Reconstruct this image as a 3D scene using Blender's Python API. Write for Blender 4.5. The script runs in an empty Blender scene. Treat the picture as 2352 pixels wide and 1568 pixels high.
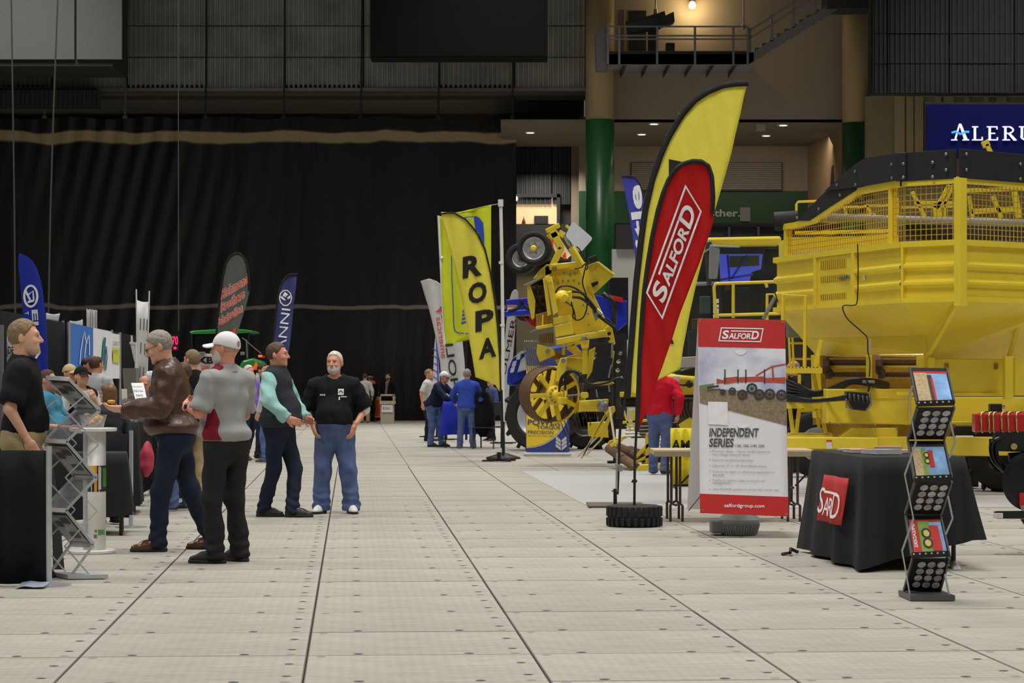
import bpy, bmesh, math, random
import numpy as np
from mathutils import Vector, Matrix
random.seed(7); rng = np.random.default_rng(7)
scene = bpy.context.scene
COL = scene.collection
# ---------------------------------------------------------------- camera, world, lights, exposure
FX, CX, HY, CAMH = 5634.0, 1176.0, 875.0, 1.45      # focal length and horizon in pixels of a 2352 px frame
cam_d = bpy.data.cameras.new('camera'); cam = bpy.data.objects.new('camera', cam_d); COL.objects.link(cam)
cam.location = (0, 0, CAMH); cam.rotation_euler = (math.radians(90), 0, 0)
cam_d.sensor_width = 36; cam_d.lens = FX / 2352 * 36; cam_d.shift_y = (HY - 784) / 2352
cam_d.clip_end = 400; cam_d.dof.use_dof = True; cam_d.dof.focus_distance = 23.0; cam_d.dof.aperture_fstop = 11
scene.camera = cam
vs = scene.view_settings; vs.view_transform = 'Standard'; vs.look = 'None'; vs.gamma = 1; vs.use_curve_mapping = False
vs.exposure = 0.0
w = bpy.data.worlds.new('hall_ambient'); scene.world = w; w.use_nodes = True
w.node_tree.nodes['Background'].inputs[0].default_value = (0.95, 0.97, 1.0, 1); w.node_tree.nodes['Background'].inputs[1].default_value = 0.085
def area(name, loc, sx, sy, watt, col, spread=130, rot=(0, 0, 0)):
    d = bpy.data.lights.new(name, 'AREA'); d.shape = 'RECTANGLE'; d.size = sx; d.size_y = sy; d.energy = watt; d.color = col
    d.spread = math.radians(spread); o = bpy.data.objects.new(name, d); o.location = loc; o.rotation_euler = [math.radians(a) for a in rot]
    COL.objects.link(o); return o
WARM = (1.0, 0.975, 0.94)
for yy in (-14, 4, 22, 40, 58, 74):                      # arena floodlight banks under the roof
    for xx in (-16, 0, 16):
        area('arena_light', (xx, yy, 19), 5, 5, 1180 if yy > 0 else 2000, WARM, 125 if yy < 70 else 105)
# ---------------------------------------------------------------- helpers
def P(px, py, Y): return Vector(((px - CX) / FX * Y, Y, CAMH - (py - HY) / FX * Y))
def XW(px, Y): return (px - CX) / FX * Y
def ZW(py, Y): return CAMH - (py - HY) / FX * Y
def YB(py): return FX * CAMH / (py - HY)             # distance of a floor point
def L(*c):
    return tuple(((v / 255) / 12.92 if v / 255 <= .04045 else ((v / 255 + .055) / 1.055) ** 2.4) for v in c)
MATS = {}
def M(name, col, rough=.55, metal=0., var=.06, scale=14., bump=0., bscale=60., emit=0., coat=0., stretch=(1, 1, 1), spec=.5, alpha=1, trans=0.):
    if name in MATS: return MATS[name]
    m = bpy.data.materials.new(name); m.use_nodes = True; nt = m.node_tree; b = nt.nodes['Principled BSDF']
    c = L(*col); tc = nt.nodes.new('ShaderNodeTexCoord'); mp = nt.nodes.new('ShaderNodeMapping'); mp.inputs['Scale'].default_value = stretch
    nt.links.new(tc.outputs['Object'], mp.inputs['Vector'])
    n = nt.nodes.new('ShaderNodeTexNoise'); n.inputs['Scale'].default_value = scale; n.inputs['Detail'].default_value = 4
    nt.links.new(mp.outputs[0], n.inputs['Vector'])
    r = nt.nodes.new('ShaderNodeValToRGB'); r.color_ramp.elements[0].position = .3; r.color_ramp.elements[1].position = .7
    r.color_ramp.elements[0].color = [max(0, v * (1 - var)) for v in c] + [1]; r.color_ramp.elements[1].color = [min(1, v * (1 + var)) for v in c] + [1]
    nt.links.new(n.outputs['Fac'], r.inputs['Fac']); nt.links.new(r.outputs['Color'], b.inputs['Base Color'])
    b.inputs['Roughness'].default_value = rough; b.inputs['Metallic'].default_value = metal
    b.inputs['Specular IOR Level'].default_value = spec
    if coat: b.inputs['Coat Weight'].default_value = coat
    if trans: b.inputs['Transmission Weight'].default_value = trans
    if alpha < 1: b.inputs['Alpha'].default_value = alpha
    if bump:
        n2 = nt.nodes.new('ShaderNodeTexNoise'); n2.inputs['Scale'].default_value = bscale; n2.inputs['Detail'].default_value = 3
        nt.links.new(mp.outputs[0], n2.inputs['Vector']); bp = nt.nodes.new('ShaderNodeBump'); bp.inputs['Strength'].default_value = bump
        bp.inputs['Distance'].default_value = .02; nt.links.new(n2.outputs['Fac'], bp.inputs['Height']); nt.links.new(bp.outputs[0], b.inputs['Normal'])
    if emit:
        b.inputs['Emission Color'].default_value = list(c) + [1]; b.inputs['Emission Strength'].default_value = emit
    MATS[name] = m; return m
WL = {}                                              # world position of every parent
def link(o, parent=None):
    COL.objects.link(o)
    if parent is not None: o.parent = parent
    return o
def tag(o, label=None, cat=None, group=None, kind=None):
    if label: o['label'] = label
    if cat: o['category'] = cat
    if group: o['group'] = group
    if kind: o['kind'] = kind
    return o
def thing(name, loc, label, cat, group=None):
    o = bpy.data.objects.new(name, None); o.empty_display_size = .1; o.location = loc; link(o); WL[o.name] = Vector(loc)
    return tag(o, label, cat, group)
def struct(name, loc=(0, 0, 0)):
    o = bpy.data.objects.new(name, None); o.location = loc; link(o); WL[o.name] = Vector(loc); o['kind'] = 'structure'; return o
class MB:
    """collects shapes in world coordinates; build() links them as ONE mesh object"""
    def __init__(s): s.v = []; s.f = []; s.mi = []; s.cur = 0
    def add(s, vs, fs):
        o = len(s.v); s.v += [tuple(v) for v in vs]; s.f += [tuple(i + o for i in f) for f in fs]; s.mi += [s.cur] * len(fs); return s
    def box(s, c, d, rz=0., R=None):
        h = [x / 2 for x in d]; c = Vector(c); R = R if R is not None else Matrix.Rotation(rz, 3, 'Z')
        vs = [c + R @ Vector((sx * h[0], sy * h[1], sz * h[2])) for sz in (-1, 1) for sy in (-1, 1) for sx in (-1, 1)]
        return s.add(vs, [(0, 2, 3, 1), (4, 5, 7, 6), (0, 1, 5, 4), (2, 6, 7, 3), (0, 4, 6, 2), (1, 3, 7, 5)])
    def bb(s, a, b):                                  # axis-aligned box from two corners
        return s.box([(x + y) / 2 for x, y in zip(a, b)], [abs(x - y) for x, y in zip(a, b)])
    def bar(s, a, b, wd, hd=None, up=(0, 0, 1)):
        a, b = Vector(a), Vector(b); hd = wd if hd is None else hd; d = (b - a); ln = d.length; d = d.normalized(); u = Vector(up)
        if abs(d.dot(u)) > .98: u = Vector((0, 1, 0))
        x = d.cross(u).normalized(); u = x.cross(d)
        return s.box((a + b) / 2, (wd, ln, hd), R=Matrix((x, d, u)).transposed())
    def tube(s, pts, r, n=8, cap=True):
        pts = [Vector(p) for p in pts]; rs = r if isinstance(r, (list, tuple)) else [r] * len(pts); vs = []; fs = []
        u = None
        for i, p in enumerate(pts):
            d = (pts[min(i + 1, len(pts) - 1)] - pts[max(i - 1, 0)]).normalized()
            if u is None: u = d.orthogonal().normalized()
            else:
                u = u - d * u.dot(d); u = u.normalized() if u.length > 1e-6 else d.orthogonal().normalized()
            w2 = d.cross(u)
            vs += [p + (u * math.cos(2 * math.pi * k / n) + w2 * math.sin(2 * math.pi * k / n)) * rs[i] for k in range(n)]
        for i in range(len(pts) - 1):
            fs += [(i * n + k, i * n + (k + 1) % n, (i + 1) * n + (k + 1) % n, (i + 1) * n + k) for k in range(n)]
        if cap: fs += [tuple(range(n - 1, -1, -1)), tuple(range((len(pts) - 1) * n, len(pts) * n))]
        return s.add(vs, fs)
    def lathe(s, c, prof, n=20, axis=(0, 0, 1), closed=True):   # prof: (radius, offset along axis)
        c = Vector(c); ax = Vector(axis).normalized(); u = ax.orthogonal().normalized(); w2 = ax.cross(u); vs = []; fs = []
        for r, t in prof: vs += [c + ax * t + (u * math.cos(2 * math.pi * k / n) + w2 * math.sin(2 * math.pi * k / n)) * r for k in range(n)]
        for i in range(len(prof) - 1): fs += [(i * n + k, i * n + (k + 1) % n, (i + 1) * n + (k + 1) % n, (i + 1) * n + k) for k in range(n)]
        if closed: fs += [tuple(range(n - 1, -1, -1)), tuple(range((len(prof) - 1) * n, len(prof) * n))]
        return s.add(vs, fs)
    def prism(s, poly, off):                          # polygon of 3D points swept by a vector
        off = Vector(off); n = len(poly); a = [Vector(p) for p in poly]
        return s.add(a + [p + off for p in a], [tuple(range(n)), tuple(range(2 * n - 1, n - 1, -1))] + [(i, i + n, (i + 1) % n + n, (i + 1) % n) for i in range(n)])
    def grid(s, rows, closed=False):                  # rows: list of lists of points
        n = len(rows[0]); vs = [p for r in rows for p in r]; fs = []
        for i in range(len(rows) - 1):
            for k in range(n - (0 if closed else 1)): fs.append((i * n + k, i * n + (k + 1) % n, (i + 1) * n + (k + 1) % n, (i + 1) * n + k))
        return s.add(vs, fs)
    def mesh(s, name, mats, org, smooth=False):
        me = bpy.data.meshes.new(name); o = Vector(org); me.from_pydata([(v[0] - o.x, v[1] - o.y, v[2] - o.z) for v in s.v], [], s.f)
        for m in (mats if isinstance(mats, (list, tuple)) else [mats]): me.materials.append(m)
        if any(s.mi): me.polygons.foreach_set('material_index', s.mi)
        if smooth: me.polygons.foreach_set('use_smooth', [True] * len(me.polygons))
        bm = bmesh.new(); bm.from_mesh(me); bmesh.ops.recalc_face_normals(bm, faces=bm.faces); bm.to_mesh(me); bm.free()
        return me
    def build(s, name, mats, parent=None, smooth=False, bevel=0., solid=0., org=None):
        if parent is not None: org = WL[parent.name]
        elif org is None:
            a = np.array(s.v); org = Vector((a[:, 0].mean(), a[:, 1].mean(), a[:, 2].min()))
        o = bpy.data.objects.new(name, s.mesh(name, mats, org, smooth))
        if parent is None: o.location = org
        link(o, parent); WL[o.name] = Vector(org)
        if solid: md = o.modifiers.new('Solidify', 'SOLIDIFY'); md.thickness = solid; md.offset = 0
        if bevel: md = o.modifiers.new('Bevel', 'BEVEL'); md.width = bevel; md.segments = 2; md.limit_method = 'ANGLE'; md.angle_limit = .7
        return o
def dup(root, delta, label=None):
    r = root.copy(); COL.objects.link(r); r.location = Vector(root.location) + Vector(delta)
    if label: r['label'] = label
    for ch in list(root.children):
        c = ch.copy(); COL.objects.link(c); c.parent = r
        for g in ch.children: d = g.copy(); COL.objects.link(d); d.parent = c
    return r
TC = {}
def text2d(s, bold=0., shear=0., track=1., res=3):    # text outline scaled to the unit box, as (points, faces, aspect)
    k = (s, bold, shear, track)
    if k in TC: return TC[k]
    cu = bpy.data.curves.new('t', 'FONT'); cu.body = s; cu.offset = bold; cu.shear = shear; cu.space_character = track; cu.resolution_u = res; cu.fill_mode = 'FRONT'
    cu.space_line = .95
    ob = bpy.data.objects.new('t', cu); me = ob.to_mesh()
    v = np.array([x.co[:2] for x in me.vertices]); f = [tuple(p.vertices) for p in me.polygons]; ob.to_mesh_clear()
    bpy.data.objects.remove(ob); bpy.data.curves.remove(cu)
    if len(s) <= 12:
        mx = np.ptp(v, axis=0).max() * .13 if len(s) > 1 else np.ptp(v, axis=0).max() * .16
        bm = bmesh.new(); bv = [bm.verts.new((x, y, 0)) for x, y in v]
        for q in f:
            try: bm.faces.new([bv[i] for i in q])
            except ValueError: pass
        bmesh.ops.remove_doubles(bm, verts=bm.verts, dist=1e-5)
        for _ in range(4):
            bmesh.ops.triangulate(bm, faces=bm.faces); es = [e for e in bm.edges if e.calc_length() > mx]
            if not es or len(bm.faces) > 2500: break
            bmesh.ops.subdivide_edges(bm, edges=es, cuts=1)
        bmesh.ops.triangulate(bm, faces=bm.faces); bm.verts.index_update(); v = np.array([x.co[:2] for x in bm.verts]); f = [tuple(x.index for x in q.verts) for q in bm.faces]; bm.free()
    lo, hi = v.min(0), v.max(0); asp = (hi[0] - lo[0]) / (hi[1] - lo[1]); v = (v - lo) / (hi - lo)
    TC[k] = (v, f, asp); return TC[k]
def textpx(mb, s, cx, cy, wpx, hpx, ang, surf, bold=.02, shear=0., mirror=False, skew=0., track=1., flip=False):
    """lettering laid on a surface: surf(px,py) gives the world point; ang in degrees, clockwise in the picture"""
    v, f, _ = text2d(s, bold, shear, track); ca, sa = math.cos(math.radians(ang)), math.sin(math.radians(ang)); out = []
    for x, y in v:
        a = (x - .5) * wpx * (-1 if mirror else 1); b = -(y - .5) * hpx * (-1 if flip else 1) + skew * a
        out.append(surf(cx + a * ca - b * sa, cy + a * sa + b * ca))
    mb.add(out, f)
# ---------------------------------------------------------------- frequently used materials
YEL = M('yellow_paint', (238, 212, 58), .38, var=.05, scale=3, bump=.03, bscale=9)
YEL2 = M('yellow_machine_paint', (236, 206, 52), .4, var=.08, scale=6)
BLK = M('black_plastic', (22, 22, 23), .5); BLKM = M('black_metal', (18, 18, 18), .4, bump=.05)
RUB = M('black_rubber', (26, 26, 26), .75, bump=.1, bscale=40); STEEL = M('steel', (190, 190, 190), .35, .85)
ALU = M('aluminium', (205, 207, 210), .4, .6); WHITE = M('white_paint', (226, 225, 222), .5, var=.02); GREYP = M('grey_plastic', (140, 142, 144), .5)
CLOTHB = M('black_tablecloth', (15, 17, 20), .85, var=.12, bump=.12, bscale=200); REDP = M('red_paint', (196, 24, 26), .35, coat=.3)
BLUEP = M('blue_paint', (28, 52, 190), .35, coat=.3); DARKG = M('dark_glass', (14, 18, 20), .08, spec=.8)
# ---------------------------------------------------------------- floor
U = Vector((.99788, .0652, 0)).normalized(); V = Vector((-.0652, .99788, 0)).normalized()
REF = Vector((XW(705.4, 12.97), 12.97, 0)); TW = 1.1926
def G(i, j, z=0.): return REF + U * (i * TW) + V * (j * TW) + Vector((0, 0, z))
def floor_mat(name, joints):
    m = bpy.data.materials.new(name); m.use_nodes = True; nt = m.node_tree; N = nt.nodes.new; K = nt.links.new; b = nt.nodes['Principled BSDF']
    tc = N('ShaderNodeTexCoord'); mp = N('ShaderNodeMapping'); mp.inputs['Scale'].default_value = (.9, 6, 1); K(tc.outputs['Object'], mp.inputs[0])
    n1 = N('ShaderNodeTexNoise'); n1.inputs['Scale'].default_value = 3.2; n1.inputs['Detail'].default_value = 6; n1.inputs['Roughness'].default_value = .65; K(mp.outputs[0], n1.inputs['Vector'])
    n2 = N('ShaderNodeTexNoise'); n2.inputs['Scale'].default_value = .9; n2.inputs['Detail'].default_value = 3; K(tc.outputs['Object'], n2.inputs['Vector'])
    mx = N('ShaderNodeMath'); mx.operation = 'MULTIPLY_ADD'; mx.inputs[1].default_value = .55; K(n1.outputs[0], mx.inputs[0])
    m2 = N('ShaderNodeMath'); m2.operation = 'MULTIPLY'; m2.inputs[1].default_value = .45; K(n2.outputs[0], m2.inputs[0]); K(m2.outputs[0], mx.inputs[2])
    oi = N('ShaderNodeObjectInfo'); m3 = N('ShaderNodeMath'); m3.operation = 'MULTIPLY_ADD'; m3.inputs[1].default_value = .06; K(oi.outputs['Random'], m3.inputs[0]); K(mx.outputs[0], m3.inputs[2])
    r = N('ShaderNodeValToRGB'); e = r.color_ramp.elements; e[0].position = .33; e[0].color = (*L(141, 137, 126), 1); e[1].position = .7; e[1].color = (*L(183, 178, 166), 1)
    K(m3.outputs[0], r.inputs[0]); out = r.outputs[0]
    # woven backing: faint fine bands across both ways
    for ax in ('X', 'Y'):
        wv = N('ShaderNodeTexWave'); wv.bands_direction = ax; wv.inputs['Scale'].default_value = 5.2; wv.inputs['Distortion'].default_value = 1.2; wv.inputs['Detail Scale'].default_value = 2; K(tc.outputs['Object'], wv.inputs['Vector'])
        mr = N('ShaderNodeMapRange'); mr.inputs[3].default_value = .965; mr.inputs[4].default_value = 1.025; K(wv.outputs['Fac'], mr.inputs[0])
        mm = N('ShaderNodeMix'); mm.data_type = 'RGBA'; mm.blend_type = 'MULTIPLY'; mm.inputs[0].default_value = 1; K(out, mm.inputs[6]); K(mr.outputs[0], mm.inputs[7]); out = mm.outputs[2]
    if joints:
        sp = N('ShaderNodeSeparateXYZ'); K(tc.outputs['Object'], sp.inputs[0]); fac = None
        for i in (0, 1):
            d = N('ShaderNodeMath'); d.operation = 'DIVIDE'; d.inputs[1].default_value = TW; K(sp.outputs[i], d.inputs[0])
            fr = N('ShaderNodeMath'); fr.operation = 'FRACT'; K(d.outputs[0], fr.inputs[0])
            lt = N('ShaderNodeMath'); lt.operation = 'LESS_THAN'; lt.inputs[1].default_value = .012; K(fr.outputs[0], lt.inputs[0])
            if fac is None: fac = lt.outputs[0]
            else:
                a = N('ShaderNodeMath'); a.operation = 'MAXIMUM'; K(fac, a.inputs[0]); K(lt.outputs[0], a.inputs[1]); fac = a.outputs[0]
        mm = N('ShaderNodeMix'); mm.data_type = 'RGBA'; K(fac, mm.inputs[0]); K(out, mm.inputs[6]); mm.inputs[7].default_value = (*L(98, 93, 86), 1); out = mm.outputs[2]
    K(out, b.inputs['Base Color']); b.inputs['Roughness'].default_value = .62; b.inputs['Specular IOR Level'].default_value = .3
    bp = N('ShaderNodeBump'); bp.inputs['Strength'].default_value = .12; bp.inputs['Distance'].default_value = .01; K(n1.outputs[0], bp.inputs['Height']); K(bp.outputs[0], b.inputs['Normal'])
    return m
FLT = floor_mat('floor_tile_composite', False); FLF = floor_mat('far_floor_composite', True); FLD = M('floor_gap_dark', (62, 59, 55), .9)
HOLE = M('cam_lock_dark', (74, 71, 66), .6); HOLE2 = M('cam_lock_pale', (150, 144, 134), .6)
cells = []
for j in range(-3, 24):
    y0 = G(0, j).y; half = (y0 + 1.3) * 1176 / FX
    for i in range(-10, 14):
        c = G(i + .5, j + .5)
        if abs(c.x) < half + .75 and c.y > 10.4 and len(cells) < 298: cells.append((i, j))
jmax = max(j for i, j in cells); fl = struct('floor', (0, 0, 0))
floor_root = fl
mb = MB(); mb.add([G(-14, -14, -.035), G(18, -14, -.035), G(18, jmax + 1, -.035), G(-14, jmax + 1, -.035)], [(0, 1, 2, 3)]); mb.build('subfloor', FLD, fl)
# far floor and the floor left and right of the single tiles carry their joints in the material
me = bpy.data.meshes.new('far_floor'); q = []; fq = []
def slab(i0, j0, i1, j1):
    o = len(q); q.extend([(i0 * TW, j0 * TW, 0), (i1 * TW, j0 * TW, 0), (i1 * TW, j1 * TW, 0), (i0 * TW, j1 * TW, 0)]); fq.append((o, o + 1, o + 2, o + 3))
slab(-30, jmax + 1, 40, 75)
for j in range(-3, jmax + 1):
    ii = [i for i, jj in cells if jj == j]
    if ii: slab(-14, j, min(ii), j + 1); slab(max(ii) + 1, j, 18, j + 1)
slab(-14, -14, 18, min(j for i, j in cells))
me.from_pydata(q, [], fq); me.materials.append(FLF); ff = bpy.data.objects.new('far_floor', me); link(ff, fl); ff.location = REF; ff.rotation_euler = (0, 0, math.atan2(U.y, U.x))
# one tile with bevelled edges, one set of cam locks, shared by every tile
bmt = bmesh.new(); g = .003; t = .032; bev = []
vv = []
for z, ins in ((-t, 0), (-.004, 0), (0, .006)):
    for x, y in ((g + ins, g + ins), (TW - g - ins, g + ins), (TW - g - ins, TW - g - ins), (g + ins, TW - g - ins)): vv.append(bmt.verts.new((x, y, z)))
for k in range(2):
    for i in range(4): bmt.faces.new((vv[k * 4 + i], vv[k * 4 + (i + 1) % 4], vv[k * 4 + 4 + (i + 1) % 4], vv[k * 4 + 4 + i])).material_index = 1
bmt.faces.new(vv[8:12]); tile_me = bpy.data.meshes.new('floor_tile'); bmt.to_mesh(tile_me); bmt.free(); tile_me.materials.append(FLT); tile_me.materials.append(M('tile_edge', (104, 98, 90), .9))
mb = MB()
def disc(x, y, r, mi, zz=.0015):
    mb.cur = mi; n = 12; mb.add([(x + r * math.cos(2 * math.pi * k / n), y + r * math.sin(2 * math.pi * k / n), zz) for k in range(n)], [tuple(range(n))])
for y in (.28, .80): disc(TW - .085, y, .024, 0); disc(TW - .085, y, .006, 2, .002)
for y in (.06,): disc(TW - .085, y, .024, 1); disc(.075, TW - .05, .024, 1)
for x in (.27, .86): disc(x, .055, .026, 0); disc(x, .055, .006, 2, .002)
lock_me = mb.mesh('cam_lock', [HOLE, HOLE2, FLD], (0, 0, 0))
ang = math.atan2(U.y, U.x)
for (i, j) in cells:
    o = bpy.data.objects.new('floor_tile', tile_me); link(o, fl); o.location = G(i, j, random.uniform(-.001, .001)); o.rotation_euler = (0, 0, ang)
    if j < 14:
        k = bpy.data.objects.new('cam_lock', lock_me); link(k, o)
# pale carpet of the machine stand
CARP = M('pale_grey_carpet', (176, 174, 172), .95, var=.08, scale=30, bump=.3, bscale=300)
a0 = P(1360, 1168, YB(1168)); a0.z = 0; dd = V * 11.6
mb = MB(); mb.prism([a0, a0 + U * 9.5, a0 + U * 9.5 + dd, a0 + dd], (0, 0, .004)); cp = mb.build('carpet', CARP); tag(cp, 'large pale grey carpet laid over the floor tiles under the yellow machines', 'carpet')
# ---------------------------------------------------------------- back of the hall
def corr_mesh(wd, ht, pitch=.16, dep=.045):
    m = MB(); n = max(3, int(wd / pitch)); rows = [[], []]
    for k in range(n):
        x = k * wd / n; p = wd / n
        for fx, d in ((0, 0), (.3, 0), (.42, dep), (.85, dep), (.97, 0)):
            rows[0].append((x + fx * p, -d, 0)); rows[1].append((x + fx * p, -d, ht))
    rows[0].append((wd, 0, 0)); rows[1].append((wd, 0, ht)); m.grid(rows); return m
CORR = M('corrugated_steel', (140, 138, 132), .36, .45, var=.2, scale=1.3); CORRD = M('dark_corrugated_steel', (50, 52, 52), .5, .45, var=.12, scale=1.2)
SOFF = M('dark_soffit', (66, 62, 52), .9, var=.1, scale=.4); BEIGE = M('beige_wall', (140, 127, 110), .85, var=.04, scale=1.)
GREEN = M('green_wall_paint', (17, 62, 28), .5, var=.05); TAN = M('tan_column_paint', (142, 122, 84), .6, var=.06, scale=1)
def panels(root, xs, ys, Y, mat, name='metal_panel', slope=0.):
    for c in range(len(xs) - 1):
        for r in range(len(ys) - 1):
            x0, x1 = XW(xs[c], Y), XW(xs[c + 1], Y); z1, z0 = ZW(ys[r], Y), ZW(ys[r + 1], Y)
            m = corr_mesh(x1 - x0 - .05, z1 - z0 - .03); off = Vector((x0 + .025, Y - (.02 if (r + c) % 2 else 0), z0 + .015 - slope * (c)))
            m.v = [tuple(Vector(v) + off) for v in m.v]; m.build(name, mat, root)
YW = 84.0
wb = struct('wall_back')
mb = MB(); mb.bb((XW(-700, YW), YW + .12, ZW(205, YW)), (XW(1345, YW), YW + .5, ZW(-260, YW))); mb.build('wall_core', M('dark_wall_core', (38, 37, 35), .9), wb)
panels(wb, [-60, 120, 292, 475, 655, 835, 1010, 1182, 1345], [-70, 60, 132, 205], YW, CORR)
mb = MB(); mb.bb((XW(-700, YW), YW - .15, ZW(210, YW)), (XW(1345, YW), YW + .3, ZW(203, YW))); mb.build('wall_ledge', M('ledge_steel', (140, 136, 128), .3, .8), wb)
mb = MB(); mb.bb((XW(-700, YW), YW, ZW(212, YW) - .05), (XW(1345, YW), 95, ZW(208, YW) + .2)); mb.build('ceiling_soffit', SOFF, wb)
mb = MB(); mb.bb((XW(-700, 93), 95, 0), (XW(1345, 93), 95.3, 12.5)); mb.build('wall_rear', SOFF, wb)
mb = MB(); mb.bb((XW(-700, 93), 84.6, ZW(228, 84.6)), (XW(1345, 84.6), 84.9, ZW(205, 84.6))); mb.build('header_beam', M('header_brown', (48, 44, 36), .9), wb)
for k in range(0): pass
# curtain
def curtain_mat():
    m = bpy.data.materials.new('black_drape_plastic'); m.use_nodes = True; nt = m.node_tree; N = nt.nodes.new; K = nt.links.new; b = nt.nodes['Principled BSDF']
    tc = N('ShaderNodeTexCoord'); sp = N('ShaderNodeSeparateXYZ'); K(tc.outputs['Object'], sp.inputs[0])
    n = N('ShaderNodeTexNoise'); n.inputs['Scale'].default_value = .55; n.inputs['Detail'].default_value = 2; K(tc.outputs['Object'], n.inputs['Vector'])
    a = N('ShaderNodeMath'); a.operation = 'MULTIPLY_ADD'; a.inputs[1].default_value = .45; K(n.outputs[0], a.inputs[0]); K(sp.outputs[2], a.inputs[2])
    d = N('ShaderNodeMath'); d.operation = 'DIVIDE'; d.inputs[1].default_value = 12; K(a.outputs[0], d.inputs[0])
    r = N('ShaderNodeValToRGB'); r.color_ramp.interpolation = 'LINEAR'; e = r.color_ramp.elements; bk = (*L(17, 18, 21), 1)
    def zt(py): return (ZW(py, 90) + .22) / 12
    e[0].position = 0; e[0].color = bk; e[1].position = 1; e[1].color = bk
    for py0, py1, c in ((708, 700, (150, 142, 130)), (327, 303, (172, 152, 116))):
        for p, cc in ((zt(py0) - .002, bk), (zt(py0), (*L(*c), 1)), (zt(py1), (*L(*c), 1)), (zt(py1) + .002, bk)):
            q2 = e.new(p); q2.color = cc
    K(d.outputs[0], r.inputs[0]); K(r.outputs[0], b.inputs['Base Color']); b.inputs['Roughness'].default_value = .38
    mp = N('ShaderNodeMapping'); mp.inputs['Scale'].default_value = (1.6, 1, .16); mp.inputs['Rotation'].default_value = (0, .3, 0); K(tc.outputs['Object'], mp.inputs[0])
    n3 = N('ShaderNodeTexNoise'); n3.inputs['Scale'].default_value = 1.2; n3.inputs['Detail'].default_value = 4; K(mp.outputs[0], n3.inputs['Vector'])
    bp = N('ShaderNodeBump'); bp.inputs['Strength'].default_value = .45; bp.inputs['Distance'].default_value = .25; K(n3.outputs[0], bp.inputs['Height']); K(bp.outputs[0], b.inputs['Normal'])
    return m
rows = []
xl, xr = XW(-240, 90), XW(1186, 90); z1 = ZW(271, 90); nx = 240
for k in range(26):
    tz = k / 25; z = z1 * tz; row = []
    for i in range(nx + 1):
        x = xl + (xr - xl) * i / nx; s = (x - xl)
        fan = .6 * math.exp(-((x - XW(250, 90) - 3.5 * (1 - tz)) / 3.2) ** 2) * math.sin((x + 2.6 * (1 - tz)) * 9) * .10
        d = .03 * math.sin(s * 2.3 + .6 * math.sin(tz * 3)) + .012 * math.sin(s * 5.1 + tz * 2) + fan + .25 * (1 - tz) ** 3 * math.sin(s * 1.1)
        row.append((x, 90 + d, z + (.05 * math.sin(s * 2.2) if k == 25 else 0)))
    rows.append(row)
mb = MB(); mb.grid(rows); cu = mb.build('stage_curtain', curtain_mat(), smooth=True, org=Vector((0, 90, 0)))
tag(cu, 'huge black plastic curtain with tan stripe closing off the back of the hall', 'curtain')
# support cables of the curtain, and the hoist cables hanging in front at the left
CAB = M('cable_grey', (92, 90, 86), .5, .4); CABD = M('cable_dark', (20, 20, 20), .6)
for x, dark in ((105, 0), (290, 0), (475, 1), (655, 1), (832, 1), (1010, 1), (1180, 1)):
    mb = MB(); mb.tube([P(x, -40, 83.5), P(x - 3, 268, 83.5)], .035, 6); mb.tube([P(x - 3, 266, 83.5), P(x - 3, 272, 83.5)], .09, 6)
    cw = mb.build('curtain_cable', CABD if dark else CAB); tag(cw, 'thin cable above the black curtain, %s of the row from the scoreboard' % dict(zip((105, 290, 475, 655, 832, 1010, 1180), ('first', 'second', 'third', 'fourth', 'fifth', 'sixth', 'seventh')))[x], 'cable', 'cables above the black curtain')
for x0, x1, lb in ((25, 33, 'pale thin cable hanging at the far edge of the hall beside the blue flag'), (134, 116, 'pale hoist cable hanging right of the outermost cable above the blue flag'), (409, 410, 'thin straight cable hanging in front of the black curtain over the leather jacket')):
    mb = MB(); mb.tube([P(x0, -40, 60), P((x0 + x1) / 2 + (x1 - x0) * .12, 260, 60), P(x1, 480, 60), P(x1 + (x1 - x0) * .3, 760, 60)], .022 if x0 != 409 else .014, 6)
    cw = mb.build('hoist_cable', CAB); tag(cw, lb, 'cable')
# dark scoreboard box at upper left
sb = thing('scoreboard', P(100, 140, 79), 'dark grey scoreboard box with two blank panels hanging at the top corner', 'scoreboard')
mb = MB(); mb.bb(P(-420, 152, 79), P(293, -120, 82)); mb.build('housing', M('scoreboard_black', (24, 23, 21), .7), sb)
for a, b in ((-420, 172), (176, 281)):
    mb = MB(); mb.bb(P(a, 136, 78.9), P(b, -100, 79)); mb.build('blank_panel', M('scoreboard_panel', (84, 83, 80), .55), sb)
cb = struct('trim_1')
mb = corr_mesh(XW(232, 83) - XW(-400, 83), ZW(207, 83) - ZW(247, 83)); mb.v = [tuple(Vector(v) + Vector((XW(-400, 83), 83, ZW(247, 83)))) for v in mb.v]; mb.build('corrugated_skirt', CORRD, cb)
mb = MB(); mb.bb(P(-400, 250, 83.1), P(232, 207, 84)); mb.build('skirt_box', M('dark_wall_core', (38, 37, 35), .9), cb)
# black video screen, off
sc_ = thing('video_screen', P(1053, 135, 78), 'large black switched-off video screen hanging in front of the steel panels', 'screen')
mb = MB(); mb.bb(P(850, 134, 78), P(1257, -220, 79)); mb.build('screen_case', M('screen_case', (7, 8, 8), .9, spec=.2), sc_, bevel=.02)
mb = MB(); mb.bb(P(851, 129, 77.98), P(1256, -220, 78.02)); mb.build('screen_face', M('screen_face', (7, 8, 8), .95, spec=.1), sc_)
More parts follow.
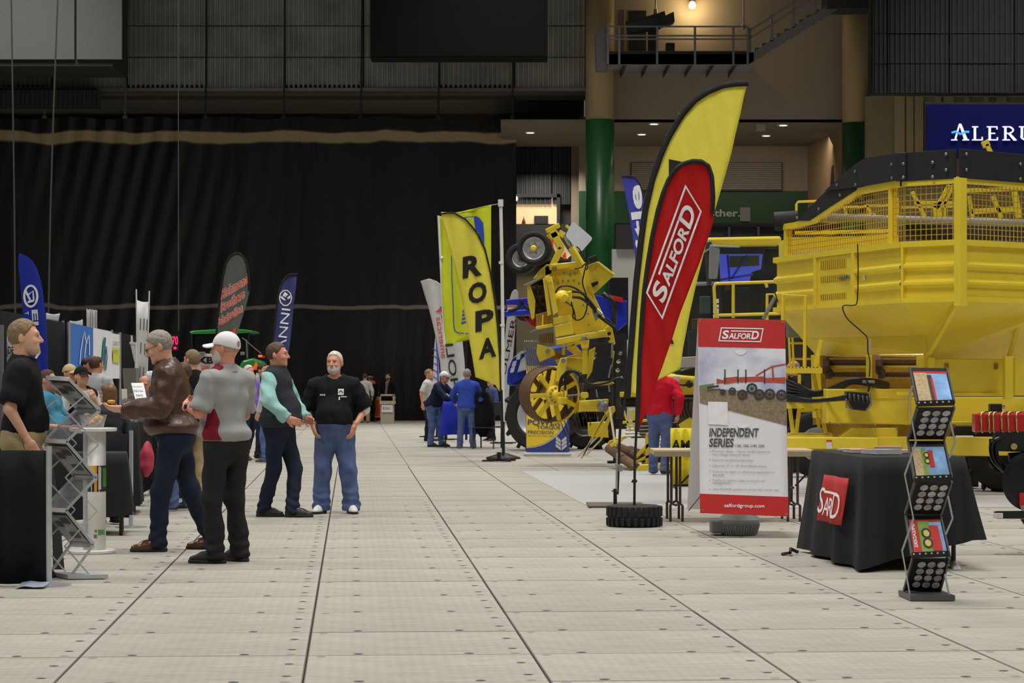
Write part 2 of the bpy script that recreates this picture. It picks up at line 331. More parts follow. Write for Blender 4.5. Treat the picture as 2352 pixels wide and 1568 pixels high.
# narrow bay between curtain and first column
sl_ = thing('spot_lamp', P(1183, 456, 93.2), 'small bright round lamp at the corner of the lit window', 'lamp'); mb = MB(); mb.lathe(P(1183, 456, 93.2), [(.03, -.1), (.09, -.06), (.1, 0), (.06, .08)], 12, axis=(0, -1, 0)); mb.build('lens', M('cool_lens', (255, 255, 235), emit=9), sl_)
ws = struct('wall_side')
YS = 94.0
panels(ws, [1150, 1268, 1312], [318, 398, 470], YS - .4, CORRD)
mb = MB(); mb.bb(P(1130, 700, YS), (XW(1330, YS), YS + .3, 12)); mb.build('bay_wall', M('bay_dark_wall', (58, 56, 53), .8), ws)
mb = MB(); mb.bb((XW(1100, YS), YS - .06, 0), (XW(1360, YS), YS + .2, ZW(612, YS))); mb.build('bay_lower_wall', M('bay_olive_wall', (118, 110, 88), .85), ws)
mb = MB(); mb.bb(P(1312, 700, YS - .5), P(1350, 300, YS)); mb.build('bay_pier', BEIGE, ws)
wn = struct('window_1')
mb = MB(); mb.bb(P(1170, 515, YS - .3), P(1279, 453, YS - .2)); mb.build('lit_room', M('lit_room', (208, 172, 130), .9, emit=.62, var=.1, scale=.6), wn)
mb = MB(); mb.bb(P(1279, 520, YS - .6), P(1286, 446, YS - .2)); mb.bb(P(1160, 453, YS - .6), P(1286, 447, YS - .2)); mb.bb(P(1150, 600, YS - .5), P(1310, 515, YS - .25)); mb.build('window_frame', M('window_frame_dark', (30, 29, 28), .7), wn)
mb = MB(); mb.bb(P(1227, 516, YS - .5), P(1259, 496, YS - .35)); mb.build('equipment_box', BLK, wn); mb = MB(); mb.lathe(P(1203, 515, YS - .4), [(.07, 0), (.07, .1), (.02, .22), (.005, .3)], 8); mb.build('small_bottle', M('dark_red', (90, 20, 20)), wn)
area('bay_fill_light', (XW(1690, 88.5), 88.4, 10.1), 7, .8, 90, (1, .9, .76), 150, (28, 0, 0)); area('bay_fill_light', (XW(1250, 91.5), 91.2, 9.6), 1.2, 2.2, 260, (1, .93, .82), 160)  # two unseen fill lights added to brighten the dark bay walls
# ---------------------------------------------------------------- beige bay with columns
bay = struct('wall_right')
zc = ZW(281, YW)
mb = MB(); mb.bb((XW(1345, YW), YW, zc), (XW(2005, YW), YW + .4, ZW(-240, YW))); mb.build('upper_wall', BEIGE, bay)
mb = MB(); mb.bb((XW(1150, YW), YW, zc), (XW(2005, YW), 92.6, zc + .1)); mb.build('soffit', M('soffit_brown', (120, 108, 92), .9), bay)
YI = 92.5
mb = MB(); mb.bb(P(1330, 442, YI), P(2010, 270, YI + .3)); mb.build('inner_wall', BEIGE, bay)
mb = MB(); mb.bb(P(1330, 640, YI - .02), P(2010, 440, YI + .3)); mb.build('green_band', GREEN, bay)
rw = MB(); rw.add([P(1858, 640, YI), P(1858, 300, YI), P(1945, 280, 86), P(1945, 700, 86)], [(0, 1, 2, 3)]); rw.build('return_wall', M('tan_return_wall', (150, 124, 88), .8), bay, solid=.1)
mb = MB(); mb.prism([P(1912, 380, 88), P(1940, 365, 87), P(1940, 440, 87), P(1908, 440, 88)], (0, .3, 0)); mb.build('wall_speaker', M('speaker_dark', (44, 40, 38), .7), bay)
vt = struct('trim_2')
def louvre(x0, x1):
    for k in range(14):
        y = 376 + k * 4.4; mb = MB(); a, b = P(x0, y, YI - .12), P(x1, y, YI - .12); mb.bar(a, b, .02, .055, up=(0, .6, .8)); mb.build('slat', M('louvre_grey', (150, 143, 132), .6), vt)
    mb = MB(); mb.bb(P(x0 - 2, 439, YI - .1), P(x1 + 2, 373, YI - .03)); mb.build('louvre_back', M('louvre_back', (64, 58, 52), .8), vt)
louvre(1451, 1545); louvre(1650, 1795)
mb = MB(); sf = lambda x, y: P(x, y, YI - .06); textpx(mb, 'another.', 1648, 489, 104, 17, 0, sf, .02); mb.build('lettering', M('pale_lettering', (170, 172, 165), .7), bay)
mb = MB(); mb.bb(P(1700, 508, YI - .08), P(1723, 476, YI - .03)); mb.build('small_notice', M('notice_grey', (120, 118, 115), .7), bay)
# concourse railing
rl = thing('balustrade', P(1650, 570, 86), 'dark metal railing along the raised concourse under the green wall', 'railing')
mb = MB(); mb.bb(P(1405, 520, 86), P(1960, 513, 86.2)); mb.build('top_rail', BLKM, rl)
for x in (1420, 1500, 1672, 1739, 1806, 1870, 1935): mb = MB(); mb.bb(P(x, 585, 86), P(x + 5, 518, 86.1)); mb.build('post', M('rail_post_grey', (58, 56, 56), .6), rl)
mb = MB(); mb.bb(P(1405, 600, 86.1), P(1960, 520, 86.15)); mb.build('infill', M('rail_infill', (24, 23, 25), .7), rl)
mb = MB(); mb.bb((XW(1330, 86), 86, 0), (XW(2010, 86), 86.4, ZW(572, 86))); mb.build('concourse_front', M('concourse_dark', (66, 63, 58), .8), bay)
# columns
for x0, x1, yg, tp in ((1345, 1411, 276, YW - 1.), (1934, 1998, 283, YW - 1.)):
    c = struct('trim_3' if x0 < 1500 else 'trim_4'); r = (x1 - x0) / 2 / FX * tp; cx = XW((x0 + x1) / 2, tp)
    mb = MB(); mb.lathe((cx, tp, 0), [(r, 0), (r, ZW(yg, tp))], 36); mb.build('column_green', M('column_green', (28, 80, 38), .34), c, smooth=False)
    mb = MB(); mb.lathe((cx, tp, 0), [(r * .985, ZW(yg, tp)), (r * .985, 16)], 36); mb.build('column_tan', TAN, c)
for o in bpy.data.objects:
    if o.name.startswith('column_'): o.data.polygons.foreach_set('use_smooth', [len(p.vertices) == 4 for p in o.data.polygons])
# recessed downlights, a real spot under each
DL = M('downlight_lens', (255, 246, 220), emit=9.)
for k, (x, y) in enumerate(((1218, 303), (1502, 283), (1474, 307), (1799, 286), (1760, 310))):
    Yd = (zc - CAMH) * FX / (HY - y); c = P(x, y, Yd); d = thing('downlight', c, ('lone downlight beside the curtain edge, before the first green column', 'rear downlight beside the first green column, behind the tall yellow flag', 'front downlight beside the first green column, nearer the tall yellow flag', 'upper downlight right of the pale box sign on the soffit', 'lower downlight just below the pale box sign on the soffit')[k], 'light', 'downlights in the soffit of the beige bay')
    mb = MB(); mb.lathe((c.x, c.y, zc - .03), [(.13, 0), (.13, .03)], 14); mb.build('lens', DL, d); mb = MB(); mb.lathe((c.x, c.y, zc - .04), [(.14, 0), (.19, 0), (.19, .04)], 14, closed=False); mb.build('ring', WHITE, d)
    ld = bpy.data.lights.new('downlight_beam', 'SPOT'); ld.energy = 420; ld.spot_size = math.radians(105); ld.spot_blend = .6; ld.color = (1, .88, .7); ld.shadow_soft_size = .1
    lo = bpy.data.objects.new('downlight_beam', ld); lo.location = (0, 0, -.1); link(lo, d)
mb = MB(); mb.bb(P(1737, 300, 84.6), P(1757, 285, 84.8)); mb.bb(P(1745, 286, 84.65), (P(1749, 286, 84.75).x, 84.75, zc)); o = mb.build('exit_sign', M('sign_grey', (150, 148, 142), .6)); tag(o, 'small pale box sign hanging from the soffit of the beige bay', 'sign')
# wall lamp
lp = thing('wall_lamp', P(1590, 11, 83.7), 'glowing warm wall lamp high on the beige wall', 'lamp')
mb = MB(); mb.lathe(P(1590, 12, 83.6), [(.02, -.12), (.1, -.09), (.12, 0), (.08, .1), (.03, .13)], 12); mb.build('bulb', M('warm_bulb', (255, 214, 140), emit=30), lp, smooth=True)
mb = MB(); mb.bb(P(1586, 4, 83.6), P(1595, -12, 84)); mb.build('bracket', BLKM, lp)
ld = bpy.data.lights.new('lamp_glow', 'POINT'); ld.energy = 90; ld.color = (1, .78, .42); ld.shadow_soft_size = .15; lo = bpy.data.objects.new('lamp_glow', ld); lo.location = (0, -.35, -.1); link(lo, lp)
# catwalk with railing, stair, follow spot
GR = M('catwalk_grey_steel', (104, 102, 104), .6, .2); YC = 81.5
cw = thing('catwalk', P(1540, 148, YC), 'grey steel catwalk with railings high on the beige wall', 'catwalk')
mb = MB(); mb.bb(P(1395, 147, YC), P(1715, 118, YC + .1)); mb.bb(P(1395, 147, YC), P(1715, 143, YW)); mb.build('deck_beam', M('catwalk_fascia', (120, 118, 122), .6), cw)
mb = MB(); mb.bb(P(1395, 124, YC - .05), P(1715, 119, YC + .12)); mb.build('deck_edge', BLKM, cw)
mb = MB(); mb.prism([P(1370, 160, YC - .3), P(1368, 75, YC - .3), P(1392, 58, YC), P(1396, 160, YC)], (0, .8, 0)); mb.build('end_guard', GR, cw)
for x in (1396, 1422, 1509, 1596, 1684, 1717): mb = MB(); mb.bb(P(x - 2, 147, YC - .1), P(x + 2.5, 60, YC)); mb.build('post', GR, cw)
for y in (61, 82, 90): mb = MB(); mb.bar(P(1388, y, YC), P(1717, y, YC), .05); mb.build('rail', GR, cw)
for x in (1436, 1486, 1537, 1588, 1638, 1690): mb = MB(); mb.prism([P(x - 6, 147, YC + .3), P(x + 5, 147, YC + .3), P(x - 6, 163, YC + .3)], (0, 2, 0)); mb.build('bracket', M('bracket_dark', (60, 54, 46), .7), cw)
st = thing('steel_stair', P(1720, 140, YC), 'grey steel stair climbing from the catwalk to the roof', 'stair')
mb = MB(); mb.prism([P(1716, 128, YC), P(1716, 150, YC), P(1945, 8, YC), P(1945, -16, YC)], (0, .1, 0)); mb.build('stringer', GR, st)
for d in (40, 58): mb = MB(); mb.bar(P(1722, 128 - d, YC), P(1945, -14 - d, YC), .06); mb.build('rail', GR, st)
for k in range(5): x = 1722 + k * 50; y = 127 - k * 32; mb = MB(); mb.bb(P(x - 2, y, YC), P(x + 3, y - 62, YC + .1)); mb.build('post', GR, st)
for k in range(13): x = 1724 + k * 17; y = 130 - k * 10.7; mb = MB(); mb.bb(P(x - 8, y + 2, YC + .1), P(x + 10, y, YC + 1.2)); mb.build('tread', GR, st)
mb = MB(); mb.bb(P(1900, 18, YC - .3), P(1990, -30, YC + 1.2)); mb.build('landing', M('landing_dark', (34, 32, 30), .8), st)
ds = struct('door_1'); mb = MB(); mb.bb(P(1444, 116, YW - .08), P(1484, 25, YW + .02)); mb.build('door_leaf', M('door_black', (14, 13, 12), .6), ds); mb = MB(); mb.bb(P(1433, 118, YW - .06), P(1444, 22, YW)); mb.build('door_frame', TAN, ds)
fs = thing('follow_spot', P(1490, 120, 82), 'black follow spotlight tilted on a stand on the catwalk', 'spotlight')
mb = MB(); mb.tube([P(1440, 66, 82), P(1500, 52, 82), P(1512, 49, 82)], [.24, .26, .28], 14); mb.build('barrel', M('spot_black', (30, 29, 30), .6), fs)
mb = MB(); mb.prism([P(1500, 34, 81.8), P(1528, 24, 81.8), P(1532, 56, 81.8), P(1506, 64, 81.8)], (0, .6, 0)); mb.prism([P(1527, 36, 81.8), P(1548, 26, 81.8), P(1550, 50, 81.8), P(1531, 58, 81.8)], (0, .6, 0)); mb.build('lamp_house', M('spot_black', (30, 29, 30), .6), fs, bevel=.03)
mb = MB(); mb.bb(P(1489, 118, 82), P(1507, 60, 82.3)); mb.build('stand', BLKM, fs); mb = MB(); mb.bb(P(1530, 117, 82), P(1548, 102, 82.4)); mb.build('ballast_box', BLKM, fs)
for x, y1 in ((1506, 25), (1708, 60)):
    mb = MB(); mb.tube([P(x, -30, 83), P(x, y1, 83)], .03, 6); mb.lathe(P(x, y1, 83), [(.07, -.1), (.07, .05)], 8); o = mb.build('hanging_rod', M('rod_grey', (140, 134, 126), .5)); tag(o, 'thin grey rod hanging beside the follow spotlight' if x < 1600 else 'thin grey rod hanging over the foot of the steel stair', 'rod')
# dark corrugated wall and striped wall at right, with the lit name board
wr = struct('wall_far')
panels(wr, [2003, 2038, 2180, 2330, 2480], [-70, 78, 147, 215], 79.5, M('charcoal_corrugated_steel', (36, 38, 38), .75, .1, var=.1, scale=1.2, spec=.2))
mb = MB(); mb.bb(P(2000, 216, 79.8), P(2600, -240, 80.4)); mb.build('wall_core', M('dark_wall_core', (38, 37, 35), .9), wr)
mb = MB(); mb.bb((XW(1990, 82), 82, 0), (XW(2600, 82), 82.4, ZW(205, 80))); mb.build('lower_wall', M('olive_beige_wall', (128, 116, 86), .85), wr)
for x0, x1 in ((2055, 2077), (2082, 2097), (2101, 2120), (2148, 2160), (2168, 2190), (2215, 2225), (2260, 2270), (2290, 2310)): mb = MB(); mb.bb(P(x0, 420, 81.9), P(x1, 216, 82)); mb.build('wall_rib', M('olive_rib', (152, 138, 102), .8), wr)
lb = thing('led_name_board', P(2260, 350, 79), 'dark blue lit board with white letters above the yellow bunker', 'sign')
mb = MB(); mb.bb(P(2124, 362, 79), P(2560, 237, 79.3)); mb.build('board_case', BLK, lb)
mb = MB(); mb.bb(P(2127, 360, 78.97), P(2558, 240, 79)); mb.build('board_face', M('board_blue', (4, 7, 50), .8, emit=.75, var=.25, scale=.3, spec=.1), lb)
def poly_letters(mb, polys, surf, th):
    for pl in polys: mb.prism([surf(x, y) for x, y in pl], th)
def serif_word(mb, surf):
    A = lambda pts: mb.prism([surf(x, y) for x, y in pts], (0, .05, 0))
    def stem(x, w_, y0, y1): A([(x, y0), (x + w_, y0), (x + w_, y1), (x, y1)])
    def ser(x0, x1, y): A([(x0, y - 1.2), (x1, y - 1.2), (x1, y + 1.2), (x0, y + 1.2)])
    A([(2192, 321), (2203, 284), (2206, 284), (2196, 321)]); A([(2203, 284), (2208, 284), (2223, 321), (2215, 321)]); ser(2185, 2199, 321); ser(2211, 2226, 321)
    stem(2237, 5, 291, 322); ser(2233, 2247, 291); ser(2233, 2258, 321); stem(2255, 2.5, 314, 321)
    stem(2271, 5, 291, 322); ser(2267, 2291, 291); ser(2271, 2286, 306); ser(2267, 2292, 321); stem(2289, 2.5, 291, 297); stem(2290, 2.5, 315, 321)
    stem(2307, 5, 291, 322); ser(2303, 2320, 321); ser(2303, 2322, 291)
    n = 10; arc = lambda r0: [(2320 + r0 * math.cos(a), 298.5 + r0 * .85 * math.sin(a)) for a in [(-math.pi / 2 + math.pi * k / n) for k in range(n + 1)]]
    o, i = arc(9), arc(5.5); [A([o[k], o[k + 1], i[k + 1], i[k]]) for k in range(n)]; ser(2312, 2321, 306); A([(2315, 306), (2321, 306), (2336, 322), (2329, 323)])
    stem(2345, 5, 291, 314); ser(2341, 2354, 291); stem(2366, 3, 291, 314); ser(2361, 2373, 291)
    ar2 = [(2356 + 12 * math.cos(a), 312 + 10 * math.sin(a)) for a in [math.pi - math.pi * k / n for k in range(n + 1)]]; ar3 = [(2356 + 8 * math.cos(a), 312 + 6.5 * math.sin(a)) for a in [math.pi - math.pi * k / n for k in range(n + 1)]]
    [A([ar2[k], ar2[k + 1], ar3[k + 1], ar3[k]]) for k in range(n)]
sf = lambda x, y: P(x, y, 78.9)
mb = MB(); serif_word(mb, sf); textpx(mb, 'S', 2398, 306, 22, 31, 0, sf, .01); mb.build('lettering', M('board_white', (205, 208, 255), emit=1.0), lb)
mb = MB(); mb.tube([sf(2186, 305), sf(2195, 302), sf(2206, 308), sf(2216, 303), sf(2226, 303)], .035, 6); mb.build('emblem_swash', M('board_cyan', (60, 140, 215), emit=.9), lb)
# ================================================================= people, modelled as distance fields and meshed with surface nets
EYE3 = np.eye(3)
def Rz(a): c, s = math.cos(math.radians(a)), math.sin(math.radians(a)); return np.array([[c, -s, 0], [s, c, 0], [0, 0, 1.]])
def Rx(a): c, s = math.cos(math.radians(a)), math.sin(math.radians(a)); return np.array([[1., 0, 0], [0, c, -s], [0, s, c]])
def Ry(a): c, s = math.cos(math.radians(a)), math.sin(math.radians(a)); return np.array([[c, 0, s], [0, 1., 0], [-s, 0, c]])
A3 = lambda *v: np.array(v, dtype=np.float32)
def d_cone(p, a, b, ra, rb):
    a, b = A3(*a), A3(*b); ba = b - a; pa = p - a; h = np.clip((pa @ ba) / max(1e-9, float(ba @ ba)), 0, 1)
    return np.sqrt(((pa - h[:, None] * ba) ** 2).sum(1)) - (ra + (rb - ra) * h)
def d_ell(p, c, r, R=None):
    q = p - A3(*c)
    if R is not None: q = q @ R.astype(np.float32)
    r = A3(*r); k0 = np.sqrt(((q / r) ** 2).sum(1)); k1 = np.sqrt(((q / (r * r)) ** 2).sum(1)); return k0 * (k0 - 1) / np.maximum(k1, 1e-6)
def d_box(p, c, h, rd, R=None):
    q = p - A3(*c)
    if R is not None: q = q @ R.astype(np.float32)
    q = np.abs(q) - (A3(*h) - rd); return np.sqrt((np.maximum(q, 0) ** 2).sum(1)) + np.minimum(q.max(1), 0) - rd
def smin(a, b, k):
    if k <= 0: return np.minimum(a, b)
    h = np.clip(.5 + .5 * (b - a) / k, 0, 1); return b * (1 - h) + a * h - k * h * (1 - h)
def smax(a, b, k): return -smin(-a, -b, k)
def nets(fn, lo, hi, h):
    lo, hi = A3(*lo), A3(*hi); n = np.maximum(4, np.ceil((hi - lo) / h).astype(int) + 1)
    ax = [lo[i] + h * np.arange(n[i], dtype=np.float32) for i in range(3)]
    gx = np.stack(np.meshgrid(*ax, indexing='ij'), -1).reshape(-1, 3); f = fn(gx).reshape(n).astype(np.float32)
    f[0] = f[-1] = np.abs(f[0]).clip(1e-3); f[:, 0] = np.abs(f[:, 0]).clip(1e-3); f[:, -1] = np.abs(f[:, -1]).clip(1e-3); f[:, :, 0] = np.abs(f[:, :, 0]).clip(1e-3); f[:, :, -1] = np.abs(f[:, :, -1]).clip(1e-3); f[-1] = np.abs(f[-1]).clip(1e-3)
    m = n - 1; acc = np.zeros((*m, 3), np.float32); cnt = np.zeros(m, np.float32)
    cr = [(i, j, k) for i in (0, 1) for j in (0, 1) for k in (0, 1)]
    sub = lambda c: f[c[0]:c[0] + m[0], c[1]:c[1] + m[1], c[2]:c[2] + m[2]]
    for a in cr:
        for d in range(3):
            if a[d]: continue
            b = list(a); b[d] = 1; fa, fb = sub(a), sub(b); x = (fa < 0) != (fb < 0); t = np.where(x, fa / np.where(x, fa - fb, 1), 0)
            pt = np.zeros((*m, 3), np.float32)
            for e in range(3): pt[..., e] = a[e]
            pt[..., d] += t; acc += pt * x[..., None]; cnt += x
    ok = cnt > 0; idx = -np.ones(m, int); idx[ok] = np.arange(ok.sum())
    ii = np.argwhere(ok); vs = lo + h * (ii + acc[ok] / cnt[ok][:, None]); quads = []
    for d in range(3):
        e, g_ = [(1, 2), (2, 0), (0, 1)][d]; sl0 = [slice(1, n[i] - 1) for i in range(3)]; sl0[d] = slice(0, m[d]); sl1 = list(sl0); sl1[d] = slice(1, n[d])
        fa, fb = f[tuple(sl0)], f[tuple(sl1)]; x = (fa < 0) != (fb < 0); pos = np.argwhere(x); flip = (fa < 0)[x]
        off = [1, 1, 1]; off[d] = 0; pos = pos + off
        def at(de, dg): q = pos.copy(); q[:, e] -= de; q[:, g_] -= dg; return idx[q[:, 0], q[:, 1], q[:, 2]]
        qd = np.stack([at(1, 1), at(0, 1), at(0, 0), at(1, 0)], 1); qd[~flip] = qd[~flip][:, ::-1]; quads.append(qd)
    q = np.concatenate(quads); return vs, q[(q >= 0).all(1)]
def np_mesh(name, parts, mats, mi=None):
    V_ = np.concatenate([p[0] for p in parts]); o = 0; F_ = []; MI = []
    for k, p in enumerate(parts): F_.append(p[1] + o); o += len(p[0]); MI += [mi[k] if mi else 0] * len(p[1])
    F_ = np.concatenate(F_); me = bpy.data.meshes.new(name); me.vertices.add(len(V_)); me.vertices.foreach_set('co', V_.astype(np.float32).ravel())
    me.loops.add(F_.size); me.loops.foreach_set('vertex_index', F_.ravel().astype(np.int32)); me.polygons.add(len(F_))
    me.polygons.foreach_set('loop_start', np.arange(0, F_.size, 4, dtype=np.int32)); me.polygons.foreach_set('loop_total', np.full(len(F_), 4, np.int32))
    me.polygons.foreach_set('use_smooth', np.ones(len(F_), bool)); me.polygons.foreach_set('material_index', np.array(MI, np.int32))
    for m in mats: me.materials.append(m)
    me.update(); me.validate(); return me
SKIN = M('skin', (222, 168, 138), .5, var=.05, scale=22); SKINR = M('skin_ruddy', (214, 148, 120), .5, var=.06, scale=22)
EYEW = M('eye_white', (196, 182, 170), .4); EYED = M('eye_dark', (40, 32, 28), .2); LIP = M('lip', (176, 100, 90), .5)
def cloth(name, col, rough=.85, var=.08, bump=.25, **k): return M(name, col, rough, var=var, scale=9, bump=bump, bscale=120, spec=.25, **k)
JEAN = cloth('blue_denim', (90, 106, 148), var=.22); JEAND = cloth('dark_denim', (32, 38, 56), var=.25); BLKC = cloth('black_cloth', (20, 20, 22)); KHAKI = cloth('khaki_cloth', (168, 150, 112)); BLKJ = cloth('black_denim', (38, 36, 36), var=.15)
def fold(p, amp, ph, fr=1.):
    x, y, z = p[:, 0], p[:, 1], p[:, 2]
    return amp * (np.sin(fr * (34 * z + 11 * x + 3 * np.sin(9 * y + ph)) + ph) * np.sin(fr * (13 * x - 9 * z + 8 * y) + 2 * ph) + .6 * np.sin(fr * (19 * z - 16 * y + 5 * np.sin(14 * x)) + 1.7 * ph))
def person(label, px, Y, H=1.76, yaw=0, feet=((-.11, 0, -12), (.11, 0, 12)), hipz=.945, hipxy=(0, 0), lean=0, side=0, tyaw=0, hyaw=0, hpitch=0,
           armR=None, armL=None, fat=1., belly=.0, det=1., top=None, vest=None, pants=None, shoe=BLK, sole=None, hair=None, hairlen=0, bald=0., beard=None, cap=None, capb=None, capyaw=None,
           skin=None, collar=None, belt=None, belowfloor=0, group=None, glasses=None, hands=True, kneeR=None, kneeL=None, under=None, z0=0., name='person', shoes=True, legs=True):
    s = H / 1.78; skin = skin or SKIN; root = thing(name, (XW(px, Y), Y, z0), label, 'person', group); root.rotation_euler = (0, 0, math.radians(yaw)); root.scale = (s, s, s)
    ph = (px * .37) % 6.28
    hip = A3(hipxy[0], hipxy[1], hipz); Rp = Rz(tyaw * .4); Rc = Rz(tyaw) @ Ry(side) @ Rx(lean); Rh = Rz(hyaw) @ Rx(hpitch)
    C = lambda *v: hip + (Rc @ np.array(v)).astype(np.float32)
    nb = C(0, .012, .535); hc = nb + (Rc @ np.array((0, -.012, .06))).astype(np.float32) + (Rh @ np.array((0, -.012, .115))).astype(np.float32)
    Hd = lambda *v: hc + (Rh @ np.array(v)).astype(np.float32)
    shR, shL = C(-.185 * fat ** .5, .012, .465), C(.185 * fat ** .5, .012, .465)
    def arm(a, sx):
        if a is None: a = ((sx * .265 * fat ** .5, .03, 1.16), (sx * .275 * fat ** .5, -.05, .915))
        return A3(*a[0]), A3(*a[1]), (a[2] if len(a) > 2 else None)
    aR, aL = arm(armR, -1), arm(armL, 1)
    ft = [A3(f[0], f[1], 0) for f in feet]; hj = [hip + (Rp @ np.array((sx * .088, 0, -.03))).astype(np.float32) for sx in (-1, 1)]; kn = []
    for i in (0, 1):
        ank = ft[i] + A3(0, 0, .09); fy = Rz(feet[i][2]) @ np.array((0, -1, 0.)); k = (hj[i] * .49 + ank * .51) + (fy * .035).astype(np.float32)
        kk = (kneeR, kneeL)[i]; kn.append(A3(*kk) if kk else k)
    bw = .05 + belly
    def torso(p, inf, k=.05):
        f = d_ell(p, C(0, .005, .36), (.172 * fat ** .6 + inf, .115 * fat ** .5 + inf, .215 + inf), Rc)
        f = smin(f, d_ell(p, C(0, -bw * .42, .13), (.15 * fat + inf, .11 * fat + bw * .5 + inf, .2 + inf), Rc), k)
        f = smin(f, d_ell(p, hip + A3(0, .012, -.01), (.172 * fat ** .7 + inf, .125 * fat ** .7 + inf, .15 + inf), Rp), k)
        f = smin(f, d_cone(p, C(-.15 * fat ** .5, .012, .468), C(.15 * fat ** .5, .012, .468), .062 + inf, .062 + inf), .06)
        return smin(f, d_cone(p, C(0, .012, .46), C(0, .006, .55), .075 + inf, .058 + inf * .6), .05)
    def arms(p, inf, frac=2., which='RL'):
        f = None
        for c, a, sh in (('R', aR, shR), ('L', aL, shL)):
            if c not in which: continue
            e, wv = a[0], a[1]
            if frac >= 1:
                g = smin(d_cone(p, sh, e, .056 + inf, .043 + inf), d_cone(p, e, e + (wv - e) * min(1, frac - 1 + 1e-6), .045 + inf, (.029 if frac >= 2 else .036) + inf), .025)
                if frac < 2: g = smax(g, (p - (e + (wv - e) * (frac - 1))) @ ((wv - e) / np.linalg.norm(wv - e)), .006)
            else:
                en = sh + (e - sh) * frac; g = d_cone(p, sh, sh + (e - sh) * (frac + .2), .056 + inf, .046 + inf * 1.5); g = smax(g, (p - en) @ ((e - sh) / np.linalg.norm(e - sh)), .006)
            f = g if f is None else np.minimum(f, g)
        return f
    def legs_f(p, inf, hem=0.):
        f = None
        for i in (0, 1):
            ank = ft[i] + A3(0, .012, .09 if not hem else .055); g = smin(d_cone(p, hj[i], kn[i], .088 * fat ** .6 + inf, .056 + inf), d_cone(p, kn[i], ank, .056 + inf, .038 + inf + hem), .04)
            if not hem: g = smin(g, d_ell(p, kn[i] * .62 + ank * .38 + A3(0, .02, 0), (.05 + inf, .055 + inf, .13)), .03)
            f = g if f is None else smin(f, g, .012)
        return f
    def bbox(pts, pad): a = np.array(pts); return a.min(0) - pad, a.max(0) + pad
    # ---- body: torso, limbs, neck, head and hands in one mesh
    hv = .0125 * det; parts = []
    def fbody(p):
        f = torso(p, -.022); f = smin(f, arms(p, -.004), .02)
        if legs: f = smin(f, legs_f(p, -.012), .03)
        return f
    pts = [C(-.2, 0, .5), C(.2, 0, .5), nb + A3(0, 0, .08), hip - A3(.2, .2, .12), hip + A3(.2, .2, 0), C(0, -.2 - belly, .1), aR[0], aR[1], aL[0], aL[1]] + ([ft[0], ft[1], kn[0], kn[1]] if legs else [])
    lo, hi = bbox(pts, .1); lo[2] = max(lo[2], 0.02); parts.append(nets(fbody, lo, hi, hv * 1.15))
    def fhead(p):
        q = (p - hc) @ Rh.astype(np.float32)
        f = d_ell(q, (0, .014, .02), (.077, .1, .1)); f = smin(f, d_ell(q, (0, -.03, -.03), (.064, .064, .092)), .03)
        f = smin(f, d_ell(q, (0, -.045, -.078), (.049, .05, .036)), .025); f = smin(f, d_ell(q, (0, -.083, -.1), (.02, .018, .016)), .02)
        f = smin(f, d_cone(q, (-.034, -.083, .03), (.034, -.083, .03), .013, .013), .015)
        for sx in (-1, 1):
            f = smax(f, -d_ell(q, (sx * .031, -.106, .008), (.02, .02, .012)), .012); f = smin(f, d_ell(q, (sx * .04, -.07, -.03), (.022, .022, .022)), .02); f = smin(f, d_cone(q, (sx * .02, -.0885, .0175), (sx * .042, -.085, .0165), .0045, .0045), .006)
            f = smin(f, d_ell(q, (sx * .08, .014, -.008), (.011, .021, .034), Rz(sx * -18)), .008)
        f = smin(f, d_cone(q, (0, -.094, .014), (0, -.116, -.026), .008, .0135), .01); f = smin(f, d_cone(q, (-.012, -.1, -.03), (.012, -.1, -.03), .009, .009), .008)
        f = smin(f, d_cone(q, (-.018, -.09, -.062), (.018, -.09, -.062), .008, .008), .008); f = smax(f, -d_box(q, (0, -.106, -.0625), (.021, .012, .0016), .001), .004)
        return smin(f, d_cone(p, nb - A3(0, 0, .04), Hd(0, .02, -.06), .06 * fat ** .3, .053 * fat ** .3), .03)
    lo, hi = bbox([hc, nb], .15); parts.append(nets(fhead, lo, hi, .0048 * det))
    for c, a, sx in (('R', aR, -1), ('L', aL, 1)):
        if not hands: continue
        e, wv, hs = a; d = (wv - e) / np.linalg.norm(wv - e); spec = hs or {}
        if 'dir' in spec: d = A3(*spec['dir']); d = d / np.linalg.norm(d)
        nrm = A3(*spec.get('palm', (-sx, -.2, 0))); nrm = nrm - d * (nrm @ d); nrm /= np.linalg.norm(nrm); sd = np.cross(d, nrm) * (1 if sx > 0 else -1); cu = spec.get('curl', 24)
        segs = [];
        def bend(v, deg): t = math.radians(deg); return (v * math.cos(t) + np.cross(np.cross(v, nrm) / max(1e-6, np.linalg.norm(np.cross(v, nrm))), v) * math.sin(t)) if False else v
        for i, ln in enumerate((.074, .082, .076, .06)):
            b = wv + d * .088 + sd * (.031 - .0205 * i); t = 0.
            for q_, fr in enumerate((.45, .32, .26)):
                t += math.radians(cu); v = d * math.cos(t) + nrm * math.sin(t); e2 = b + v * ln * fr; segs.append((b, e2, .0092 - .0008 * q_, .0086 - .0008 * q_)); b = e2
        tb = wv + d * .025 + sd * .026; t1 = tb + (d * .6 + sd * .62 + nrm * .28) * .042; t2 = t1 + (d * .85 + sd * .2 + nrm * .3) * .032; segs += [(tb, t1, .014, .0115), (t1, t2, .0112, .009)]
        def fhand(p):
            Rm = np.stack([d, sd, nrm], 1); f = d_box(p, wv + d * .05, (.046, .041, .015), .014, Rm); f = smin(f, d_cone(p, wv - d * .03, wv + d * .02, .027, .026), .02)
            for sg in segs: f = smin(f, d_cone(p, *sg), .006)
            return f
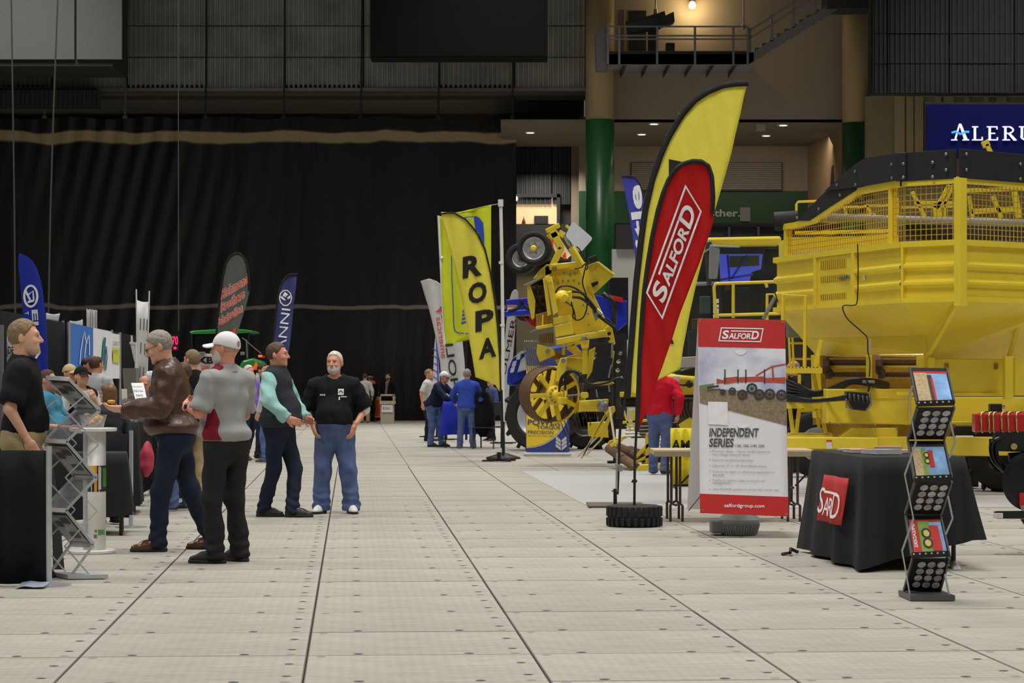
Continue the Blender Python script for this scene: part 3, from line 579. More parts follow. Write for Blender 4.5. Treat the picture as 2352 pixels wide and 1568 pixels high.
        lo, hi = bbox([wv - d * .03, wv + d * .18, wv + d * .1 + nrm * .07, wv + sd * .07], .05); parts.append(nets(fhand, lo, hi, .0058 * max(1, det * .85)))
    def child(nm, prts, mats, mi=None, par=None):
        o = bpy.data.objects.new(nm, np_mesh(nm, prts, mats, mi)); link(o, par or root); return o
    child('body', parts, [skin])
    # ---- eyes
    if det < 1.3:
        for sx in (-1, 1):
            ec = Hd(sx * .031, -.0815, .0075); e1 = nets(lambda p: d_ell(p, ec, (.0125, .0115, .0062)), ec - .018, ec + .018, .004); ic = Hd(sx * .031, -.0915, .009)
            e2 = nets(lambda p: d_ell(p, ic, (.006, .006, .006)), ic - .009, ic + .009, .0025); child('eye', [e1, e2], [EYEW, EYED], [0, 1])
    # ---- hair, beard, cap
    if hair is not None:
        def fhair(p):
            q = (p - hc) @ Rh.astype(np.float32); th = (.0035 + (.005 + .006 * hairlen) * np.clip((q[:, 2] + .07) / .13, 0, 1)) + .6 * .0035 * np.sin(q[:, 0] * 110 + 3 * np.sin(q[:, 2] * 60)) * np.sin(q[:, 1] * 80)
            f = d_ell(q, (0, .014, .02), (.077, .1, .1)) - th; f = smax(f, -(q[:, 2] + .9 * (q[:, 1] + .05) - .028 * 1 ) if False else f * 0 - 1, 0)
            face = np.where(q[:, 1] < -.005, .048 - q[:, 2] + np.minimum(0, (q[:, 1] + .085)) * -.3, -.062 - q[:, 2] + .0 * q[:, 1])
            side_ = (-.005 - q[:, 2]) * 1.; lim = np.where(q[:, 1] < -.05, .084 - .12 * np.abs(q[:, 0]) - q[:, 2], np.where(q[:, 1] < .02, (-.03 + (-(q[:, 1] - .02)) * 1.35) - q[:, 2], (-.058 - hairlen * .05) - q[:, 2]))
            f = smax(f, lim, .008)
            if bald: f = smax(f, -d_ell(q, (0, -.03, .125), (.06 * bald, .1 * bald, .07 * bald)), .008)
            if hairlen >= 2:
                for sx in (-1, 1): f = smin(f, d_ell(q, (sx * .062, .03, -.06), (.035, .06, .09)), .03)
                f = smin(f, d_ell(q, (0, .075, -.06), (.075, .045, .1)), .03)
            return f
        child('hair', [nets(fhair, hc - .2, hc + .19, .0062 * det)], [hair])
    if beard is not None:
        def fbeard(p):
            q = (p - hc) @ Rh.astype(np.float32); f = d_ell(q, (0, -.03, -.03), (.064, .064, .092)); f = smin(f, d_ell(q, (0, -.047, -.08), (.049, .05, .038)), .025); f = f - .0065
            f = smax(f, q[:, 2] + .036 - .25 * np.maximum(0, np.abs(q[:, 0]) - .028) * 6 * .5, .006); f = smax(f, -d_box(q, (0, -.1, -.062), (.019, .03, .008), .005), .005); return smax(f, q[:, 1] - .012, .01)
        child('beard', [nets(fbeard, hc - .15, hc + .13, .005 * det)], [beard])
    if cap is not None:
        Rk = Rh if capyaw is None else Rh @ Rz(capyaw)
        def fcap(p):
            q = (p - hc) @ Rk.astype(np.float32); f = d_ell(q, (0, .014, .03), (.09, .113, .105)); f = smax(f, .028 - q[:, 2] - .1 * np.minimum(q[:, 1], 0) - .28 * np.maximum(q[:, 1], 0), .004); f = smax(f, -d_ell(q, (0, .014, .025), (.078, .1, .092)), .004)
            return smax(f, -d_ell(q, (0, .13, .03), (.03, .05, .026)), .003) if capb is not None else f
        def fbrim(p):
            q = (p - hc) @ Rk.astype(np.float32); q2 = q @ Rx(-12).astype(np.float32); f = d_ell(q2, (0, -.1, .05), (.083, .1, .05)); sl = np.abs(q[:, 2] - .042 + .24 * (-.09 - q[:, 1]) * 1. * -1 * .0 + .16 * (-.09 - q[:, 1]) + 5 * q[:, 0] ** 2) - .006
            f = smax(np.sqrt((q[:, 0] / .083) ** 2 + ((q[:, 1] + .088) / .098) ** 2) * .09 - .09, sl, .002); return smax(f, q[:, 1] + .06, .003)
        k = child('cap', [nets(fcap, hc - .15, hc + .17, .0062 * det)], [cap]); child('brim', [nets(fbrim, hc - .22, hc + .22, .0045 * det)], [capb or cap], par=k)
    if glasses is not None:
        m = MB(); Hv = lambda *v: Vector(Hd(*v))
        for sx in (-1, 1):
            m.tube([Hv(sx * .033 + .021 * math.cos(a), -.103, .008 + .015 * math.sin(a)) for a in [2 * math.pi * k / 12 for k in range(13)]], .0022, 5); m.tube([Hv(sx * .054, -.1, .012), Hv(sx * .082, -.03, .012), Hv(sx * .084, .02, .005)], .0022, 5)
        m.tube([Hv(-.012, -.105, .01), Hv(.012, -.105, .01)], .002, 5); o = bpy.data.objects.new('glasses', m.mesh('glasses', glasses, (0, 0, 0))); link(o, root)
    # ---- garments
    def garment(nm, g, par=None):
        inf, sl, hem = g.get('inf', .014), g.get('sleeve', .72), g.get('hem', hipz - .06); am = g.get('folds', .0045)
        def f_(p):
            t = torso(p, inf) + fold(p, am * .8, ph); puff = g.get('puff', 0)
            if puff: t = smin(t, d_ell(p, hip + (Rc @ np.array((0, -.02, .06))).astype(np.float32), (.18 * fat ** .8 + inf + puff, .135 * fat + belly * .6 + inf + puff, .08)), .05)
            if sl: t = smin(t, arms(p, inf * .9 + g.get('sinf', 0), sl) + fold(p, am, ph + 1, 1.2), .025)
            else:
                for sh in (shR, shL): t = smax(t, -(np.sqrt(((p - (sh + (sh - nb) * .52)) ** 2).sum(1)) - .115), .01)
            t = smax(t, hem - p[:, 2] + .012 * np.sin(p[:, 0] * 9 + ph), .006); cut = d_cone(p, C(0, -.01, .515 - g.get('neckdrop', 0)), C(0, -.03, .66), g.get('neck', .066), .09)
            if not g.get('openfront'): return smax(t, -cut, .006)
            t = smax(t, -cut, .006); q = (p - hip) @ Rc.astype(np.float32); return smax(t, -np.maximum(np.abs(q[:, 0]) - .035 - .12 * np.maximum(0, q[:, 2] - .28), q[:, 1]), .006)
        pts = [shR, shL, C(0, 0, .54), A3(hip[0] - .2, hip[1] - .2 - belly, hem), A3(hip[0] + .2, hip[1] + .2, hem)] + [C(sx * .2 * fat, sy * (.16 + belly), .1) for sx in (-1, 1) for sy in (-1, 1)]
        if sl: pts += [aR[0], aL[0]] + ([aR[1], aL[1]] if sl > 1 else [])
        lo, hi = bbox(pts, .11); o = child(nm, [nets(f_, lo, hi, hv)], [g['mat']], par=par)
        if g.get('collar') is not None:
            ch = g.get('collarh', .05)
            def fcol(p):
                q = (p - nb) @ Rc.astype(np.float32); r = np.sqrt(q[:, 0] ** 2 + ((q[:, 1] + .004 + .22 * q[:, 2]) * .92) ** 2); f = np.abs(r - (.077 * fat ** .3 + (.03 - q[:, 2]) * .3)) - .007; f = smax(f, np.abs(q[:, 2] - .022 + .45 * np.minimum(0, q[:, 1] + .02) * -1 * .6) - ch * .6, .004); return f
            child('collar', [nets(fcol, nb - .13, nb + .13, .0075 * det)], [g['collar']], par=o)
        return o
    obs = {}
    if pants is not None and legs:
        pm = pants if not isinstance(pants, dict) else pants['mat']; pi = .02 if not isinstance(pants, dict) else pants.get('inf', .02); hem = .012 if not isinstance(pants, dict) else pants.get('hem', .012)
        def fp(p):
            f = legs_f(p, pi, hem) + fold(p, .0065, ph + 2, .8) * np.clip(1.6 - np.abs(p[:, 2] - .45) * 0, 0, 1); f = f + .006 * np.sin(p[:, 2] * 75 + 6 * p[:, 0] + 2 * np.sin(p[:, 1] * 30)) * np.clip((.33 - p[:, 2]) * 6, 0, 1)
            b = smin(d_ell(p, hip + A3(0, .016, -.015), (.172 * fat ** .7 + .012, .128 * fat ** .7 + .012, .16), Rp), d_ell(p, C(0, -bw * .4, .08), (.15 * fat + .012, .112 * fat + bw * .5 + .01, .14), Rc), .05)
            f = smin(f, b, .045); f = smax(f, p[:, 2] - (hipz + .085) + .25 * (p[:, 1] - hip[1]) * 0, .005); return smax(f, .028 - p[:, 2], .004)
        lo, hi = bbox([ft[0], ft[1], kn[0], kn[1], hip - A3(.2, .2 + belly, 0), hip + A3(.2, .2, .06)], .11); lo[2] = 0.0; tr = child('trousers', [nets(fp, lo, hi, hv)], [pm]); obs['trousers'] = tr
        if belt is not None:
            def fb(p):
                b = smin(d_ell(p, hip + A3(0, .016, -.015), (.172 * fat ** .7 + .016, .128 * fat ** .7 + .016, .16), Rp), d_ell(p, C(0, -bw * .4, .08), (.15 * fat + .018, .112 * fat + bw * .5 + .016, .14), Rc), .05); return smax(b, np.abs(p[:, 2] - (hipz + .068)) - .018, .003)
            lo, hi = bbox([hip + A3(.22, .22, .1), hip - A3(.22, .22 + belly, 0)], .03); child('belt', [nets(fb, lo, hi, .012 * det)], [belt], par=tr)
    if under is not None: obs['under'] = garment('undershirt', under)
    if top is not None: obs['top'] = garment(top.get('name', 'shirt'), top)
    if vest is not None: obs['vest'] = garment(vest.get('name', 'vest'), vest)
    if legs and shoes:
        for i in (0, 1):
            R_ = Rz(feet[i][2]); T = lambda p: (p - ft[i]) @ R_.astype(np.float32)
            def fs_(p):
                q = T(p); f = smin(d_cone(q, (0, .045, .042), (0, -.1, .036), .04, .045), d_cone(q, (0, -.1, .034), (0, -.17, .026), .044, .032), .02); f = smin(f, d_cone(q, (0, .03, .05), (0, .015, .125), .04, .046), .03); f = smin(f, d_cone(q, (0, 0, .085), (0, -.09, .06), .034, .03), .02)
                return smax(smax(f, .018 - q[:, 2], .003), q[:, 2] - .13, .003)
            def fsole(p):
                q = T(p); f = smin(d_cone(q * A3(1, 1, 0), (0, .045, 0), (0, -.1, 0), .045, .05), d_cone(q * A3(1, 1, 0), (0, -.1, 0), (0, -.172, 0), .05, .036), .02); return smax(f, np.abs(q[:, 2] - .0135) - .0125, .003)
            lo, hi = ft[i] - A3(.24, .24, 0.01), ft[i] + A3(.24, .24, .15); sv = .0085 * det; so = child('shoe', [nets(fs_, lo, hi, sv)], [shoe])
            if sole is not None: child('sole', [nets(fsole, ft[i] - A3(.24, .24, .01), ft[i] + A3(.24, .24, .04), .007 * det)], [sole], par=so)
    return dict(root=root, hip=hip, C=C, Hd=Hd, aR=aR, aL=aL, shR=shR, shL=shL, nb=nb, hc=hc, s=s, ft=ft, torso=torso, arms=arms, hv=hv, child=child, obs=obs, fold=fold, ph=ph, Rc=Rc, Rh=Rh, kn=kn)
def local(pn, m, name, mat, par=None, smooth=False):   # a mesh drawn in a person's own coordinates
    o = bpy.data.objects.new(name, m.mesh(name, mat, (0, 0, 0), smooth)); link(o, par or pn['root']); return o
SOLEB = M('dark_sole', (34, 32, 30), .7); SOLEW = M('white_sole', (225, 224, 220), .6)
GREYH = M('grey_hair', (150, 142, 130), .7, var=.25, scale=60); BRNH = M('brown_hair', (82, 58, 38), .6, var=.3, scale=60); SANDH = M('sandy_hair', (132, 108, 78), .65, var=.25, scale=60); WHTH = M('white_hair', (212, 206, 196), .7, var=.15, scale=60); DRKH = M('dark_hair', (38, 30, 26), .6, var=.2, scale=60); BLNH = M('blond_hair', (176, 144, 88), .6, var=.25, scale=60)
LEATH = M('brown_leather', (78, 52, 40), .4, var=.2, scale=5, bump=.2, bscale=26, coat=.05); GREYK = cloth('grey_knit', (158, 158, 156), var=.05)
# -- black polo, at the draped counter
person('grey-haired man in black polo with hand in khaki pocket behind the front black counter', 53, 18.2, 1.91, yaw=98, hyaw=-4, feet=((-.1, -.02, 0), (.1, .05, 8)), fat=1.03, hair=SANDH, hairlen=.4, beard=M('stubble_grey', (206, 166, 142), .7),
       top=dict(mat=BLKC, sleeve=.86, inf=.02, sinf=.012, collar=BLKC, hem=.995), pants=KHAKI, armR=((-.25, .075, 1.16), (-.215, -.05, .935), dict(palm=(1, 0, 0), curl=30)), armL=((.25, .06, 1.16), (.22, -.06, .94)), sole=SOLEB)
# -- leather jacket, looking down at the snack in his hands
pj = person('grey-haired man in brown leather jacket holding a snack and looking down', 388, 21.0, 1.915, yaw=-82, lean=7, hpitch=24, hyaw=-6, tyaw=-4, feet=((-.12, .34, -8), (.1, -.1, 8)), hipxy=(0, .05), hipz=.93, fat=1.12, belly=.03, hair=GREYH, hairlen=.9, glasses=M('wire_frame', (90, 86, 80), .3, .7),
       top=dict(name='jacket', mat=LEATH, sleeve=1.97, inf=.03, sinf=.012, puff=.02, folds=.0065, hem=.925, collar=LEATH, collarh=.075, neck=.07), pants=JEAND, shoe=M('brown_shoe_leather', (96, 58, 34), .25, var=.2), sole=SOLEB,
       armL=((.25, -.06, 1.13), (.16, -.36, 1.13), dict(palm=(-.5, 0, 1), curl=16, dir=(-.25, -1, .04))), armR=((-.25, -.06, 1.13), (-.06, -.36, 1.12), dict(palm=(.4, 0, 1), curl=18, dir=(.35, -1, .05))))
# -- grey polo and white mesh cap, back to us
MAROON = cloth('maroon_cloth', (128, 28, 46)); CAPW = M('white_cap_fabric', (232, 230, 232), .8, var=.03)
pc = person('man in grey polo with maroon side panels and white mesh cap, back turned', 520, 19.65, 1.85, yaw=226, hyaw=24, tyaw=4, feet=((-.13, -.0, 4), (.13, .02, 40)), fat=1.02, belly=.05, hipz=.935, skin=SKINR, hair=M('buzz_grey', (178, 140, 118), .8, var=.1, scale=60), hairlen=-.6, beard=M('white_beard', (206, 200, 194), .85, var=.1, scale=60), cap=CAPW, capb=CAPW,
       top=dict(mat=GREYK, sleeve=.9, inf=.02, sinf=.01, folds=.007, collar=GREYK, hem=.94, puff=.01), pants=dict(mat=BLKJ, inf=.02, hem=.016), belt=BLKC, shoe=M('black_trainer', (24, 24, 24), .6), sole=SOLEB,
       armL=((.265, .0, 1.15), (.2, -.24, 1.2), dict(palm=(-.6, -.2, .4), curl=48, dir=(-.75, -.5, .3))), armR=((-.23, -.06, 1.13), (-.08, -.28, 1.15), dict(curl=48, dir=(.75, -.5, .2), palm=(.6, -.2, .4))))
C = pc['C']
def side_panel(p):
    f = pc['torso'](p, .0255) + pc['fold'](p, .0048, pc['ph']); f = smin(f, d_ell(p, pc['hip'] + (pc['Rc'] @ np.array((0, -.02, .06))).astype(np.float32), (.18 * 1.02 ** .8 + .0345, .135 * 1.02 + .033 + .0345, .08)), .05)
    q = (p - pc['hip']) @ pc['Rc'].astype(np.float32); f = smax(f, .006 - q[:, 2], .003); f = smax(f, q[:, 2] - .3, .003); return smax(f, np.maximum(.06 - q[:, 0], np.abs(q[:, 1] - .02 + .12 * (q[:, 2] - .1)) - .085 + .19 * np.maximum(0, q[:, 2] - .0)), .003)
lo = pc['hip'] - A3(.4, .4, .02); hi = pc['hip'] + A3(.4, .4, .36); pc['child']('side_panel', [nets(side_panel, lo, hi, .011)], [MAROON], par=pc['obs']['top'])
def yoke(p):
    f = smin(pc['torso'](p, .0255), pc['arms'](p, .031, .9), .025) + pc['fold'](p, .0046, pc['ph']) ; q = (p - pc['hip']) @ pc['Rc'].astype(np.float32); f = smax(f, np.abs(q[:, 0] - .11) - .03, .003); return smax(f, np.maximum(.43 - q[:, 2], q[:, 1] - .06 - .0), .003)
pc['child']('shoulder_insert', [nets(yoke, C(-.05, -.25, .3), C(.4, .25, .6), .01)], [MAROON], par=pc['obs']['top'])
m = MB(); e, wv, _ = pc['aL']; d = (wv - e) / np.linalg.norm(wv - e); m.lathe(Vector(wv - d * .035), [(.036, -.011), (.037, 0), (.036, .011)], 16, axis=Vector(d), closed=False); m.box(Vector(wv - d * .035) + Vector((.034, .012, .004)), (.012, .03, .03)); local(pc, m, 'wristwatch', BLK)
# -- vest man, profile to the right, hand on hip
MINT = cloth('mint_cloth', (158, 206, 200)); VEST = cloth('charcoal_fleece', (48, 52, 58), bump=.4)
person('dark-haired man in charcoal vest over mint shirt, hand on hip', 648, 26.2, 1.87, yaw=74, hyaw=8, lean=-3, feet=((.02, .2, 6), (.0, -.12, 12)), hipxy=(0, .03), fat=1.13, belly=.03, hipz=.94, hair=BRNH, hairlen=.5, skin=SKINR, kneeL=(.1, -.1, .5),
       top=dict(mat=MINT, sleeve=1.98, inf=.012, sinf=.014, folds=.009, collar=None, hem=.95), vest=dict(mat=VEST, sleeve=0, inf=.032, hem=.915, folds=.006, collar=VEST, collarh=.08, puff=.012), pants=dict(mat=JEAND, inf=.018, hem=.012), shoe=M('dark_brown_shoe', (46, 38, 34), .5), sole=SOLEB,
       armR=((-.33, .02, 1.18), (-.235, -.15, 1.0), dict(palm=(.9, .2, -.1), curl=22, dir=(.35, -1, -.35))), armL=((.33, .0, 1.18), (.24, -.16, 1.0), dict(palm=(-.9, .2, -.1), curl=22, dir=(-.3, -1, -.35))))
# -- bearded man in black T-shirt facing the camera
pb = person('white-bearded man in black T-shirt and blue jeans facing the camera', 769, 26.9, 1.81, yaw=-4, hyaw=-10, feet=((-.15, 0, -14), (.18, .02, 18)), fat=1.16, belly=.06, hipz=.915, hair=WHTH, hairlen=.1, beard=M('white_beard', (206, 200, 194), .85, var=.1, scale=60), skin=SKINR,
       under=dict(mat=M('white_sleeve_cloth', (226, 220, 216), .8), sleeve=1.22, inf=.008, hem=1.0), top=dict(name='t_shirt', mat=BLKC, sleeve=.97, inf=.024, sinf=.016, folds=.007, hem=.955, neck=.075, neckdrop=.012), pants=dict(mat=JEAN, inf=.034, hem=.022), belt=BLKC, shoe=M('white_trainer', (222, 220, 214), .6), sole=SOLEB,
       armR=((-.315, .06, 1.12), (-.22, -.12, .945), dict(palm=(1, .4, 0), curl=20, dir=(.35, -.2, -1))), armL=((.32, .06, 1.12), (.23, -.12, .945), dict(palm=(-1, .4, 0), curl=20, dir=(-.3, -.2, -1))))
# chest print: badge and name
def on_chest(x, z):
    y = -.32
    p = np.array([[x, yy, z] for yy in np.linspace(-.45, -.05, 200)], np.float32); f = pb['torso'](p, .027) + .0; k = int(np.argmax(f < 0)); return Vector((x, float(p[k, 1]) - .008, z))
WPR = M('white_print', (240, 240, 240), .8)
m = MB(); bz = pb['hip'][2] + .395; bx = .085
for a, b, c, d in ((-.03, .03, -.032, .034),): m.grid([[on_chest(bx + a + (b - a) * i / 4, bz + c + (d - c) * j / 4) for i in range(5)] for j in range(5)])
for a, b, c, d in ((.0, .06, -.056, -.046),): m.grid([[on_chest(bx + a + (b - a) * i / 4, bz + c + (d - c) * j / 2) for i in range(5)] for j in range(3)])
m.grid([[on_chest(bx - .02 + .012 * i - .006 * 0, bz - .085 + .035 * j) for i in range(2)] for j in range(2)])
local(pb, m, 'chest_badge', WPR, par=pb['obs']['top'])
m = MB(); arc = [(bx - .02 + .04 * k / 8, bz - .008 + .022 * math.sin(math.pi * k / 8)) for k in range(9)]; m.tube([on_chest(x, z) + Vector((0, -.003, 0)) for x, z in arc], .004, 5); local(pb, m, 'badge_emblem', BLK, par=pb['obs']['top'])
m = MB(); v, f, _ = text2d('MIKE', .02); m.add([on_chest(-.145 + x * .062, bz - .04 + y * .018) for x, y in v], f); local(pb, m, 'lettering', WPR, par=pb['obs']['top'])
# ---------------- people further back
P_ = person
P_('man in black jacket and khaki trousers seen from behind beside the leather jacket', 442, 30.5, 1.84, yaw=-128, det=1.3, fat=1.1, hair=SANDH, hairlen=.6, top=dict(mat=BLKC, sleeve=1.95, inf=.026, sinf=.01, collar=BLKC, hem=.9), pants=KHAKI, sole=SOLEB)
P_('man in blue jeans standing half hidden behind the leather jacket', 420, 27.5, 1.66, yaw=-80, det=1.5, hair=BRNH, top=dict(mat=BLKC, sleeve=1.9, inf=.02), pants=JEAN, feet=((-.1, .06, 0), (.1, -.14, 0)))
P_('white-haired man in purple shirt and dark jeans walking behind the grey polo', 571, 44.5, 1.74, yaw=42, det=1.4, fat=1.15, hair=WHTH, hairlen=.8, glasses=None, top=dict(mat=cloth('purple_cloth', (132, 92, 196)), sleeve=1.9, inf=.02, collar=cloth('purple_cloth', (132, 92, 196)), hem=.93), pants=JEAND, feet=((-.1, .0, 0), (.1, .24, 0)), skin=SKINR)
pw = P_('blond woman with a ponytail in white and grey top behind the vest man', 617, 43.5, 1.72, yaw=-120, det=1.4, fat=.9, hair=BLNH, hairlen=.8, hyaw=10, top=dict(mat=M('white_blouse', (205, 200, 196), .8), sleeve=1.95, inf=.014, hem=.92), pants=JEAN, shoe=M('brown_boot', (92, 66, 46), .6))
hcw = pw['hc']; tail = nets(lambda p: smin(d_ell(p, hcw + A3(.02, .15, .02), (.035, .045, .06)), d_cone(p, hcw + A3(.02, .15, .05), hcw + A3(.04, .185, -.08), .03, .012), .02), hcw - .3, hcw + .3, .011); pw['child']('ponytail', [tail], [BLNH])
P_('man in grey jacket facing the blond woman with a ponytail', 602, 45.5, 1.77, yaw=60, det=1.5, hair=DRKH, hairlen=.2, top=dict(mat=M('grey_jacket', (120, 122, 126), .8), sleeve=1.95, inf=.02), pants=JEAND, skin=SKINR)
P_('child in bright green top with dark hair behind the grey polo', 486, 42, 1.46, yaw=-40, det=1.6, hair=DRKH, hairlen=1, top=dict(mat=cloth('lime_cloth', (150, 210, 60)), sleeve=1.9, inf=.014), pants=JEAND)
TEAL = cloth('teal_cloth', (70, 140, 168), var=.2)
P_('heavy man in teal shirt with folded arms behind the brochure stand', 108, 25.2, 1.57, yaw=78, det=1.2, fat=1.25, belly=.08, hair=M('thin_dark_hair', (74, 52, 42), .8), hairlen=-.2, top=dict(mat=TEAL, sleeve=.95, inf=.022, sinf=.02, folds=.009, hem=.9), pants=JEAND, skin=SKINR, armR=((-.34, -.04, 1.13), (-.1, -.34, 1.1)), armL=((.33, -.06, 1.1), (.06, -.36, 1.06)))
P_('young man in black cap with sunglasses on it, chin on hand', 188, 28.6, 1.62, yaw=38, det=1.15, fat=1.05, hair=SANDH, hairlen=-.2, cap=BLKC, skin=SKIN, hpitch=-6, top=dict(mat=M('white_grey_shirt', (196, 194, 196), .8), sleeve=.8, inf=.014, hem=.9), vest=dict(mat=BLKC, sleeve=0, inf=.024, openfront=True), pants=JEAND, armL=((.22, -.16, 1.12), (.075, -.2, 1.36), dict(palm=(-.3, .5, .5), curl=30)))
P_('man in beige cap partly hidden behind the man in black cap', 160, 31.0, 1.66, yaw=50, det=1.4, hair=BRNH, cap=cloth('beige_cap_cloth', (196, 178, 130)), skin=SKINR, top=dict(mat=cloth('brown_plaid', (90, 74, 60)), sleeve=1.9, inf=.014), pants=JEAND)
P_('balding man in pale grey shirt turned to the white banner', 220, 33.0, 1.80, yaw=150, det=1.3, fat=1.12, hair=BRNH, hairlen=.2, bald=.95, skin=SKINR, top=dict(mat=M('pale_grey_shirt', (178, 180, 182), .8, bump=.2), sleeve=1.95, inf=.02, sinf=.01, folds=.008, collar=M('pale_grey_shirt', (178, 180, 182))), pants=JEAND)
P_('dark-haired man half hidden behind the balding man in pale grey', 202, 37.0, 1.81, yaw=60, det=1.6, hair=DRKH, hairlen=.6, skin=SKINR, top=dict(mat=BLKC, sleeve=1.9, inf=.014), pants=JEAND)
P_('woman with shoulder-length brown hair and dark top seated at the counter', 249, 24.8, 1.42, yaw=-140, det=1.2, fat=1., hair=M('auburn_hair', (112, 76, 46), .45, var=.3, scale=40), hairlen=2.2, hyaw=20, top=dict(mat=cloth('charcoal_knit', (52, 52, 56)), sleeve=1.9, inf=.018, hem=.9), pants=BLKC, glasses=BLK)
P_('bald man with glasses in dark jacket behind the white hand-lettered card', 333, 32.6, 1.53, yaw=20, hyaw=-20, hpitch=18, det=1.3, fat=1.2, hair=M('grey_fringe_hair', (150, 130, 112), .8), bald=1.35, skin=SKINR, glasses=BLK, top=dict(mat=M('grey_blazer', (84, 82, 86), .8), sleeve=1.9, inf=.024), pants=BLKC)
# far end of the aisle
P_('man in white shirt and khaki trousers far down the aisle', 838, 85.0, 1.72, yaw=190, det=2.0, hair=BRNH, hairlen=.2, hyaw=-20, top=dict(mat=M('white_shirt', (222, 220, 214), .8), sleeve=1.95, inf=.02, hem=.96), pants=KHAKI, armL=((.3, .0, 1.2), (.12, -.16, 1.05)))
P_('man in black jacket and black cap with orange collar far down the aisle', 851, 87.0, 1.74, yaw=40, det=2.0, cap=BLKC, hair=DRKH, beard=DRKH, top=dict(mat=BLKC, sleeve=1.95, inf=.02), vest=dict(name='orange_scarf', mat=M('orange_cloth', (220, 100, 30)), sleeve=0, inf=.024, hem=1.36), pants=BLKC)
P_('bearded man in dark jacket standing behind the beige waste bin', 891, 86.5, 1.72, yaw=-18, det=2.0, fat=1.15, hair=BRNH, beard=BRNH, under=dict(mat=M('plaid_shirt', (150, 110, 104), .8), sleeve=1.9, inf=.012), top=dict(name='jacket', mat=BLKC, sleeve=1.95, inf=.026, openfront=True), pants=BLKC)
# by the blue table
NAVY = cloth('navy_cloth', (28, 30, 58)); ROY = cloth('royal_blue_cloth', (52, 78, 176))
P_('man in pale grey polo with dark side panels behind the navy sweater', 985, 58.5, 1.74, yaw=70, det=1.6, fat=1.15, hair=SANDH, hairlen=.5, skin=SKINR, top=dict(mat=M('pale_polo', (190, 188, 184), .8), sleeve=.85, inf=.02, collar=M('pale_polo', (190, 188, 184))), pants=cloth('navy_trousers', (26, 28, 44)), armR=((-.3, .08, 1.17), (-.29, .05, .92)))
P_('man in navy sweater and white cap leaning on the blue table', 1000, 54.2, 1.74, yaw=62, lean=30, hipxy=(0, .08), hpitch=6, det=1.5, fat=1.15, belly=.04, hair=GREYH, cap=M('white_cap_fabric', (232, 230, 232), .8), capb=cloth('olive_cap_brim', (120, 116, 90)), skin=SKINR, top=dict(mat=NAVY, sleeve=1.9, inf=.024, hem=.9), pants=JEAN, feet=((-.1, .06, 0), (.1, -.12, 0)), armR=((-.26, -.42, 1.1), (-.12, -.62, .98)), armL=((.2, -.44, 1.1), (.1, -.64, .98)), glasses=BLK, sole=SOLEB)
P_('grey-haired man in royal blue sweater and jeans, back turned, at the blue table', 1072, 52.6, 1.72, yaw=176, lean=8, det=1.5, fat=1.2, hair=GREYH, hairlen=.5, skin=SKINR, top=dict(mat=ROY, sleeve=1.95, inf=.024, hem=.88), pants=JEAN, shoe=M('tan_boot', (140, 108, 84), .7), armL=((.33, -.1, 1.18), (.3, -.34, 1.02)), armR=((-.3, -.14, 1.18), (-.2, -.36, 1.02)), feet=((-.14, 0, -8), (.16, 0, 8)))
P_('person in blue top mostly hidden behind the black folded chairs', 1128, 59, 1.54, yaw=-60, det=1.8, hair=BLNH, top=dict(mat=M('blue_grey_cloth', (62, 72, 120), .8), sleeve=1.9, inf=.02), pants=JEAND, cap=M('blue_grey_cloth', (62, 72, 120)))
P_('man in red sweater and jeans with a hand in his pocket by the yellow roller', 1516, 38.0, 1.78, yaw=162, det=1.3, fat=1.14, belly=.04, hair=GREYH, skin=SKINR, tyaw=10, top=dict(mat=cloth('red_cloth', (204, 22, 46)), sleeve=1.96, inf=.024, sinf=.01, folds=.008, hem=.92), pants=JEAN, belt=BLKC, shoe=BLK, feet=((-.1, .1, -10), (.12, -.05, 12)), armR=((-.32, .06, 1.2), (-.28, -.02, .93), dict(curl=30)), armL=((.3, -.1, 1.2), (.2, -.3, 1.1)))
P_('bald man with glasses in black behind the yellow ladder', 1822, 38.5, 1.78, yaw=-70, det=1.4, fat=1.2, belly=.05, hair=M('grey_fringe_hair', (150, 130, 112), .8), bald=1.3, hairlen=-.2, glasses=BLK, skin=SKINR, top=dict(mat=BLKC, sleeve=1.9, inf=.024), pants=BLKC)

# the snack in the leather jacket man's hand
q = Matrix.Rotation(pj['root'].rotation_euler.z, 3, 'Z') @ Vector(tuple(float(v) for v in (pj['aL'][1] + A3(-.04, -.09, .055)))) * pj['s'] + pj['root'].location
m = MB(); m.lathe(q, [(.002, -.034), (.014, -.028), (.018, 0), (.014, .028), (.002, .034)], 12, axis=(1, .3, 0)); o = m.build('snack_roll', M('golden_crust', (206, 164, 70), .6), smooth=True); tag(o, 'small golden snack roll held in the hands of the leather jacket man', 'food')
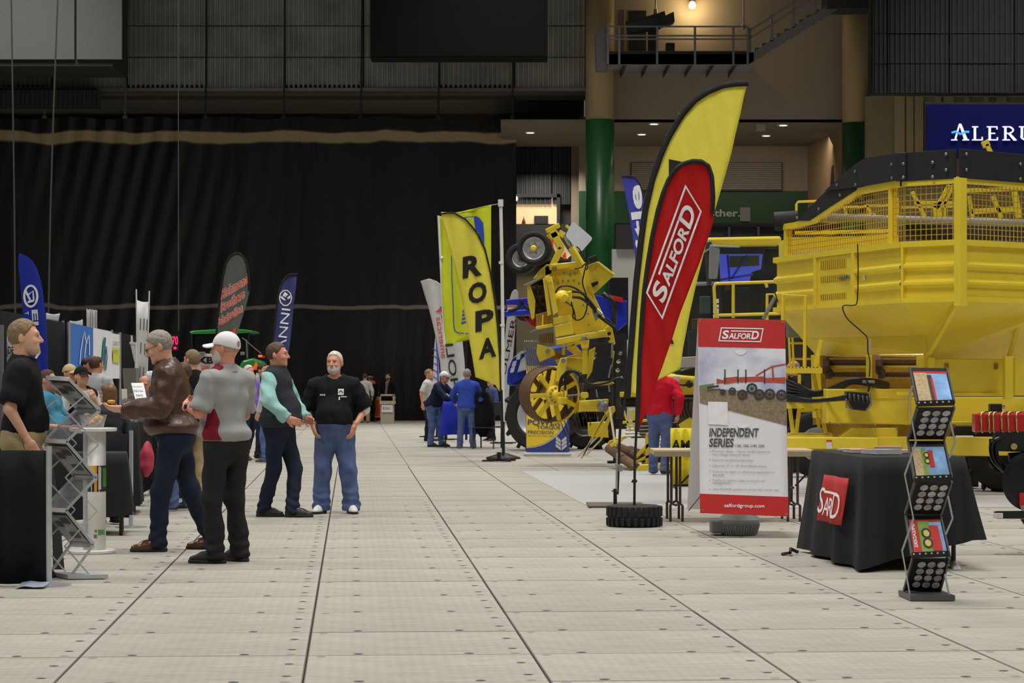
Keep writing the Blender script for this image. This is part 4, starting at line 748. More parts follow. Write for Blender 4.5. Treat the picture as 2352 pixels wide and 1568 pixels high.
# ================================================================= flags
def dens(rows, n):
    r = np.array(rows, float); t = np.unique(np.concatenate([np.linspace(r[i, 0], r[i + 1, 0], max(3, int(2 + (r[i + 1, 0] - r[i, 0]) / 8))) for i in range(len(r) - 1)])); return [(y, np.interp(y, r[:, 0], r[:, 1]), np.interp(y, r[:, 0], r[:, 2])) for y in t]
def wavy(Y, amp, seed, slope=0., x0=0., k=1.):
    return lambda px, py: P(px, py, Y + slope * (px - x0) + amp * (math.sin(k * (px * .075 + py * .012) + seed) + .6 * math.sin(k * (px * .16 - py * .025) + 2 * seed)))
def flag(label, Y, rows, mat, sleeve, sl_pts, slw, amp=.02, seed=0., slope=0., n=60, nu=14, pole=None, base=None, name='feather_flag'):
    x0 = rows[-1][1]; S = wavy(Y, amp, seed, slope, x0); b = P(x0, 900, Y); root = thing(name, (b.x, Y, 0), label, 'flag')
    m = MB(); m.grid([[S(xl + (xr - xl) * i / nu, y) for i in range(nu + 1)] for y, xl, xr in dens(rows, n)]); m.build('cloth', mat, root, smooth=True, solid=.004)
    if sleeve is not None:
        m = MB(); rr = []; q_ = np.array(sl_pts, float); ti = np.linspace(0, len(q_) - 1, len(q_) * 5); sl_pts = np.stack([np.interp(ti, np.arange(len(q_)), q_[:, c]) for c in range(4)], 1)
        for i, (x, y, dx, dy) in enumerate(sl_pts):
            a, c = S(x, y), S(x + dx * slw, y + dy * slw); f = Vector((0, -.02, 0)); rr.append([a - f * .5, a + f, c + f, c - f * .5])
        m.grid(rr, closed=True); m.build('sleeve', sleeve, root, smooth=True)
    if pole is not None: m = MB(); m.tube([P(*q) if len(q) == 3 else P(q[0], q[1], Y) for q in pole[0]], pole[1], 8); m.build('pole', pole[2] if len(pole) > 2 else BLK, root)
    if base == 'cross':
        m = MB(); z = .03
        for a in (.6, 2.17): m.bar((b.x - .35 * math.cos(a), Y - .35 * math.sin(a), z), (b.x + .35 * math.cos(a), Y + .35 * math.sin(a), z), .05, .03)
        m.lathe((b.x, Y, .015), [(.04, 0), (.04, .16)], 10); m.build('cross_base', BLKM, root)
    return root, lambda px, py, o=.012: S(px, py) + Vector((0, -o, 0))
def poly2(mb, pts, surf): mb.add([surf(x, y) for x, y in pts], [tuple(range(len(pts)))])
def strip(mb, pts, wd, surf, closed=False):           # flat ribbon of a given pixel width along a pixel polyline
    n = len(pts); L_, R_ = [], []
    for i, (x, y) in enumerate(pts):
        a = pts[i - 1] if (i or closed) else pts[i]; c = pts[(i + 1) % n] if (i < n - 1 or closed) else pts[i]
        dx, dy = c[0] - a[0], c[1] - a[1]; l = math.hypot(dx, dy) or 1; nx, ny = -dy / l * wd / 2, dx / l * wd / 2; L_.append(surf(x + nx, y + ny)); R_.append(surf(x - nx, y - ny))
    if closed: L_.append(L_[0]); R_.append(R_[0])
    mb.grid([L_, R_])
def seg(p, q, n): return [(p[0] + (q[0] - p[0]) * i / n, p[1] + (q[1] - p[1]) * i / n) for i in range(n + 1)]
def ring(cx, cy, rx, ry, n=28, a0=0, a1=360): return [(cx + rx * math.cos(math.radians(a0 + (a1 - a0) * k / n)), cy + ry * math.sin(math.radians(a0 + (a1 - a0) * k / n))) for k in range(n + (0 if a1 - a0 == 360 else 1))]
def salford(mb, surf, cx, cy, wd, ht, ang, sk, frame=True, skt=None):
    ca, sa = math.cos(math.radians(ang)), math.sin(math.radians(ang)); F = lambda a, b: (cx + (a + sk * -b) * ca - b * sa, cy + (a + sk * -b) * sa + b * ca)
    if frame:
        c = [(-.5 * wd, -.5 * ht), (.5 * wd, -.5 * ht), (.5 * wd, .5 * ht), (-.5 * wd, .5 * ht)]; t = ht * .075; ci = [(x - math.copysign(t, x) * (1.1 if False else 1), y - math.copysign(t, y)) for x, y in c]
        for i in range(4):
            j = (i + 1) % 4; n = 8; mb.grid([[surf(*F(c[i][0] + (c[j][0] - c[i][0]) * k / n, c[i][1] + (c[j][1] - c[i][1]) * k / n)) for k in range(n + 1)], [surf(*F(ci[i][0] + (ci[j][0] - ci[i][0]) * k / n, ci[i][1] + (ci[j][1] - ci[i][1]) * k / n)) for k in range(n + 1)]])
    if skt is not None: F = lambda a, b: (cx + (a + skt * -b) * ca - b * sa, cy + (a + skt * -b) * sa + b * ca)
    def tx(s, a0, a1, b0, b1):
        v, f, _ = text2d(s, .03, res=7); mb.add([surf(*F((a0 + (a1 - a0) * x) * wd, (b1 + (b0 - b1) * y) * ht)) for x, y in v], f)
    tx('S', -.43, -.29, -.3, .33); tx('ALFOR', -.275, .245, -.12, .31); tx('D', .255, .42, -.3, .31)
    n = 10; mb.grid([[surf(*F((-.25 + .5 * k / n) * wd, b * ht)) for k in range(n + 1)] for b in (-.3, -.22)])
GALV0 = M('clamp_steel', (160, 162, 164), .3, .7); FY = cloth('yellow_flag_cloth', (232, 220, 80), .8, var=.04); FR = cloth('red_flag_cloth', (190, 24, 24), .8, var=.04); SLV = M('black_sleeve', (20, 20, 21), .75); WP = M('white_print', (240, 240, 240), .8); BP = M('black_print', (24, 24, 24), .8)
# tall yellow flag behind the red one
rows = [(184, 1698, 1718), (190, 1657, 1717), (205, 1621, 1713), (225, 1591, 1708), (260, 1560, 1701), (310, 1530, 1689), (355, 1510, 1679), (415, 1490, 1662), (480, 1475, 1643), (560, 1464, 1622), (640, 1455, 1602), (720, 1448, 1584), (800, 1442, 1569), (848, 1438, 1562), (872, 1437, 1512), (907, 1436, 1444)]
sl = [(1719, 184, 0, 1), (1690, 185, .1, 1), (1657, 190, .3, .95), (1621, 205, .5, .87), (1591, 225, .65, .75), (1560, 260, .8, .6), (1530, 310, .9, .45), (1510, 355, .93, .37), (1490, 415, .96, .28), (1475, 480, .98, .2), (1464, 560, 1, .1), (1455, 640, 1, .05), (1448, 720, 1, 0), (1442, 800, 1, 0), (1437, 860, 1, 0), (1434, 915, 1, 0)]
yf, sf = flag('tallest yellow feather flag with black edge rising behind the red flag', 28.5, rows, FY, SLV, sl, 14, .012, 1., -.0012, pole=([(1437, 900), (1424, 990), (1418, 1135)], .016))
m = MB()
for ch, x, y, wd_, h_ in (('R', 1578, 420, 84, 92), ('O', 1560, 530, 78, 92), ('P', 1541, 640, 74, 92), ('A', 1513, 745, 70, 76)): textpx(m, ch, x, y, wd_, h_, 0, sf, .03, skew=.2)
m.build('lettering', BP, yf)
b = P(1418, 1140, 28.5)
m = MB(); m.tube([P(1417, 1040, 28.4), P(1416, 1128, 28.4)], .012, 8); m.build('support_rod', STEEL, yf); m = MB(); m.tube([P(1413, 1122, 28.4), P(1413, 1164, 28.4)], .022, 10); m.tube([P(1413, 1125, 28.4), P(1405, 1128, 28.4)], .008, 6); m.build('pole_socket', BLKM, yf); m = MB(); m.tube([P(1424, 1068, 28.4), P(1424, 1082, 28.4)], .03, 10); m.tube([P(1413, 1066, 28.4), P(1426, 1072, 28.4)], .012, 6); m.build('pole_clamp', GALV0, yf)
m = MB(); m.bb((b.x - .35, 28.0, 0.0125), (b.x + .3, 28.9, .026)); m.build('base_plate', M('brown_base_plate', (92, 84, 68), .7), yf)
# red teardrop flag
rows = [(369, 1590, 1608), (375, 1569, 1623), (387, 1552, 1632), (410, 1535, 1636), (440, 1522, 1638), (480, 1509, 1639), (510, 1500, 1638), (540, 1494, 1629), (600, 1484, 1608), (660, 1476, 1585), (720, 1471, 1562), (780, 1467, 1543), (840, 1464, 1522), (900, 1462, 1500), (950, 1461, 1482), (990, 1461, 1467)]
sl = [(1641, 492, -1, 0), (1643, 450, -1, 0), (1640, 405, -1, .1), (1631, 378, -.7, .7), (1612, 366, -.2, 1), (1590, 365, .15, 1), (1565, 372, .4, .9), (1548, 385, .6, .8), (1531, 410, .8, .55), (1518, 442, .93, .35), (1506, 482, .97, .25), (1493, 542, 1, .15), (1483, 602, 1, .1), (1475, 662, 1, .08), (1470, 720, 1, 0), (1466, 780, 1, 0), (1463, 840, 1, 0), (1461, 900, 1, 0), (1459, 950, 1, 0), (1458, 992, 1, 0)]
rf, sf = flag('red teardrop flag with white diamond-framed lettering standing in a black tyre', 24.5, rows, FR, SLV, sl, 10, .014, 2.2, .0006, pole=([(1462, 985), (1458, 1060), (1457, 1160)], .013))
m = MB(); salford(m, lambda x, y: sf(x, y, .02), 1547.5, 579, 264, 57, -70, .8, skt=.4); m.build('lettering', WP, rf)
m = MB(); m.tube([P(1450, 1106, 24.5), P(1464, 1104, 24.5)], .01, 6); m.lathe(P(1457, 1108, 24.5), [(.024, 0), (.024, .03)], 10); m.build('pole_clamp', BLKM, rf)
tc_ = Vector((XW(1457, 24.5), 24.5, 0)); m = MB(); m.lathe(tc_, [(.12, .04), (.15, .02), (.23, .005), (.262, .03), (.268, .11), (.262, .185), (.23, .215), (.16, .205), (.12, .18)], 40, closed=False); tyo = m.build('tyre', RUB, rf, smooth=True)
for k in range(26):
    a = 2 * math.pi * k / 26; m = MB(); R = Matrix.Rotation(a, 3, 'Z'); m.box(tc_ + R @ Vector((.266, 0, .155)), (.03, .042, .1), R=R); m.box(tc_ + R @ Vector((.264, .032, .05)), (.03, .036, .08), R=R); m.build('tread_block', RUB, tyo, bevel=.006)
# flags round the blue table, ROPA yellow
rows = [(487, 1013, 1043), (503, 1015, 1072), (534, 1023, 1098), (572, 1033, 1116), (622, 1046, 1128), (690, 1061, 1139), (748, 1072, 1145), (821, 1085, 1150), (866, 1092, 1152), (877, 1122, 1152), (884, 1138, 1152), (898, 1146, 1152)]
sl = [(1012, 489, .1, 1), (1028, 487, 0, 1), (1043, 487, -.1, 1), (1072, 503, -.5, .85), (1098, 534, -.8, .6), (1116, 572, -.93, .4), (1128, 622, -.97, .2), (1139, 690, -1, .1), (1145, 748, -1, 0), (1150, 821, -1, 0), (1152, 900, -1, 0)]
ro, sf = flag('yellow feather flag with four large black letters beside the white pole', 44, rows, FY, SLV, sl, 3.6, .022, .4, .002, pole=([(1152, 895), (1155, 1000), (1156, 1046)], .02), base='cross')
m = MB()
for ch, x, y, wd_, h_ in (('R', 1085, 611, 44, 50), ('O', 1097, 672, 42, 48), ('P', 1113, 735, 42, 48), ('A', 1120, 799, 40, 46)): textpx(m, ch, x, y, wd_, h_, 0, sf, .04, skew=-.2, track=1)
m.build('lettering', BP, ro)
FYG = cloth('lime_yellow_flag_cloth', (204, 214, 44), .8, var=.05); BLUPR = M('blue_print', (44, 72, 190), .8)
rows = [(470, 1127, 1128.5), (480, 1084, 1128), (497, 1009, 1128), (560, 1011, 1128), (640, 1015, 1128), (720, 1018, 1128), (770, 1021, 1127), (783, 1021, 1066), (790, 1021, 1034)]
yg, sf = flag('lime yellow rectangular flag with blue outlined emblem on a white pole', 46, rows, FYG, None, None, 0, .03, 1.7, .0)
m = MB(); strip(m, [(1037, 580), (1038, 640), (1041, 700), (1042.5, 748), (1045, 759), (1052, 764), (1076, 766), (1100, 764), (1112, 752)], 2, sf); strip(m, [(1037, 580), (1040, 515), (1050, 504), (1070, 499), (1096, 497)], 2, sf); poly2(m, [(1088, 497), (1100, 499), (1110, 512), (1112, 540), (1112, 600), (1108, 640), (1100, 560), (1092, 530)], sf)
for k in range(4): strip(m, [(1060 + k * .8, 742 - k * 9), (1074, 738 - k * 9), (1086, 742 - k * 9)], 5, sf)
m.build('emblem', BLUPR, yg)
m = MB(); m.tube([P(1007, 495, 46), P(1014, 640, 46), P(1021, 791, 46)], .022, 8); m.tube([P(1012, 592, 46), P(1016, 594, 46)], .04, 6); m.build('edge_batten', WHITE, yg)
m = MB(); yb = 45.8; m.tube([P(1150, 462, yb), P(1153, 600, yb), P(1155, 760, yb), P(1155.5, 968, yb)], .032, 10); m.tube([P(1150, 458, yb), P(1150, 474, yb)], .05, 8); m.tube([P(1151, 600, yb), P(1151, 606, yb)], .045, 8); m.tube([P(1154, 744, yb), P(1154, 749, yb)], .045, 8); m.tube([P(1128, 471, 46), P(1150, 467, yb)], .006, 5); m.build('pole', WHITE, yg)
m = MB(); m.tube([P(1155.5, 966, yb), P(1156.5, 1052, yb)], .03, 8); m.lathe((XW(1156, yb), yb, 0), [(.03, .12), (.32, .03), (.33, .005)], 20); m.build('base', BLKM, yg)
# white feather flags (seen from behind, and from the front)
FW = cloth('white_flag_cloth', (206, 203, 202), .8, var=.03); GRNP = M('dark_green_print', (34, 48, 42), .8); REDPR = M('orange_red_print', (214, 76, 56), .8)
rows = [(640, 984, 988), (645, 966, 1002), (655, 969, 1016), (680, 976, 1034), (705, 984, 1046), (740, 993, 1056), (780, 1002, 1062), (830, 1010, 1067), (900, 1017, 1070), (980, 1024, 1072)]
wf, sf = flag('white feather flag seen from behind with mirrored lettering, left of the yellow flags', 60, rows, FW, None, None, 0, .03, .8, .003, pole=([(1070, 640, 60.2), (1070, 800, 60.2), (1071, 1010, 60.2)], .03), base='cross')
m = MB(); textpx(m, 'HOLMER', 1033, 800, 200, 18, -98, sf, .01, flip=True); m.build('lettering', GRNP, wf); m = MB(); textpx(m, 'americas', 1014, 775, 96, 12, -98, sf, .005, flip=True); poly2(m, [(999, 717), (1017, 703), (1018, 717)], sf); m.build('small_lettering', REDPR, wf)
rows = [(665, 1181, 1186), (670, 1176, 1190), (682, 1172, 1190.5), (700, 1168, 1189), (740, 1163, 1184), (800, 1158, 1180), (850, 1156.5, 1175), (892, 1156, 1170), (960, 1156, 1166)]
wf2, sf = flag('white feather flag with black lettering between the white pole and the blue loader', 56.5, rows, FW, None, None, 0, .02, .3, 0, pole=([(1157, 880), (1157, 1018)], .025), base='cross')
m = MB(); textpx(m, 'HOLMER', 1165, 812, 165, 11, -79.5, sf, .0); m.build('lettering', BP, wf2); m = MB(); textpx(m, 'americas', 1178, 762, 70, 6, -80, sf, .0); m.build('small_lettering', REDPR, wf2)
rows = [(765, 1001, 1003), (790, 998, 1005), (830, 996, 1007), (870, 994, 1010), (925, 991, 1012)]
bw_, sf = flag('narrow white flag with blue slanting stripes behind the pale grey polo', 63, rows, FW, None, None, 0, .01, .3, 0, pole=([(1003, 880), (1003, 1004)], .025), base='cross')
m = MB()
for k in range(8): strip(m, [(994, 800 + 16 * k), (1007, 808 + 16 * k)], 2.2, sf)
strip(m, [(1002, 770), (1005, 830), (1007, 890)], 3, sf); m.build('stripe_print', BLUPR, bw_)
FB = cloth('blue_flag_cloth', (36, 52, 160), .75, var=.1)
rows = [(404, 1428, 1450), (408, 1428.5, 1460), (420, 1431, 1469), (440, 1435, 1477), (480, 1443, 1484), (540, 1453, 1490), (620, 1462, 1495), (720, 1470, 1499), (800, 1476, 1500)]
sl = [(1427, 403, 0, 1), (1450, 403, -.1, 1), (1460, 407, -.5, .85), (1469, 418, -.8, .6), (1478, 440, -.9, .3), (1485, 480, -1, 0), (1491, 540, -1, 0), (1496, 620, -1, 0), (1500, 720, -1, 0), (1501, 800, -1, 0)]
tl, sf = flag('blue feather flag with white letters half hidden behind the tall yellow flag', 62, rows, cloth('violet_blue_flag_cloth', (70, 72, 176), .75), SLV, sl, 3, .02, .2, 0, pole=([(1500, 790), (1501, 1006)], .03), base='cross')
m = MB(); textpx(m, 'title', 1468, 520, 190, 30, -97, sf, .03); m.build('lettering', WP, tl)
# flags on the booth side
rows = [(583, 44, 50), (588, 43, 62), (600, 42.5, 75), (618, 43, 85), (645, 46, 94), (680, 49, 100), (730, 53, 105), (790, 60, 109), (850, 68, 111), (930, 75, 112)]
bf, sf = flag('tall blue feather flag with white round emblem behind the black polo man', 34.2, rows, FB, None, None, 0, .025, .9, .001, pole=([(111, 850), (112, 1000), (112, 1100)], .018), base='cross')
m = MB(); strip(m, ring(71, 680, 15, 24), 5, sf, closed=True); strip(m, [(59, 668), (70, 690), (64, 694), (78, 690)], 5, sf); strip(m, [(64, 678), (76, 668), (78, 690)], 4, sf); m.build('emblem', WP, bf)
m = MB(); textpx(m, 'ELLA', 84, 770, 118, 14, 86, sf, .03); m.build('lettering', WP, bf); m = MB(); textpx(m, 'T', 62, 719, 8, 8, 85, sf, .02); m.build('small_lettering', WP, bf)
rows = [(580, 538, 552), (590, 526, 562), (605, 518, 568), (640, 510, 573), (670, 506.5, 573), (700, 502, 566), (740, 498, 553), (770, 496, 544), (830, 495, 526), (905, 494, 499)]
sl = [(574, 668, -1, 0), (574, 640, -1, 0), (569, 605, -.9, .3), (562, 590, -.6, .7), (552, 580, -.2, 1), (538, 580, .2, 1), (525, 590, .6, .7), (517, 605, .8, .5), (509, 640, .95, .2), (505, 670, 1, .1), (501, 700, 1, 0), (497, 740, 1, 0), (494.5, 770, 1, 0), (493.5, 830, 1, 0), (493, 905, 1, 0)]
gf, sf = flag('grey teardrop flag with orange slanted lettering behind the white cap', 39, rows, cloth('grey_flag_cloth', (112, 116, 112), .8, var=.03), SLV, sl, 4.5, .01, .5, 0, pole=([(494, 900), (494, 1082)], .018), base='cross')
for nm, bo, mt, o in (('lettering_outline', .075, WP, .012), ('lettering', .02, M('orange_print', (236, 92, 52), .8), .018)):
    m = MB(); S2 = lambda x, y: sf(x, y, o); e = 1.05 if bo > .03 else 1.
    textpx(m, 'Richmond', 539, 658, 60 * e, 25 * e, 0, S2, bo, skew=-.62); textpx(m, 'Brothers', 535, 690, 52 * e, 24 * e, 0, S2, bo, skew=-.62); textpx(m, 'Fabrication', 528, 724, 57 * e, 22 * e, 0, S2, bo, skew=-.64)
    m.build(nm, mt, gf)
m = MB(); poly2(m, [(530, 762), (541, 751), (543, 754), (541, 768)], S2); m.build('arrow_print', mt, gf)
rows = [(628, 665, 683), (634, 657, 682), (645, 649, 681), (665, 641, 679), (700, 635, 675), (740, 631, 671), (780, 628, 667), (830, 625, 660), (900, 623, 655)]
sl = [(684, 627, 0, 1), (665, 628, .2, 1), (656, 634, .5, .8), (648, 645, .7, .7), (640, 665, .9, .3), (633.5, 700, 1, .1), (629.5, 740, 1, 0), (626, 780, 1, 0), (623, 830, 1, 0), (621, 900, 1, 0)]
nf, sf = flag('navy feather flag with white vertical lettering above the vest man', 46.5, rows, cloth('navy_flag_cloth', (66, 70, 124), .75, var=.12), SLV, sl, 4.5, .03, .5, 0, pole=([(622, 890), (622, 1046)], .02), base='cross')
m = MB(); strip(m, ring(656, 684, 14, 18, 10), 2.6, sf, closed=True); poly2(m, [(649, 679), (654, 670), (662, 676), (656, 683)], sf); poly2(m, [(643, 682), (648, 680), (657, 689), (652, 690)], sf); poly2(m, [(659, 684), (666, 678), (668, 683), (662, 688)], sf); m.build('emblem', WP, nf)
m = MB(); textpx(m, 'INNVICTIS', 646, 800, 184, 20, 97, sf, .0); m.build('lettering', WP, nf)
# ================================================================= booths at left: drapes, hanging banners
DRP = cloth('black_drape_cloth', (19, 19, 21), .85, var=.15); PIPE = M('aluminium_pipe', (200, 204, 210), .3, .7)
WX = lambda Y, o=0.: -7.1 - .0579 * (Y - 34) + o
def drape(label, p, q, z0, z1, name='booth_drape', mat=None, amp=.045, pitch=.16, post=True):
    p, q = Vector((*p, 0)), Vector((*q, 0)); d = q - p; n = max(8, int(d.length / pitch) * 6); nr = Vector((-d.y, d.x, 0)).normalized(); root = thing(name, p, label, 'drape'); m = MB()
    m.grid([[p + d * (i / n) + nr * amp * (math.sin(i * 1.05 + .5 * math.sin(i * .13)) * (.55 + .45 * (1 - k / 3))) + Vector((0, 0, z0 + (z1 - z0) * k / 3)) for i in range(n + 1)] for k in range(4)]); m.build('cloth', mat or DRP, root, smooth=True, solid=.004)
    if post:
        for nm, a in (('post', p), ('post', q)): m = MB(); m.tube([a + Vector((0, 0, .012)), a + Vector((0, 0, z1 + .03))], .022, 10); m.lathe(a, [(.16, 0), (.16, .012)], 16); m.build(nm, PIPE, root)
        m = MB(); m.tube([p + nr * .04 * (1 if nr.dot(p) > 0 else -1) + Vector((0, 0, z1 - .035)), q + nr * .04 * (1 if nr.dot(p) > 0 else -1) + Vector((0, 0, z1 - .035))], .012, 8); m.build('top_pipe', PIPE, root)
    return root
drape('tall black pleated booth drape behind the blue feather flag', (WX(30), 30), (WX(41), 41), .05, 2.43)
drape('tall black pleated booth drape beyond the white hanging banner', (WX(48.8), 48.8), (WX(62), 62), .05, 2.44)
def onwall(px, py, o=.12, lift=.0):
    Y = (-7.1 + o + 1.9686) / ((px - CX) / FX + .0579); return P(px, py, Y) + Vector((lift, -lift * .2, 0))
def hang(label, x0, x1, ytl, ytr, zb, mat, name='hanging_banner', cat='banner'):
    a, b = onwall(x0, ytl), onwall(x1, ytr); m = MB(); c = Vector((0, 0, 0)); root = thing(name, (a.x, a.y, zb), label, cat)
    m.prism([a, b, Vector((b.x, b.y, zb)), Vector((a.x, a.y, zb))], (-.02, 0, 0)); m.build('sheet', mat, root); return root
SKYB = M('sky_blue_print', (52, 118, 204), .6, var=.03)
hb = hang('bright blue hanging banner with white mountain outline on the booth wall', 160, 214, 740, 753, .02, SKYB)
m = MB(); S3 = lambda x, y: onwall(x, y, .12, .02); strip(m, [(181, 836), (183, 806), (186, 790), (188, 776), (191.5, 761), (194, 778), (196, 788), (199, 776), (202, 769), (203, 790), (203, 815)], 1.7, S3); strip(m, [(196, 784), (193, 806), (191, 836)], 1.6, S3); strip(m, [(194, 780), (199, 788)], 1.4, S3); m.build('outline_print', WP, hb)
m = MB(); m.tube([onwall(158, 739), onwall(158, 739) * 1 + Vector((0, 0, -2.3))], .03, 8); m.build('edge_post', PIPE, hb)
hw = hang('white hanging banner with green and blue brush mark beside the blue one', 216, 256, 753, 761, .02, M('white_print', (240, 240, 240), .8))
for c, o in (((40, 150, 120), 0), ((44, 84, 160), 3.)):
    m = MB(); strip(m, [(233 + o, 838), (235 + o, 800), (238 + o * .6, 775)], 3.2, S3); strip(m, [(238 + o, 850), (241 + o, 820), (242, 795)], 2., S3); m.build('brush_print', M('brush_%d' % c[0], c, .8), hw)
hy = hang('small white and yellow sign beside the white hanging banner', 257, 275, 765, 768, 1.5, M('white_print', (240, 240, 240), .8), 'hanging_sign', 'sign')
m = MB(); poly2(m, [(257, 798), (273, 800), (272, 834), (257, 831)], S3); m.build('yellow_field', M('lime_print', (212, 214, 66), .8), hy); m = MB(); textpx(m, '27KT', 265, 789, 14, 9, 4, S3, .0); m.build('lettering', M('grey_print', (110, 110, 100), .8), hy); m = MB(); textpx(m, 'MTD', 264, 809, 10, 9, 4, S3, .0); m.build('lettering', M('grey_print', (110, 110, 100), .8), hy)
m = MB(); m.tube([onwall(275, 763), onwall(275, 763) * 1 - Vector((0, 0, 2.3))], .03, 8); m.build('edge_post', PIPE, hy)
def cloth_sign(label, Y, quad, name='standing_banner', poles=True, marks=None, mat=None, low=None):
    S = lambda x, y, o=.01: P(x, y, Y - o); b = P(quad[3][0], quad[3][1], Y); root = thing(name, (b.x, Y, 0), label, 'banner'); m = MB(); n = 8; A, B, C_, D_ = quad
    m.grid([[S(A[0] + (D_[0] - A[0]) * t + ((B[0] + (C_[0] - B[0]) * t) - (A[0] + (D_[0] - A[0]) * t)) * i / n, A[1] + (D_[1] - A[1]) * t + ((B[1] + (C_[1] - B[1]) * t) - (A[1] + (D_[1] - A[1]) * t)) * i / n + (3 * math.sin(math.pi * i / n) if t == 0 else 0), .003 * math.sin(i * 1.3)) for i in range(n + 1)] for t in (0, .33, .66, 1)]); m.build('sheet', mat or FW, root, smooth=True, solid=.004)
    if poles == 'behind': m = MB(); cx_ = (A[0] + B[0]) / 2; m.tube([P(cx_, A[1] + 4, Y + .04), Vector((XW(cx_, Y), Y + .04, 0))], .014, 8); m.build('pole', WHITE, root)
    elif poles:
        for e, f in ((A, D_), (B, C_)): m = MB(); m.tube([P(e[0], e[1] - 24, Y), P(f[0], f[1], Y), Vector((P(f[0], f[1], Y).x, Y, .01))], .012, 8); m.lathe((P(f[0], f[1], Y).x, Y, 0), [(.12, 0), (.12, .012)], 12); m.build('pole', WHITE, root)
    if marks: m = MB(); marks(m, S); m.build('lettering', M('green_print', (70, 120, 84), .8), root)
    return root
def mk(m, S):
    for x, y in ((323, 745), (331, 745), (338, 747), (324, 800), (333, 803), (322, 855), (330, 857)): strip(m, [(x, y - 14), (x - 1, y + 12)], 2, S)
cloth_sign('tall white banner sheet between two thin poles beside the leather jacket', 38, [(313, 688), (343, 692), (337, 872), (316, 872)], marks=mk, mat=M('bright_banner_white', (238, 236, 236), .7, var=.02))
for k, (x0, x1) in enumerate(((199, 207), (208, 212), (213, 219), (220, 223))):
    rs2 = cloth_sign(('first', 'second', 'third', 'fourth')[k] + ' narrow white banner strip rising behind the blue hanging banner', 55, [(x0, 708 + k), (x1, 709 + k), (x1, 800), (x0, 800)], poles=False, name='banner_strip'); m = MB(); m.tube([P((x0 + x1) / 2, 712, 55.03), Vector((XW((x0 + x1) / 2, 55), 55.03, 0))], .015, 6); m.build('pole', WHITE, bpy.data.objects[rs2.name])
cloth_sign('small white banner end showing above the drape beside the blue flag', 44, [(106, 718), (138, 719), (134, 740), (106, 735)], poles='behind')
cloth_sign('white and teal banner corner peeping above the blue hanging banner', 52, [(160, 736), (190, 733), (190, 800), (160, 800)], poles='behind')
rs = cloth_sign('white poster with red and black lettering behind the black polo man', 33, [(16, 760), (40, 760), (40, 905), (14, 905)], poles=False, name='poster')
m = MB(); S5 = lambda x, y: P(x, y, 32.97); textpx(m, 'DEALER', 38, 804, 40, 17, 0, S5, .02); m.build('lettering', BP, rs); m = MB(); textpx(m, 'RICHMOND', 40, 780, 44, 9, -6, S5, .0); m.build('red_lettering', M('red_print', (200, 60, 60), .8), rs)
m = MB(); m.bb(P(-60, 1000, 31), P(9, 746, 31.1)); o = m.build('grey_display_panel', M('display_grey', (104, 104, 108), .6)); tag(o, 'grey display panel at the frame edge behind the black polo man', 'panel')
# low pipe and drape rail at the front, its post and a sheet of paper on the floor
DRK2 = cloth('black_green_drape', (14, 19, 21), .85, var=.15)
drape('low black drape rail on silver pipe in front of the black polo man', (XW(-260, 17.4), 17.45), (XW(112, 17.4), 17.4), .012, ZW(1034, 17.4), 'drape_rail', DRK2, .03, .2)
m = MB(); m.grid([[P(34 + 22 * i, 1346 - 1.5 * j * j, 17.1 + .0 * j) + Vector((0, .12 * j, .004 + .012 * math.sin(i * 1.3) ** 2)) for i in range(4)] for j in range(3)]); o = m.build('plastic_sheet', M('pale_plastic', (170, 180, 190), .3)); tag(o, 'pale plastic sheet on the floor at the foot of the low drape', 'sheet'); o.location.z = .01
drape('low black drape rail on silver pipe behind the white pedestal', (XW(100, 24.45), 24.45), (XW(301, 24.3), 24.3), .1, .93, 'drape_rail', None, .03, .2)
drape('low black drape rail beyond the woman at the counter', (XW(303, 28.4), 28.4), (XW(345, 31.2), 31.2), .1, .98, 'drape_rail', None, .04, .2)
def draped_table(label, corners, z, mat, hems, flare=.12, pleat=.03, name='draped_table', n=14):
    """cloth over a table: corners in order round the top, one hem height per corner"""
    cs = [Vector((*c, z)) for c in corners]; ct = sum(cs, Vector()) / 4; root = thing(name, (ct.x, ct.y, 0), label, 'table'); m = MB(); per = []; 
    for i in range(4):
        a, b = cs[i], cs[(i + 1) % 4]
        for k in range(n): t = k / n; per.append((a + (b - a) * t, hems[i] * (1 - t) + hems[(i + 1) % 4] * t, i, t))
    rowsg = []
    for q in range(7):
        u = q / 6; r = []
        for p, h, i, t in per:
            d = (p - ct); d.z = 0; d.normalize(); cor = abs(t - .5) * 2; f = flare * (u ** 1.2) * (.45 + .75 * cor ** 4) + pleat * u * math.sin(t * 17 + i) + (.012 if q else 0)
            r.append(Vector((p.x + d.x * f, p.y + d.y * f, z + (h - z) * u + (-.02 if q == 0 else 0) * 0)))
        rowsg.append(r)
    top = [ct + (p - ct) * .97 + Vector((0, 0, .004)) for p, h, i, t in per]; mid = [ct + (p - ct) * .4 + Vector((0, 0, .004)) for p, h, i, t in per]
    m.grid([mid, top] + rowsg, closed=True); m.add([v for v in mid], [tuple(range(len(mid)))]); m.build('tablecloth', mat, root, smooth=True)
    for a in cs: g_ = ct + (a - ct) * .86; m = MB(); m.tube([Vector((g_.x, g_.y, 0)), Vector((g_.x, g_.y, z - .03))], .018, 8); m.build('leg', BLKM, root)
    m = MB(); c2 = [ct + (a - ct) * .95 - Vector((0, 0, .012)) for a in cs]; m.prism(c2, (0, 0, -.03)); m.build('tabletop', M('table_board', (150, 130, 100), .7), root)
    return root
